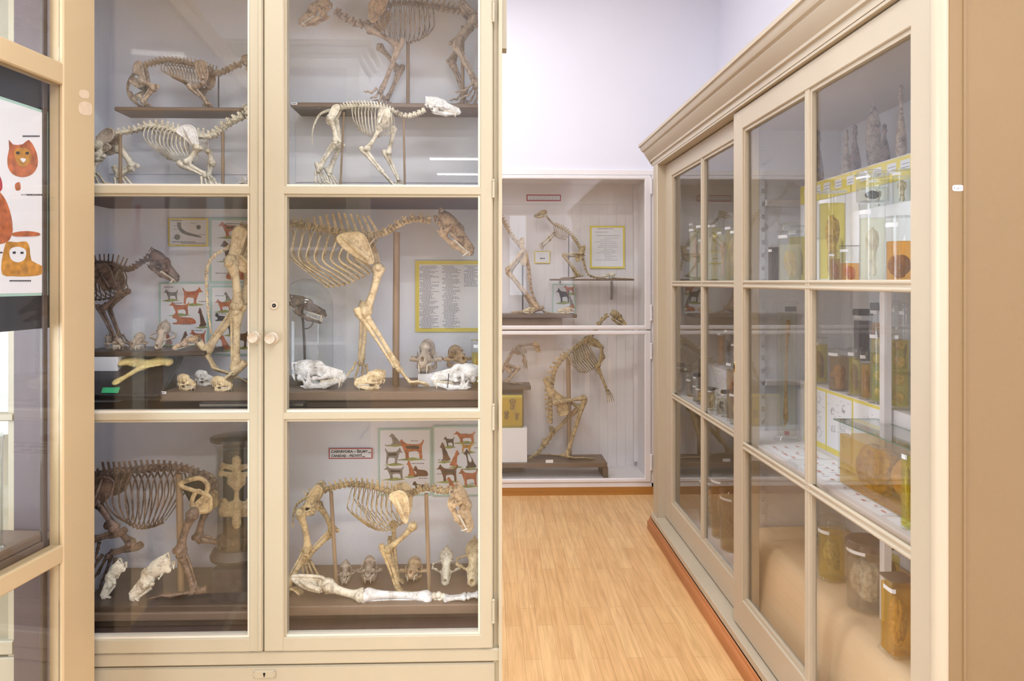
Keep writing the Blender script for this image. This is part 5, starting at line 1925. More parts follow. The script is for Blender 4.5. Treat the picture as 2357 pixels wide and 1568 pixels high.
def dmesh(sp, cl):
    if (sp, cl) not in DM:
        me = PR[sp].copy(); me.materials.clear(); me.materials.append(specmat(cl)); DM[(sp, cl)] = me
    return DM[(sp, cl)]


def jarpx(px, ytop, wpx, X, zb, label, **k):
    """jar centred at pixel column px on the plane X, standing at height zb, its top at pixel row ytop"""
    p = atx(px, ytop, X)
    dist = p.y
    # radius from the pixel width seen at that depth
    r = wpx / 2 * dist / FPX * .93
    if k.get('shape', 'round') != 'round':
        r *= .80
    h = p.z - zb
    return jar(X, p.y, zb, r, h, label, **k)


# ================================================================== right cabinet
XF = 1.0                      # front of the near door
YN, YE = 1.581, 4.44          # near side, far end
XB = 1.56
rc = thing('sliding_door_cabinet', 'long cream cabinet with two glazed sliding doors and cornice along the right wall', 'cabinet', (1.3, 3.0, 0))
mb = MB()
mb.box((.985 + .015, YN, .10), (XB, YN + .02, 2.2))
mb.build('near_side_panel', 'tan', rc)
MB().box((1.03, YN - .003, .10), (1.036, YN, 2.2)).build('panel_edge', 'tan', rc)
MB().box((1.05, YE - .02, .10), (XB, YE, 2.2)).build('far_side_panel', 'cream2', rc)
MB().box((XB - .02, YN + .02, .10), (XB, YE - .02, 2.2)).build('back_panel', 'inwhite', rc)
MB().box((1.075, YN + .02, 2.165), (XB - .02, YE - .02, 2.2)).build('top_panel', 'cream2', rc)
# corner posts
mb = MB()
mb.tube([(1.000, YN + .026, .10), (1.000, YN + .026, 2.2)], .024, 20, flat=1.0)
mb.box((.985, YN + .022, .10), (1.05, YN + .055, 2.2), bev=.004)
mb.build('corner_post', 'cream2', rc, smooth=40)
mb = MB()
mb.box((.985, YE - .10, .10), (1.06, YE, 2.2), bev=.004)
mb.build('corner_post', 'cream2', rc, smooth=40)
# top frame, bottom frame
mb = MB()
mb.box((.987, YN + .02, 2.194), (1.06, YE, 2.2045), bev=.001)
mb.build('top_rail', 'cream2', rc, smooth=30)
mb = MB()
mb.box((.972, YN, .06), (1.07, YE, .104), bev=.004)
mb.build('bottom_rail', 'cream2', rc, smooth=30)
# wooden plinth with stepped moulding
mb = MB()
prof = [(1.08, 0), (.955, 0), (.955, .042), (.959, .050), (.966, .054), (.966, .062), (.972, .067), (.972, .074), (.979, .080), (.986, .088), (1.08, .088)]
vs = [(x, YN - .02, z) for x, z in prof] + [(x, YE + .03, z) for x, z in prof]
k = len(prof)
mb.add(vs, [tuple(range(k)), tuple(range(k, 2 * k))[::-1]] + [(i, i + k, (i + 1) % k + k, (i + 1) % k) for i in range(k)])
mb.build('plinth', 'wood', rc)
# cornice
prof = [(1.10, 2.205), (.985, 2.205), (.985, 2.228), (.975, 2.231), (.975, 2.242), (.968, 2.250), (.960, 2.262), (.950, 2.276), (.944, 2.288), (.944, 2.294), (.934, 2.300), (.927, 2.312), (.924, 2.326), (.916, 2.330), (.916, 2.346), (1.10, 2.346)]
k = len(prof)
mb = MB()
ye = YE + .02
vs = [(x, YN - (1.0 - x) * .9, z) for x, z in prof] + [(x, ye + (1.0 - x) * 1.0, z) for x, z in prof]
mb.add(vs, [(i, i + k, (i + 1) % k + k, (i + 1) % k) for i in range(k)] + [tuple(range(k)), tuple(range(k, 2 * k))[::-1]])
vs = [(x, ye + (1.0 - x) * 1.0, z) for x, z in prof[1:-1]] + [(XB, ye + (1.0 - x) * 1.0, z) for x, z in prof[1:-1]]
kk_ = len(prof) - 2
mb.add(vs, [(i, i + kk_, (i + 1) % kk_ + kk_, (i + 1) % kk_) for i in range(kk_)] + [tuple(range(kk_, 2 * kk_))[::-1]])
vs = [(x, YN - (1.0 - x) * .9, z) for x, z in prof[1:-1]] + [(XB, YN - (1.0 - x) * .9, z) for x, z in prof[1:-1]]
mb.add(vs, [((i + 1) % kk_, (i + 1) % kk_ + kk_, i + kk_, i) for i in range(kk_)] + [tuple(range(kk_, 2 * kk_))])
mb.box((1.0, YN - .06, 2.205), (XB, YE + .06, 2.345))
mb.build('cornice', 'cream2', rc, smooth=25)


def sdoor(Xf, y0, y1, gy0, gy1, my, keyhole=False):
    """sliding door in the plane Xf; y0..y1 outer, glass gy0..gy1, muntin centre my"""
    z0, z1 = .111, 2.19
    gz0, gz1 = .235, 2.108
    Xb = Xf + .032
    d = MB()
    d.box((Xf, y0, z0), (Xb, gy0, z1), bev=.003)
    d.box((Xf, gy1, z0), (Xb, y1, z1), bev=.003)
    d.box((Xf + .0005, gy0 - .01, z0), (Xb, gy1 + .01, gz0), bev=.003)
    d.box((Xf + .0005, gy0 - .01, gz1), (Xb, gy1 + .01, z1), bev=.003)
    door = d.build('sliding_door', 'cream2', rc, smooth=30)
    m = MB()                                                # muntins: flat bar with two rounded beads
    for zc in (1.490, .849):
        m.box((Xf + .006, gy0, zc - .006), (Xb, gy1, zc + .006))
        for q in (-1, 1):
            m.tube([(Xf + .008, gy0, zc + q * .0095), (Xf + .008, gy1, zc + q * .0095)], .0065, 10)
    m.box((Xf + .004, my - .007, gz0), (Xb, my + .007, gz1))
    m.tube([(Xf + .008, my - .009, gz0), (Xf + .008, my - .009, gz1)], .006, 10)
    m.tube([(Xf + .008, my + .009, gz0), (Xf + .008, my + .009, gz1)], .006, 10)
    m.build('glazing_bar', 'cream2', door, smooth=40)
    for (a, b_) in ((gy0, my - .015), (my + .015, gy1)):
        for (c_, e_) in ((gz0, .833), (.865, 1.474), (1.506, gz1)):
            q = MB()
            t = .012
            for (ya, za, yb, zb_) in ((a, c_, a + t, e_), (b_ - t, c_, b_, e_), (a + t, c_, b_ - t, c_ + t), (a + t, e_ - t, b_ - t, e_)):
                if (za == c_ and zb_ == c_ + t and c_ > .3) or (zb_ == e_ and za == e_ - t and e_ < 2.0):
                    continue
                q.box((Xf + .008, ya, za), (Xf + .022, yb, zb_))
            q.build('glazing_bead', 'cream2', door)
            MB().box((Xf + .018, a, c_), (Xf + .021, b_, e_)).build('glass_pane', 'pane', door)
    return door


d1 = sdoor(1.036, 2.90, 4.36, 3.04, 4.198, 3.606)
d2 = sdoor(1.0, 1.640, 3.010, 1.731, 2.905, 2.313)
k_ = atx(1691, 845, 1.0)
q = MB()
q.lathe([(.0, -.002), (.010, -.002), (.0115, 0), (.0115, .001)], (0, 0, 0), 20, axis='x')
o = q.build('finger_plate', 'brass', d2, smooth=40, rel=False)
o.location = Vector((1.0, k_.y - .0, k_.z)) - rc.location
o.scale = (1, .6, 2.0)
q = MB(); q.lathe([(.0, -.0035), (.005, -.003), (.005, -.002)], (0, 0, 0), 14, axis='x')
o = q.build('keyhole', 'dark', d2, rel=False); o.location = Vector((1.0, k_.y, k_.z)) - rc.location; o.scale = (1, .7, 2)
# interior: partition, notched strips, shelves
YPt = 3.20
MB().box((1.075, YPt, .11), (XB - .02, YPt + .018, 2.17)).build('partition', 'inwhite', rc)
for (yy, zt_) in ((YPt - .012, 2.15), (YN + .03, 2.15), (YPt + .02, 2.15), (YE - .035, 2.15)):
    q = MB()
    xs_ = 1.165 if yy < YPt and yy > 2 else 1.078
    q.box((xs_, yy, .14), (xs_ + .018, yy + .012, zt_))
    z = .17
    while z < zt_ - .05:
        q.box((xs_ + .018, yy, z), (xs_ + .032, yy + .012, z + .036))
        z += .056
    q.build('notched_strip', 'inwhite', rc)
for yy in (YPt - .012,):
    for z in (1.045, 1.83):
        MB().box((1.20, yy - .006, z), (1.50, yy + .01, z + .03), bev=.002).build('shelf_batten', 'white', rc, smooth=30)
for (a, b_) in ((YN + .025, YPt - .005), (YPt + .02, YE - .022)):
    MB().box((1.075, a, 1.482), (XB - .022, b_, 1.498), bev=.001).build('shelf', 'white', rc, smooth=30)
    MB().box((1.062, a, .832), (XB - .022, b_, .850), bev=.001).build('shelf', 'white', rc, smooth=30)
    MB().box((1.062, a, .112), (XB - .022, b_, .132)).build('bottom_board', 'white', rc)
for a in (YN + .02, YPt + .018, YE - .04):
    pass
# risers (raised rear ledges)
ZU, ZMd = 1.890, 1.096
MB().box((1.27, YN + .03, 1.4985), (XB - .022, 2.99, ZU)).build('rear_riser', 'white', rc)
MB().box((1.27, YN + .03, .8505), (XB - .022, 2.99, ZMd)).build('rear_riser', 'white', rc)
MB().box((1.27, YPt + .02, .8505), (XB - .022, YE - .03, 1.02)).build('rear_riser', 'white', rc)
pu = atx(2040, 900, 1.25)
MB().box((1.235, pu.y - .012, .133), (1.262, pu.y + .014, 1.481), bev=.002).build('upright', 'white', rc, smooth=30)

# yellow name strip along the upper riser
st = thing('name_strip', 'yellow card strip with white name tags along the upper raised ledge', 'sign', (1.2695, 2.3, 1.82))
ya, yb = YN + .04, 2.985
ysp = atx(1960, 390, 1.27).y
for (a, b_) in ((ya, ysp - .004), (ysp + .002, yb)):
    MB().box((1.2675, a, 1.815), (1.2692, b_, 1.886)).build('yellow_card', 'yellow', st)
MB().box((1.2690, ya, 1.50), (1.2699, yb, 1.813)).build('white_sheet', 'paper', st)
rnd = random.Random(3)
y = ya + .02
while y < yb - .06:
    t_ = MB().box((1.2668, y, 1.842), (1.2675, y + .052, 1.874)).build('name_tag', 'paper', st)
    q = MB()
    for i in range(2):
        yy = y + .004
        while yy < y + .042:
            w_ = rnd.uniform(.003, .007)
            q.box((1.2664, yy, 1.850 + .011 * i), (1.2668, yy + w_, 1.8516 + .011 * i)); yy += w_ + .002
    q.build('small_print', 'ink', t_)
    y += rnd.uniform(.075, .1)
# drawings with yellow borders on the middle riser
ed = [atx(p, 900, 1.27).y for p in (1866, 1903, 1964, 2036)]
for i in range(3):
    b_, a = ed[i] + (.06 if i == 0 else 0), ed[i + 1]
    a += .0
    t = thing('anatomy_sheet', ['white sheet of small drawings nearest the partition, under the brown head jar', 'white sheet of round line drawings in the middle, behind the glass tank', 'white sheet with one round drawing, right beside the white upright'][i], 'drawing', (1.2695, (a + b_) / 2, .86), None)
    MB().box((1.2682, a + .001, .862), (1.2696, b_ - .001, ZMd - .004)).build('yellow_border', 'yellow', t)
    MB().box((1.2674, a + .006, .884), (1.2681, b_ - .006, ZMd - .014)).build('sheet', 'paper', t)
    q = MB()
    rnd = random.Random(40 + i)
    for (fy_, fz_, rr) in (((.30, .2, .022), (.7, .35, .018), (.35, .5, .026), (.72, .68, .020), (.3, .82, .018)) if i != 2 else ((.5, .74, .024),)):
        cy_, cz_ = a + (b_ - a) * fy_, .885 + (ZMd - .9) * fz_
        for m in range(7):
            a0 = rnd.uniform(0, 6.3)
            rr2 = rr * rnd.uniform(.35, 1)
            pts = [(1.2672, cy_ + rr2 * math.cos(a0 + u * .35), cz_ + rr2 * math.sin(a0 + u * .35)) for u in range(6)]
            q.tube(pts, .0006, 4)
        for m in range(5):
            yy = cy_ + rnd.uniform(-.05, .03); zz = cz_ + rnd.uniform(-.03, .03)
            q.box((1.2670, yy, zz), (1.2674, yy + rnd.uniform(.008, .018), zz + .0012))
    q.build('line_drawing', 'lightink', t)
# printed sheets lying on the middle shelf
rnd = random.Random(8)
pls = [(1.09, 1.70, .16, .30, 'nearest the camera'), (1.085, 2.02, .16, .33, 'in front of the glass tank'), (1.09, 2.37, .165, .28, 'in the middle of the shelf'), (1.085, 2.67, .17, .24, 'beside the tall glass cylinder')]
for i, (x0, y0, dx, dy, where) in enumerate(pls):
    t = thing('printed_sheet', 'white sheet with rows of small red drawings, lying ' + where, 'paper', (x0, y0, .8505))
    MB().box((x0, y0, .8505), (x0 + dx, y0 + dy, .8515)).build('sheet', 'paper', t)
    q = MB()
    for r_ in range(5):
        for c_ in range(3):
            if rnd.random() < .1: continue
            cx_, cyy = x0 + .03 + c_ * .05, y0 + .03 + r_ * (dy - .05) / 4.6
            rq = rnd.uniform(.006, .011); q.lathe([(.0, .0), (rq, 0), (rq, .0003), (0, .0003)], (cx_ + rnd.uniform(-.008, .008), cyy + rnd.uniform(-.01, .01), .8516), 8, sx=.6, sy=rnd.uniform(.8, 1.8), mi=0)
            q.box((cx_ - .014, cyy - .02, .8516), (cx_ + .010, cyy - .018, .8519), 1)
    q.build('red_print', [paint('pale_red_print', (214, 150, 146), .8, .1, 60, 0), M['lightink']] if i == 0 else [bpy.data.materials['pale_red_print'], M['lightink']], t)
# cloth draped in the bottom compartment
mb = MB()
NXc, NYc = 26, 60
profx = [(1.045, .135), (1.06, .150), (1.075, .20), (1.09, .29), (1.105, .37), (1.125, .415), (1.15, .428), (1.25, .432), (1.40, .434), (1.53, .436)]
pc = catmull([(x, 0, z) for x, z in profx], NXc)
vs = []
for j in range(NYc):
    y = YN + .03 + (YPt - .02 - YN - .03) * j / (NYc - 1)
    for p in pc:
        nz = mnoise.noise(Vector((p.x * 5, y * 4, 2.2)))
        fl = max(0, 1 - abs(p.x - 1.09) / .06)
        vs.append((p.x + nz * .012 * fl, y, p.z + nz * .010 * min(1, (p.x - 1.045) * 20) * (1.0 if p.x < 1.16 else .15)))
fs = [(j * NXc + i, j * NXc + i + 1, (j + 1) * NXc + i + 1, (j + 1) * NXc + i) for j in range(NYc - 1) for i in range(NXc - 1)]
n0 = len(vs)
vs += [(a, b_, c_ - .004) for a, b_, c_ in vs]
fs += [tuple(q + n0 for q in f)[::-1] for f in fs]
o = mb.add(vs, fs).build('draped_cloth', 'cloth', smooth=80, loc=(1.2, 2.3, .14))
tag(o, 'beige cloth draped over the bottom compartment under the brain jars', 'cloth')

# --- jars, upper compartment of the near door
ZS = 1.4985
L3 = 'upper shelf behind the near sliding door'
jarpx(1916, 440, 62, 1.17, ZS, 'tall jar with knobbed lid and long pleated tan specimen in yellow liquid, upper shelf', liquid='yellow', fill=.86, spec='hang', sc_='tan', lid='knob', sw=.9)
jarpx(1876, 548, 30, 1.235, ZS, 'half-hidden yellow jar against the left glazing bar, upper shelf', liquid='yellow', fill=.7, spec='lump', sc_='yellow')
jarpx(1922, 578, 28, 1.10, ZS, 'small jar with dusty pink crumbly specimen, in front of the tall knobbed jar', liquid='brown', fill=.75, spec='lump', sc_='pink', sw=.9)
jarpx(1956, 566, 46, 1.13, ZS, 'small jar of orange liquid with a dark rim, between the tall jars', liquid='orange', fill=.52, spec='lump', sc_='orange', lidmat=M['wire'])
jt = jarpx(2008, 466, 60, 1.13, ZS, 'tall clear jar with a pale cone-shaped specimen and a jar stacked on top', liquid='milky', fill=.80, spec='hang', sc_='pale', sw=.85)
p_ = atx(2008, 466, 1.13)
jar(1.13, p_.y, p_.z + .0005, .044, atx(2008, 402, 1.13).z - p_.z, 'short wide jar with a black block inside, stacked on the tall clear jar', liquid='clear', fill=.5, spec='slab', sc_='dark', lid='dome', sw=.6)
jarpx(2070, 498, 62, 1.125, ZS, 'wide jar of orange-brown liquid with a dark round organ, right end of the upper shelf', liquid='orange', fill=.62, spec='brain', sc_='brown', lid='flat', sw=1.0, spec_h=.42, tags=1)
bk_ = atx(2070, 470, 1.225)
MB_ = MB().box((1.205, bk_.y - .10, ZS), (1.262, bk_.y + .26, atx(2070, 470, 1.225).z)).build('white_step', 'paper', loc=(1.23, bk_.y, ZS))
tag(MB_, 'white step block at the back of the upper shelf', 'block')
jar(1.233, bk_.y, bk_.z + .0005, .026, atx(2070, 392, 1.23).z - bk_.z, 'clear jar with a pale specimen on the white step block', liquid='clear', fill=.8, spec='hang', sc_='pale', lid='flat')
jar(1.233, bk_.y + .14, bk_.z + .0005, .024, .10, 'empty-looking clear jar next on the white step block', liquid='clear', fill=.7, spec='hang', sc_='grey', lid='knob')
jarpx(1780, 566, 28, 1.10, ZS, 'dark-backed small jar with a tan sliver beside the notched strip', liquid='dark', fill=.96, spec='hang', sc_='tan', shape='square', sw=.9)
jarpx(1818, 530, 54, 1.15, ZS, 'jar of pale yellow liquid with ringed specimen, left pane of the near door', liquid='milky', fill=.72, spec='lump', sc_='yellow', lid='dome')
jarpx(1836, 520, 44, 1.22, ZS, 'yellow jar partly behind the glazing bar, left pane of the near door', liquid='yellow', fill=.8, spec='lump', sc_='tan')
MBb = MB().box((1.255 - .03, 2.62, ZS), (1.262, 2.80, 1.655)).build('white_step', 'paper', loc=(1.24, 2.7, ZS))
tag(MBb, 'slim white step block near the partition on the upper shelf', 'block')
# dark pear-shaped dried specimens on the upper ledge
for i, (px, y0, y1, w_, X_, mt, lb) in enumerate(((1883, 300, 402, 26, 1.33, 'b_dark', 'dark pear-shaped dried bladder, leftmost on the upper ledge'), (1948, 298, 398, 24, 1.36, 'b_grey', 'mottled grey pear-shaped dried bladder beside the cream reflection'),
                                              (1968, 288, 388, 26, 1.32, 'b_dark', 'black pear-shaped dried bladder with a long neck, above the split of the yellow strip'),
                                              (2036, 286, 360, 26, 1.31, 'b_dark', 'short black pear-shaped bladder with knotted neck'), (2074, 196, 352, 24, 1.31, 'b_brown', 'long brown dried bladder at the right of the upper ledge'),
                                              (2010, 200, 300, 34, 1.40, 'b_grey', 'pale grey round gourd-like organ with a stem, at the back of the ledge'))):
    p = atx(px, y0, X_)
    k = p.y / FPX
    h = p.z - (ZU + .0)
    r = w_ / 2 * k
    q = MB()
    if i < 5:
        pf = [(0, 0), (r * .6, .002), (r, h * .12), (r * .98, h * .26), (r * .62, h * .5), (r * .34, h * .66), (r * .30, h * .76), (r * .5, h * .83), (r * .34, h * .9), (r * .42, h * .96), (r * .2, h), (0, h)]
    else:
        pf = [(0, 0), (r * .5, .002), (r * .85, h * .2), (r, h * .4), (r * .9, h * .58), (r * .5, h * .72), (r * .16, h * .8), (r * .12, h * .92), (r * .25, h * .97), (0, h)]
    q.lathe(pf, (X_, p.y, ZU + .0005), 20)
    o = q.build('dried_bladder', mt, smooth=60, loc=(X_, p.y, ZU))
    tag(o, lb, 'specimen')
# --- middle compartment
ZQ = ZMd + .0005
jarpx(1886, 776, 40, 1.31, ZQ, 'jar with dark torn organ in olive liquid, leftmost on the middle ledge', liquid='yellow', fill=.85, spec='lump', sc_='brown', tags=1)
jarpx(1932, 802, 50, 1.30, ZQ, 'jar with a tan snouted head specimen in brown liquid on the middle ledge', liquid='brown', fill=.82, spec='head', sc_='tan', sw=.95, yaw=R(-60))
jarpx(1967, 800, 30, 1.295, ZQ, 'narrow jar with a wrinkled brown piece, right of the head jar', liquid='yellow', fill=.8, spec='lump', sc_='brown', shape='round', foot=True)
jarpx(1994, 806, 28, 1.295, ZQ, 'narrow jar with lumpy pinkish tissue, left of the vivid yellow cylinder', liquid='amber', fill=.72, spec='lump', sc_='tan', foot=True)
jarpx(2022, 752, 40, 1.292, ZQ, 'tall cylinder of vivid yellow liquid with stacked brain slices behind the upright', liquid='green', fill=.86, discs=4, sc_='tan', foot=True, yaw=R(-60), lid='cap', lidmat=M['jar'])
jarpx(2070, 752, 46, 1.30, ZQ, 'tall cylinder of pale olive liquid with four oval slices, right of the upright', liquid='yellow', fill=.84, discs=4, sc_='tan', yaw=R(-60), lid='flat')
jarpx(1986, 714, 44, 1.44, 1.19, 'black-lidded square jar with a dark organ on the rear step', liquid='dark', fill=.8, spec='lump', sc_='dark', shape='square', lid='cap')
jarpx(2020, 700, 34, 1.42, 1.19, 'small jar of reddish-brown content on the rear step behind the yellow cylinder', liquid='orange', fill=.7, spec='lump', sc_='brown', lid='cap', lidmat=M['wire'])
jarpx(2060, 694, 26, 1.40, 1.19, 'small clear flask with a hooked stopper on the rear step', liquid='clear', fill=.4, spec='hang', sc_='pale', lid='knob')
jarpx(2082, 700, 24, 1.40, 1.19, 'small clear bottle at the right of the rear step', liquid='clear', fill=.5, spec='hang', sc_='brown', lid='knob')
o = MB().box((1.38, YN + .04, ZMd + .0005), (1.53, 2.5, 1.1895)).build('rear_step', 'greyin', loc=(1.45, 2.0, ZMd))
tag(o, 'grey step at the back of the middle ledge', 'block')
# tall measuring cylinder with a long bone
p = atx(1812, 1012, 1.20)
yc = 1.2 / 1.5
cyl = thing('glass_cylinder', 'tall narrow glass cylinder on a round foot with a long thin bone inside', 'jar', (1.165, 0, .8505))
pc_ = None
# centre from the foot on the shelf
d_ = ray(1811, 1012); kz = (.8525 - ZC) / d_.z
cx_, cyy = d_.x * kz, d_.y * kz
cyl.location = (cx_, cyy, .8505)
rr = 22 * cyy / FPX
ht = ZC + ray(1811, 694).z * (cyy / ray(1811, 694).y) - .8505
c = (cx_, cyy, .8505)
MB().lathe([(0, 0), (rr * 1.35, 0), (rr * 1.4, .006), (rr * 1.2, .012), (rr * .98, .02), (rr, .05), (rr, ht * .97), (rr * 1.15, ht * .985), (rr * 1.15, ht), (rr * .95, ht)], c, 32).build('glass_body', 'jar', cyl, smooth=40)
MB().lathe([(0, .02), (rr * .93, .02), (rr * .93, ht * .92), (0, ht * .92)], c, 28).build('liquid', liqmat('clear'), cyl, smooth=40)
q = MB()
longbone(q, (cx_ - .004, cyy, .8505 + ht * .14), (cx_ + .006, cyy, .8505 + ht * .86), .0055, .01, heads=1.3)
q.tube([(cx_ - .004, cyy, .8505 + ht * .15), (cx_ - .008, cyy, .8505 + ht * .10), (cx_ - .016, cyy, .8505 + ht * .09)], [.005, .004, .002], 8)
q.build('long_bone', specmat('tan'), cyl, smooth=50)
MB().box((cx_ - .008, cyy - .008, .872), (cx_ + .008, cyy + .008, .886)).build('red_block', 'red', cyl)
MB().box((cx_ - rr * .6, cyy - rr * 1.02, .8505 + ht * .93), (cx_ + rr * .6, cyy - rr * .98, .8505 + ht * .965)).build('paper_tag', 'dboard', cyl)
# glass tank
tk = thing('glass_tank', 'large rectangular glass tank of amber liquid with a big folded organ, on the white shelf', 'tank', (1.2, 1.9, .8505))
tx0, tx1 = 1.115, 1.235
a_ = atx(1966, 1100, tx0); y1_ = 2.145
y0_ = 1.70
y0_, y1_ = 1.735, atx(1967, 1100, 1.18).y
hT = atx(1967, 968, 1.18).z - .8505
x0_, x1_ = 1.125, 1.245
t = .004
q = MB()
for (a, b_) in (((x0_, y0_, .8505), (x0_ + t, y1_, .8505 + hT)), ((x1_ - t, y0_, .8505), (x1_, y1_, .8505 + hT)), ((x0_ + t, y0_, .8505), (x1_ - t, y0_ + t, .8505 + hT)), ((x0_ + t, y1_ - t, .8505), (x1_ - t, y1_, .8505 + hT)), ((x0_ + t, y0_ + t, .8505), (x1_ - t, y1_ - t, .8505 + t))):
    q.box(a, b_)
q.build('glass_walls', 'jar', tk)
MB().box((x0_ - .008, y0_ - .01, .8505 + hT + .0005), (x1_ + .012, y1_ + .012, .8505 + hT + .004)).build('glass_lid', 'pane', tk)
q = MB()
for (a, b_) in (((x0_ - .009, y0_ - .011), (x0_ - .008, y1_ + .013)), ((x1_ + .012, y0_ - .011), (x1_ + .013, y1_ + .013)), ((x0_ - .009, y1_ + .012), (x1_ + .013, y1_ + .013))):
    q.box((a[0], a[1], .8505 + hT + .0005), (b_[0], b_[1], .8505 + hT + .004))
q.build('lid_edge', 'glassedge', tk)
MB().box((x0_ + t * 1.2, y0_ + t * 1.2, .8505 + t * 1.3), (x1_ - t * 1.2, y1_ - t * 1.2, .8505 + hT * .80)).build('liquid', liqmat('amber'), tk)
for (yy, sc2, dz, cl) in ((y0_ + (y1_ - y0_) * .78, .17, .0, 'tan'), (y0_ + (y1_ - y0_) * .50, .19, .006, 'yellow'), (y0_ + (y1_ - y0_) * .20, .19, -.004, 'tan')):
    o = bpy.data.objects.new('folded_organ', dmesh('brain' if cl == 'tan' else 'lump', cl)); col.objects.link(o); o.parent = tk
    o.location = Vector(((x0_ + x1_) / 2, yy, .8505 + hT * .39 + dz)) - tk.location
    o.scale = (.155, sc2 * 1.25, hT * .95)
MB().box((x0_ - .0008, y1_ - .09, .8505 + hT * .86), (x0_ - .0002, y1_ - .055, .8505 + hT * .92)).build('paper_tag', 'paper', tk)
jarpx(2089, 1026, 32, 1.095, .8505 + .001, 'slim jar of green-yellow liquid in front of the glass tank, at the right glass edge', liquid='green', fill=.88, spec='hang', sc_='yellow', shape='square')
# --- bottom compartment
ZC2 = .438
jarpx(1914, 1204, 62, 1.225, ZC2, 'footed jar with spongy yellow-grey lump in yellow liquid, bottom compartment', liquid='yellow', fill=.84, spec='lump', sc_='grey', foot=True, lid='dome', lidmat=M['jar'], sw=.95)
jarpx(1998, 1244, 100, 1.235, ZC2, 'large wide jar with grey screw-like lid holding a pale wrinkled brain', liquid='grey', fill=.78, spec='brain', sc_='pale', lid='cap', lidmat=glassmat('grey_lid', (.5, .46, .44), .05, body=.55, bcol=(130, 112, 100)), sw=.95, yaw=R(20), spec_h=.74)
jarpx(2066, 1328, 78, 1.165, ZC2, 'rectangular jar with dark lid and a veined brain, front right of the bottom compartment', liquid='amber', fill=.9, spec='brain', sc_='tan', shape='rect', foot=True, lid='flat', lidmat=M['board'], sw=.85)
jarpx(1877, 1216, 26, 1.32, ZC2, 'slender clear cylinder at the back left of the bottom compartment', liquid='clear', fill=.8, spec='hang', sc_='grey', foot=True)
jarpx(2052, 1250, 40, 1.40, ZC2, 'yellow jar behind the white upright, bottom compartment', liquid='yellow', fill=.7, spec='lump', sc_='brown', lid='cap', lidmat=M['board'])
# --- far door: rows of jars
rnd = random.Random(12)
cols_ = ['pale', 'tan', 'yellow', 'pink', 'grey', 'dark']
adj = ['first', 'second', 'third', 'fourth', 'fifth', 'sixth', 'seventh', 'eighth', 'ninth', 'tenth', 'eleventh', 'twelfth']
y = 3.30
i = 0
while y < 4.33 and i < 12:
    r = rnd.uniform(.026, .040)
    y += r
    h = rnd.uniform(.22, .34) + (.1 if i in (9, 10) else 0)
    cl = cols_[i % 6]
    lq = ['milky', 'clear', 'yellow', 'milky', 'yellow', 'clear'][i % 6]
    jar(1.15 + rnd.uniform(-.02, .03), y, ZS, r, h, '%s jar from the partition on the upper shelf behind the far door, %s content' % (adj[i], {'pale': 'whitish', 'tan': 'tan', 'yellow': 'yellow', 'pink': 'pinkish', 'grey': 'greyish', 'dark': 'blackish'}[cl]),
        liquid=lq, fill=.85, spec=['hang', 'lump', 'hang'][i % 3], sc_=cl, lid=['flat', 'knob', 'dome'][i % 3], group='jars on the upper shelf behind the far door')
    y += r + rnd.uniform(.012, .03); i += 1
y = 3.30; i = 0
while y < 4.33 and i < 12:
    r = rnd.uniform(.018, .034)
    y += r
    h = rnd.uniform(.09, .19) if i != 1 else .30
    cl = cols_[(i + 2) % 6]
    jar(1.12 + rnd.uniform(-.01, .03), y, .8505, r, h, '%s small bottle from the partition on the middle shelf behind the far door, %s content' % (adj[i], {'pale': 'whitish', 'tan': 'tan', 'yellow': 'yellow', 'pink': 'pinkish', 'grey': 'greyish', 'dark': 'blackish'}[cl]),
        liquid=['clear', 'brown', 'clear', 'grey'][i % 4], fill=.8, spec=['lump', 'hang', 'lump'][i % 3], sc_=cl, lid=['knob', 'flat', 'cap'][i % 3], lidmat=None, group='small bottles on the middle shelf behind the far door')
    y += r + rnd.uniform(.03, .05); i += 1
y = 3.30; i = 0
while y < 4.25 and i < 12:
    r = rnd.uniform(.018, .030)
    y += r
    h = rnd.uniform(.12, .24)
    cl = cols_[(i * 2 + 3) % 6]
    jar(1.34, y, 1.0205, r, h, '%s bottle from the partition on the raised rear step behind the far door' % adj[i], liquid=['clear', 'grey', 'amber'][i % 3], fill=.8, spec=['hang', 'lump'][i % 2], sc_=cl,
        lid=['knob', 'flat'][i % 2], group='bottles on the rear step behind the far door')
    y += r + rnd.uniform(.05, .08); i += 1
y = 3.28
for i, (r, h, cl, lq) in enumerate(((.085, .33, 'grey', 'grey'), (.07, .36, 'tan', 'yellow'), (.08, .30, 'brown', 'brown'), (.07, .34, 'grey', 'brown'), (.08, .28, 'tan', 'grey'))):
    y += r
    jar(1.26, y, .1325, r, h, '%s large jar from the partition at the bottom behind the far door, %s organ' % (adj[i], {'grey': 'greyish', 'tan': 'tan', 'brown': 'brown'}[cl]), liquid=lq, fill=.85, spec=['lump', 'brain', 'lump'][i % 3], sc_=cl, lid='cap', lidmat=M['jar'],
        group='large jars at the bottom behind the far door')
    y += r + .04
o = MB().prism([(1.30, 3.45, ZS), (1.30, 3.80, ZS), (1.30, 3.80, 1.66), (1.30, 3.45, 1.74)], (.004, 0, 0)).build('white_card', 'paper', loc=(1.3, 3.3, ZS))
tag(o, 'white card standing behind the jars on the upper shelf, far door', 'paper')

# yellow jar at the right edge of the left cabinet
p = at(1094, 884, 2.06)
jar(at(1100, 880, 2.02).x, 2.035, ZM, .019, at(1100, 782, 2.035).z - ZM, 'jar with yellow specimen at the right end of the middle compartment beside the brown skull', liquid='yellow', fill=.72, spec='lump', sc_='yellow', front=R(-90))
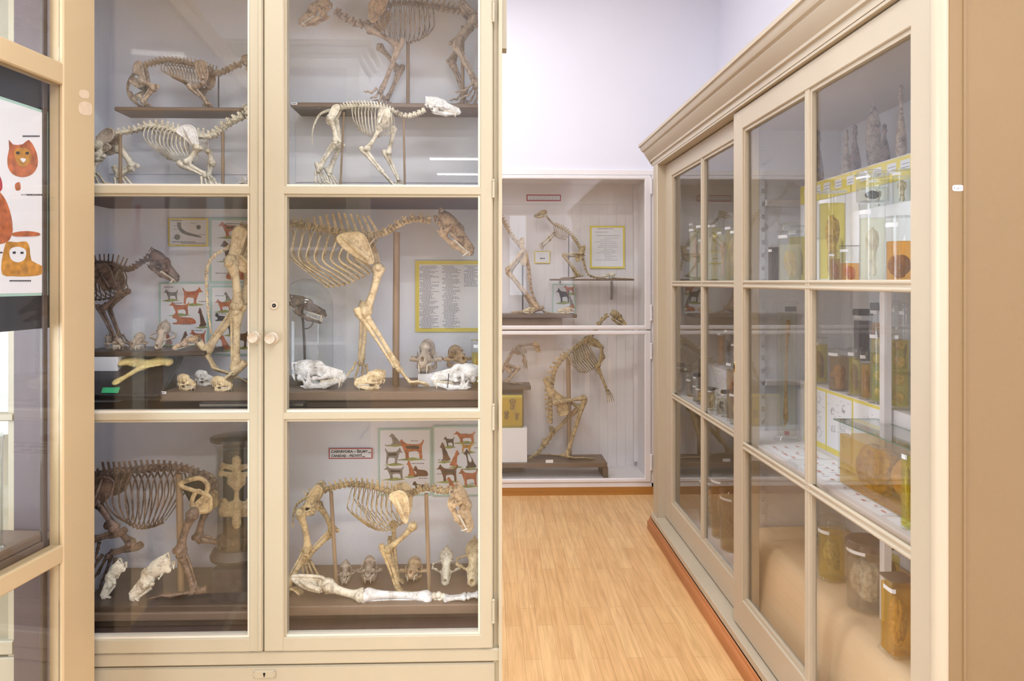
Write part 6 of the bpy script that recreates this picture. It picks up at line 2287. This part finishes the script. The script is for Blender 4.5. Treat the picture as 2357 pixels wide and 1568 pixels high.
# cylinder of skeleton preparation, bottom left compartment
c = at(545, 1280, 2.02)
pl = thing('plinth_block', 'dark block stand under the big dark cylinder jar', 'block', (c.x, 2.03, at(500, 1398, 1.92).z))
zb0 = at(500, 1398, 1.92).z
zb1 = at(500, 1310, 1.95).z
MB().box((at(484, 1390, 1.94).x, 1.94, zb0), (at(612, 1390, 1.94).x, 2.14, zb1), bev=.004).build('block_body', 'blackp', pl, smooth=30)
MB().lathe([(0, 0), (.071, 0), (.073, .008), (.066, .022), (.060, .03), (0, .03)], (at(548, 1300, 2.04).x, 2.04, zb1), 40).build('round_base', 'wire', pl, smooth=40)
zb2 = zb1 + .030
jj = thing('specimen_cylinder', 'large dark glass cylinder jar with a pale bone preparation on a black backing', 'jar', (at(548, 1280, 2.04).x, 2.04, zb2))
cx_ = jj.location.x
r = 48 * 2.04 / FPX
h = at(548, 1012, 2.04).z - zb2
MB().lathe([(0, 0), (r, 0), (r, h * .97), (r * 1.2, h * .98), (r * 1.2, h), (r * .96, h)], (cx_, 2.04, zb2 + .0005), 44).build('glass_body', 'jar', jj, smooth=40)
MB().lathe([(0, h), (r * 1.25, h), (r * 1.25, h + .008), (r * 1.0, h + .012), (0, h + .012)], (cx_, 2.04, zb2 + .001), 44).build('lid', glassmat('smoked_lid', (.6, .6, .6), .05, body=.3, bcol=(110, 108, 104)), jj, smooth=40)
MB().box((cx_ - r * .82, 2.058, zb2 + h * .04), (cx_ + r * .82, 2.062, zb2 + h * .96)).build('black_backing', 'black', jj)
MB().lathe([(0, .003), (r * .95, .003), (r * .95, h * .93), (0, h * .93)], (cx_, 2.04, zb2 + .0005), 40).build('liquid', glassmat('dim_liquid', (.80, .78, .74), .02, body=.05, bcol=(90, 84, 80)), jj, smooth=40)
s = SDF((-.36, -.12, -.55), (.36, .12, .55), .0105)
s.cap((0, 0, .42), (0, 0, -.30), .04, .05, .03)
for (z, w_, rr_) in ((.30, .26, .03), (.20, .30, .03), (.10, .12, .04), (-.18, .24, .05), (-.28, .28, .04)):
    for q_ in (-1, 1):
        s.cap((0, 0, z), (q_ * w_, 0, z + .04 * (1 if z > 0 else -.3)), rr_ * 1.4, rr_, .04)
        s.ell((q_ * w_, 0, z + .03), (rr_ * 1.5, .05, rr_ * 1.4), .03)
s.ell((0, 0, -.40), (.09, .06, .09), .04); s.ell((0, 0, .40), (.09, .06, .07), .03); s.ell((0, 0, .08), (.11, .06, .06), .04)
me = sdf_mesh('bone_preparation', s)
me.materials.append(M['b_cream'])
o = bpy.data.objects.new('bone_preparation', me); col.objects.link(o); o.parent = jj
o.location = (0, -.012, h * .52); o.scale = (r * 2.5, r * 1.6, h * .72)
# stickers
def sticker(px, py, w_, h_, Yq, label, lines, mat='paper'):
    a, b = at(px - w_ / 2, py - h_ / 2, Yq), at(px + w_ / 2, py + h_ / 2, Yq)
    c = (a + b) / 2
    q = MB()
    q.lathe([(0, 0), ((b.x - a.x) / 2, 0), ((b.x - a.x) / 2, -.0004), (0, -.0004)], (c.x, Yq, c.z), 28, axis='y', sq=4, sy=h_ / w_)
    o = q.build('sticker', mat, loc=(c.x, Yq, c.z))
    tag(o, label, 'sticker')
    text_mesh(lines, .0072, (a.x + .003, Yq - .0008, c.z - .0025), (R(90), 0, 0), 'lightink', o, width=(b.x - a.x) * .72)
    return o


sticker(2205, 433, 26, 14, YN - .0005, 'small white handwritten sticker on the tan side panel of the right cabinet', 'F xx11')
o = sticker(2205, 462, 44, 30, YN - .0004, 'faint square old tape mark below the white sticker on the side panel', '', 'tan') if False else None

jar(-1.075, 1.585, .9255, .042, .25, 'clear glass jar with a pale specimen on the wooden shelf of the left foreground case', liquid='clear', fill=.8, spec='hang', sc_='pale', foot=True, front=R(-20), tags=0)


# ================================================================== built-in white case in the far wall
fc = thing('wall_case', 'white built-in glazed case of kangaroo skeletons in the far wall', 'cabinet', (0.1, 5.4, 0.05))
FX0, FX1 = NX0, NX1
YW = RY1
YBK = 5.60
mb = MB()                                   # plank back wall
x = FX0
rnd = random.Random(2)
while x < 1.112:
    w_ = .068
    mb.box((x + .0008, YBK - rnd.uniform(0, .0006), .1005), (min(x + w_, 1.112) - .0008, YBK + .02, 2.24))
    x += w_
mb.box((FX0, YBK + .003, .09), (1.112, YBK + .03, 2.26))
mb.box((FX0, YBK - .008, 2.09), (1.112, YBK, 2.24))
mb.build('plank_back', 'white', fc)
MB().box((1.112, YW + .03, .10), (1.165, YBK + .03, 2.27)).build('inner_side', 'white', fc)
MB().box((1.085, YBK - .05, .14), (1.112, YBK, 2.24)).build('corner_strip', 'white', fc)
MB().box((FX0, YW + .03, .10), (FX0 + .03, YBK + .03, 2.27)).build('inner_side', 'white', fc)
MB().box((FX0, YW + .02, 2.24), (1.15, YBK + .03, 2.28)).build('inner_top', 'white', fc)
MB().box((FX0, YW + .02, .055), (1.15, YBK + .03, .10)).build('inner_floor', 'white', fc)
mb = MB()
mb.box((FX0 - .02, YW - .02, 2.252), (FX1, YW + .03, 2.292), bev=.004)
mb.box((1.135, YW - .02, .052), (FX1, YW + .03, 2.252), bev=.004)
mb.box((FX0 - .02, YW - .02, .052), (FX1, YW + .03, .085), bev=.004)
mb.build('outer_frame', 'white', fc, smooth=30)
for nm_, z0, z1 in (('upper', 1.165, 2.250), ('lower', .088, 1.155)):
    xr = 1.133
    mb = MB()
    mb.box((1.088, YW - .03, z0), (xr, YW, z1), bev=.005)
    mb.box((FX0, YW - .03, z0), (FX0 + .045, YW, z1), bev=.005)
    mb.box((.02 - .6, YW - .03, z0), (.02 - .55, YW, z1), bev=.005)
    mb.box((FX0, YW - .029, z0), (1.10, YW, z0 + .028), bev=.006)
    mb.box((FX0, YW - .029, z1 - .028), (1.10, YW, z1), bev=.006)
    dr = mb.build('glazed_door', 'white', fc, smooth=30)
    MB().box((FX0 + .02, YW - .016, z0 + .02), (1.10, YW - .012, z1 - .02)).build('glass_pane', 'pane', dr)
    for py in ((430, 720) if nm_ == 'upper' else (808, 1062)):
        z = at(1497, py, YW).z
        q = MB()
        q.tube([(1.134, YW - .032, z - .045), (1.134, YW - .032, z + .045)], .007, 10)
        for s_ in (-1, 1):
            q.ball((1.134, YW - .032, z + s_ * .05), .009)
        q.build('hinge', 'white', dr, smooth=50)


def fbox(px0, px1, pt, pb_, Yf, Yb, nm, mt):
    a, b = at(px0, pt, Yf), at(px1, pb_, Yf)
    return (a.x, b.x, b.z, a.z, Yf, Yb, nm, mt)


def kanga(D):
    return skeleton(D)


# big kangaroo
bx = fbox(1050, 1398, 1068, 1076, 5.24, 5.50, 'base_board', 'board')
lg1 = (at(1388, 1072, 5.245).x, at(1400, 1072, 5.245).x, .101, bx[2] - .001, 5.245, 5.49, 'board_leg', 'board')
kangaroo = skeleton(dict(kc=0, Y=5.37, mat='b_amber', dir=1, dors=1, label='large kangaroo skeleton sitting upright on a low brown table in the far case', board=(1050, 1398, 1068), bz=bx[3], bYf=5.24,
    spine=[(1268, 975), (1268, 950), (1267, 927), (1269, 901), (1272, 879), (1276, 858), (1283, 842), (1294, 828), (1310, 814), (1328, 799), (1342, 790)], ns=21, rs=5.0, spf=lambda t: 4 + 7 * math.sin(math.pi * min(1, t * 1.1)), lean=-.2, spr=.45,
    neck=[(1342, 790), (1356, 779), (1368, 765), (1378, 748), (1390, 733), (1401, 726)], nn=7, rn=4.5, spn=3,
    tail=[(1268, 980), (1268, 998), (1262, 1012), (1248, 1030), (1231, 1046), (1212, 1058), (1188, 1062), (1160, 1061), (1120, 1062), (1080, 1064)], nt=20, rt=(4.6, 2.4), spt=3, tmat='b_amber',
    A=[(1306, 818), (1320, 806), (1334, 796), (1350, 786)], B=[(1312, 836), (1328, 836), (1344, 828), (1362, 812)], C=[(1334, 857), (1348, 857), (1362, 851), (1378, 838)], nr=11, hw=24, rr=1.5,
    scap=[([(1342, 786), (1352, 776), (1368, 779), (1381, 792), (1377, 799), (1358, 793)], ((1350, 782), (1376, 795)))], st=2.2, sw=.8,
    pelvis=[[(1252, 874), (1260, 872), (1270, 892), (1284, 906), (1300, 918), (1300, 926), (1282, 920), (1264, 908), (1256, 888)], [(1282, 922), (1300, 926), (1306, 940), (1304, 952), (1286, 954), (1284, 938)]], pt=3.4,
    legs=[('f', -1, [(1382, 794), (1374, 842), (1393, 892), (1399, 905), (1403, 924)], 3.2), ('f', 1, [(1386, 796), (1392, 826), (1380, 846), (1376, 852), (1372, 860)], 2.8),
          ('h', -1, [(1276, 925), (1346, 913), (1303, 1050), (1320, 1060), (1368, 1062)], 4.4), ('h', 1, [(1302, 922), (1336, 940), (1250, 1026), (1240, 1042), (1300, 1046)], 4.2)], pr=1.0, fb=0,
    skull=dict(kind='long', a=(1402, 723), b=(1440, 752), sc=(1.0, 1.1), mat='b_amber', gape=-1), rods=[(1308, 826, 1311, 1066, 5.0)], boxes=[bx, lg1]))
o = MB().box((at(1256, 1058, 5.24).x, 5.2385, at(1256, 1066, 5.24).z), (at(1273, 1058, 5.24).x, 5.2395, at(1256, 1060, 5.24).z + .004)).build('paper_label', 'paper', kangaroo)
# small wallaby on the hanging board
b2_ = fbox(1269, 1460, 642, 646, 5.34, 5.52, 'base_board', 'board')
a_ = at(1408, 648, 5.57); c_ = at(1408, 690, 5.57)
a1 = at(1410, 648, 5.5)
sk2 = skeleton(dict(kc=0, Y=5.43, mat='b_amber', dir=-1, dors=-1, label='small kangaroo skeleton leaning left on a thin wall board in the far case', board=(1269, 1460, 642), bz=b2_[3], bYf=5.34,
    spine=[(1342, 592), (1337, 577), (1329, 563), (1319, 548), (1306, 534), (1290, 524), (1276, 518)], ns=18, rs=2.8, spf=lambda t: 3 + 2 * t, lean=-.2, spr=.5,
    neck=[(1276, 518), (1268, 511), (1261, 503), (1257, 496)], nn=6, rn=2.2, spn=1,
    tail=[(1342, 594), (1346, 610), (1350, 624), (1358, 634), (1376, 639), (1408, 640), (1435, 641), (1456, 642)], nt=20, rt=(2.8, 1.0), spt=1.5,
    A=[(1310, 540), (1298, 530), (1286, 524), (1274, 520)], B=[(1306, 546), (1294, 540), (1284, 536), (1276, 530)], C=[(1302, 552), (1292, 550), (1284, 548), (1277, 542)], nr=10, hw=9, rr=.8,
    pelvis=[[(1334, 572), (1346, 566), (1344, 580), (1338, 596), (1328, 602), (1326, 590), (1334, 584)]], pt=2.2,
    legs=[('f', -1, [(1276, 534), (1262, 546), (1248, 560), (1245, 565), (1242, 570)], 1.5), ('f', 1, [(1278, 538), (1266, 552), (1252, 566), (1248, 570), (1246, 575)], 1.4),
          ('h', -1, [(1340, 584), (1294, 586), (1334, 636), (1318, 641), (1290, 642)], 2.3), ('h', 1, [(1338, 588), (1300, 592), (1328, 636), (1312, 641), (1288, 642)], 2.1)], pr=1.0, fb=0,
    skull=dict(kind='small', a=(1260, 493), b=(1229, 500), sc=(.9, 1.1), mat='b_amber', gape=-1), rods=[(1309, 536, 1309, 642, 1.2)], boxes=[b2_,
        (a1.x - .004, a1.x + .004, c_.z, b2_[2] - .001, 5.52, 5.592, 'wall_bracket', 'metal'), (at(1290, 650, 5.5).x - .004, at(1290, 650, 5.5).x + .004, b2_[2] - .02, b2_[2] - .001, 5.50, 5.592, 'wall_bracket', 'metal')], rodmat='wire'))
loose('small', 'b_pale', 1401, 640, 5.40, 30, 'small pale skull resting on the thin board beside the kangaroo tail', yaw=180, zrest=b2_[3], scale=(1, 1))
# partly hidden kangaroo, upper left
b3 = fbox(1050, 1328, 724, 732, 5.32, 5.54, 'base_board', 'board')
skeleton(dict(kc=0, Y=5.42, mat='b_tan', dir=-1, dors=-1, label='tan kangaroo skeleton half hidden at the left of the far case, upper row', board=(1050, 1328, 724), bz=b3[3], bYf=5.32,
    spine=[(1200, 572), (1190, 560), (1178, 545), (1166, 524), (1152, 500), (1136, 480), (1118, 466), (1100, 458)], ns=20, rs=4, spf=lambda t: 4, lean=-.2, spr=.5,
    neck=[(1100, 458), (1088, 450), (1080, 438), (1074, 426)], nn=6, rn=3.4, spn=1.5,
    tail=[(1204, 574), (1212, 592), (1217, 614), (1220, 642), (1224, 668), (1234, 694), (1250, 716), (1276, 722), (1300, 722)], nt=19, rt=(4.4, 1.6), spt=2.5,
    A=[(1150, 500), (1134, 482), (1118, 468), (1100, 460)], B=[(1140, 515), (1126, 504), (1112, 492), (1098, 480)], C=[(1132, 530), (1120, 522), (1108, 512), (1098, 498)], nr=10, hw=16, rr=1.3,
    pelvis=[[(1194, 556), (1204, 548), (1206, 570), (1214, 592), (1208, 612), (1198, 600), (1204, 584)]], pt=3.5,
    legs=[('h', -1, [(1200, 582), (1166, 624), (1240, 712), (1226, 722), (1180, 723)], 4.0), ('h', 1, [(1206, 586), (1172, 628), (1230, 712), (1216, 722), (1174, 723)], 3.8), ('f', -1, [(1106, 500), (1092, 530), (1104, 556), (1108, 562), (1114, 570)], 2.4)], pr=.9, fb=0,
    skull=dict(kind='long', a=(1078, 422), b=(1048, 430), sc=(1.0, 1.1), mat='b_tan', gape=-1), rods=[(1203, 590, 1203, 724, 1.6)], rodmat='wire', boxes=[b3,
        (at(1050, 740, 5.36).x, at(1294, 740, 5.36).x, at(1200, 752, 5.36).z, b3[2] - .001, 5.36, 5.54, 'base_block', 'rod')]))
loose('long', 'b_cream', 1218, 723, 5.37, 34, 'cream skull lying by the long feet on the brown board, far case', yaw=200, zrest=b3[3])
loose('long', 'b_cream', 1300, 722, 5.37, 34, 'cream skull at the right end of the brown board before the animal picture', yaw=190, zrest=b3[3])
# small skeleton, lower left
b4 = fbox(1050, 1222, 889, 898, 5.32, 5.52, 'base_board', 'dboard')
skeleton(dict(kc=0, Y=5.41, mat='b_brown', dir=1, dors=1, label='small brown kangaroo skeleton on a plank box at the lower left of the far case', board=(1050, 1222, 889), bz=b4[3], bYf=5.32,
    spine=[(1152, 862), (1160, 848), (1169, 832), (1177, 817), (1186, 803), (1200, 796)], ns=16, rs=3.4, spf=lambda t: 3, lean=-.2, spr=.5,
    neck=[(1200, 796), (1210, 795), (1220, 793), (1228, 794)], nn=6, rn=2.4, spn=1,
    tail=[(1152, 864), (1142, 878), (1126, 886), (1100, 888)], nt=10, rt=(3, 1.4),
    A=[(1180, 812), (1188, 802), (1196, 797), (1206, 797)], B=[(1188, 814), (1196, 812), (1202, 810), (1210, 806)], C=[(1192, 816), (1198, 816), (1205, 815), (1212, 812)], nr=9, hw=11, rr=.9,
    pelvis=[[(1160, 836), (1168, 834), (1172, 846), (1178, 852), (1172, 858), (1162, 850)]], pt=2.5,
    legs=[('f', -1, [(1206, 816), (1211, 832), (1212, 843), (1211, 846), (1209, 849)], 1.8), ('f', 1, [(1204, 818), (1206, 832), (1208, 842), (1207, 846), (1205, 849)], 1.6),
          ('h', -1, [(1166, 838), (1196, 846), (1168, 886), (1182, 888), (1204, 889)], 2.7), ('h', 1, [(1164, 842), (1190, 850), (1164, 886), (1176, 888), (1198, 889)], 2.5)], pr=.9, fb=0,
    skull=dict(kind='long', a=(1225, 790), b=(1243, 813), sc=(1.0, 1.1), mat='b_tan', gape=0), rods=[], boxes=[b4,
        (at(1050, 905, 5.36).x, at(1206, 905, 5.36).x, .101, b4[2] - .001, 5.42, 5.52, 'base_box', 'tan')]))
# white block and yellow jar
zt_ = at(1180, 985, 5.28).z
zg0 = bx[3]
o = MB().box((at(1050, 985, 5.28).x, 5.26, zg0 + .0005), (at(1213, 985, 5.28).x, 5.34, zt_), bev=.002).build('white_plinth', 'paper', smooth=30, loc=(at(1150, 985, 5.28).x, 5.30, zg0))
tag(o, 'white block under the square yellow jar at the left of the far case', 'block')
zj = zt_ + .0005
xj = at(1150, 980, 5.31).x
jr = thing('specimen_jar', 'square glass jar with bony specimens in yellow liquid on the white block', 'jar', (xj, 5.31, zj))
xa, xb_ = at(1104, 980, 5.27).x, at(1204, 980, 5.27).x
hj = at(1180, 910, 5.27).z - zj
MB().box((xa, 5.27, zj), (xb_, 5.335, zj + hj), bev=.004).build('glass_body', 'jar', jr, smooth=30)
MB().box((xa - .004, 5.266, zj + hj), (xb_ + .004, 5.339, zj + hj + .012), bev=.003).build('lid', 'jar', jr, smooth=30)
MB().box((xa + .004, 5.328, zj + .004), (xb_ - .004, 5.331, zj + hj - .006)).build('yellow_backing', 'yellow', jr)
MB().box((xa + .004, 5.2745, zj + .004), (xb_ - .004, 5.3275, zj + hj * .9)).build('liquid', liqmat('yellow'), jr)
for (px, py, s_) in ((1180, 930, .09), (1166, 955, .07), (1190, 958, .06)):
    o = bpy.data.objects.new('tissue', dmesh('hang', 'brown')); col.objects.link(o); o.parent = jr
    o.location = at(px, py, 5.30) - Vector((xj, 5.31, zj)); o.scale = (s_, .045, s_)
# papers in the far case
YQ = YBK - .010
a, b = at(1212, 448, YQ), at(1291, 463, YQ)
lb = thing('name_label', 'small red-framed label at the top of the far case', 'label', ((a.x + b.x) / 2, YQ, b.z))
MB().box((a.x, YQ, b.z), (b.x, YQ + .001, a.z)).build('red_frame', 'red', lb)
MB().box((a.x + .008, YQ - .0006, b.z + .008), (b.x - .008, YQ + .0004, a.z - .008)).build('label_card', 'paper', lb)
q = MB(); captions(q, [(1217, 453, 1284, 1.4), (1217, 457.5, 1286, 1.4)], YQ, 0, random.Random(4)); q.build('small_print', 'lightink', lb)
rnd = random.Random(6)
poster(1358, 520, 1438, 618, YQ, 'white sheet with faint line drawings and yellow border, right side of the far case', 'yellow', 4, [],
       [(1376, 526 + 0, 1412, 1.2), (1370, 534, 1400, 1.0), (1372, 542, 1426, 1.0)] + [(1368 + rnd.uniform(0, 30), 548 + 4.2 * i, 1400 + rnd.uniform(0, 28), .7) for i in range(13)], name='anatomy_sheet', cat='drawing', ink=7)
poster(1230, 578, 1266, 606, YQ, 'tiny yellow-edged card beside the small kangaroo', 'yellow', 2, [], [(1243, 594, 1254, 2)], name='picture_card', cat='card', ink=4)
poster(1272, 654, 1324, 724, 5.575, 'pale blue animal picture leaning behind the cream skull, far case', 'mint', 2,
       [(1280, 696, 32, 34, 'stand', 4, False), (1296, 676, 26, 20, 'stand', 1, False), (1296, 718, 26, 20, 'lie', 1, True), (1306, 706, 16, 26, 'sit', 5, False)], [], name='animal_picture', cat='picture')
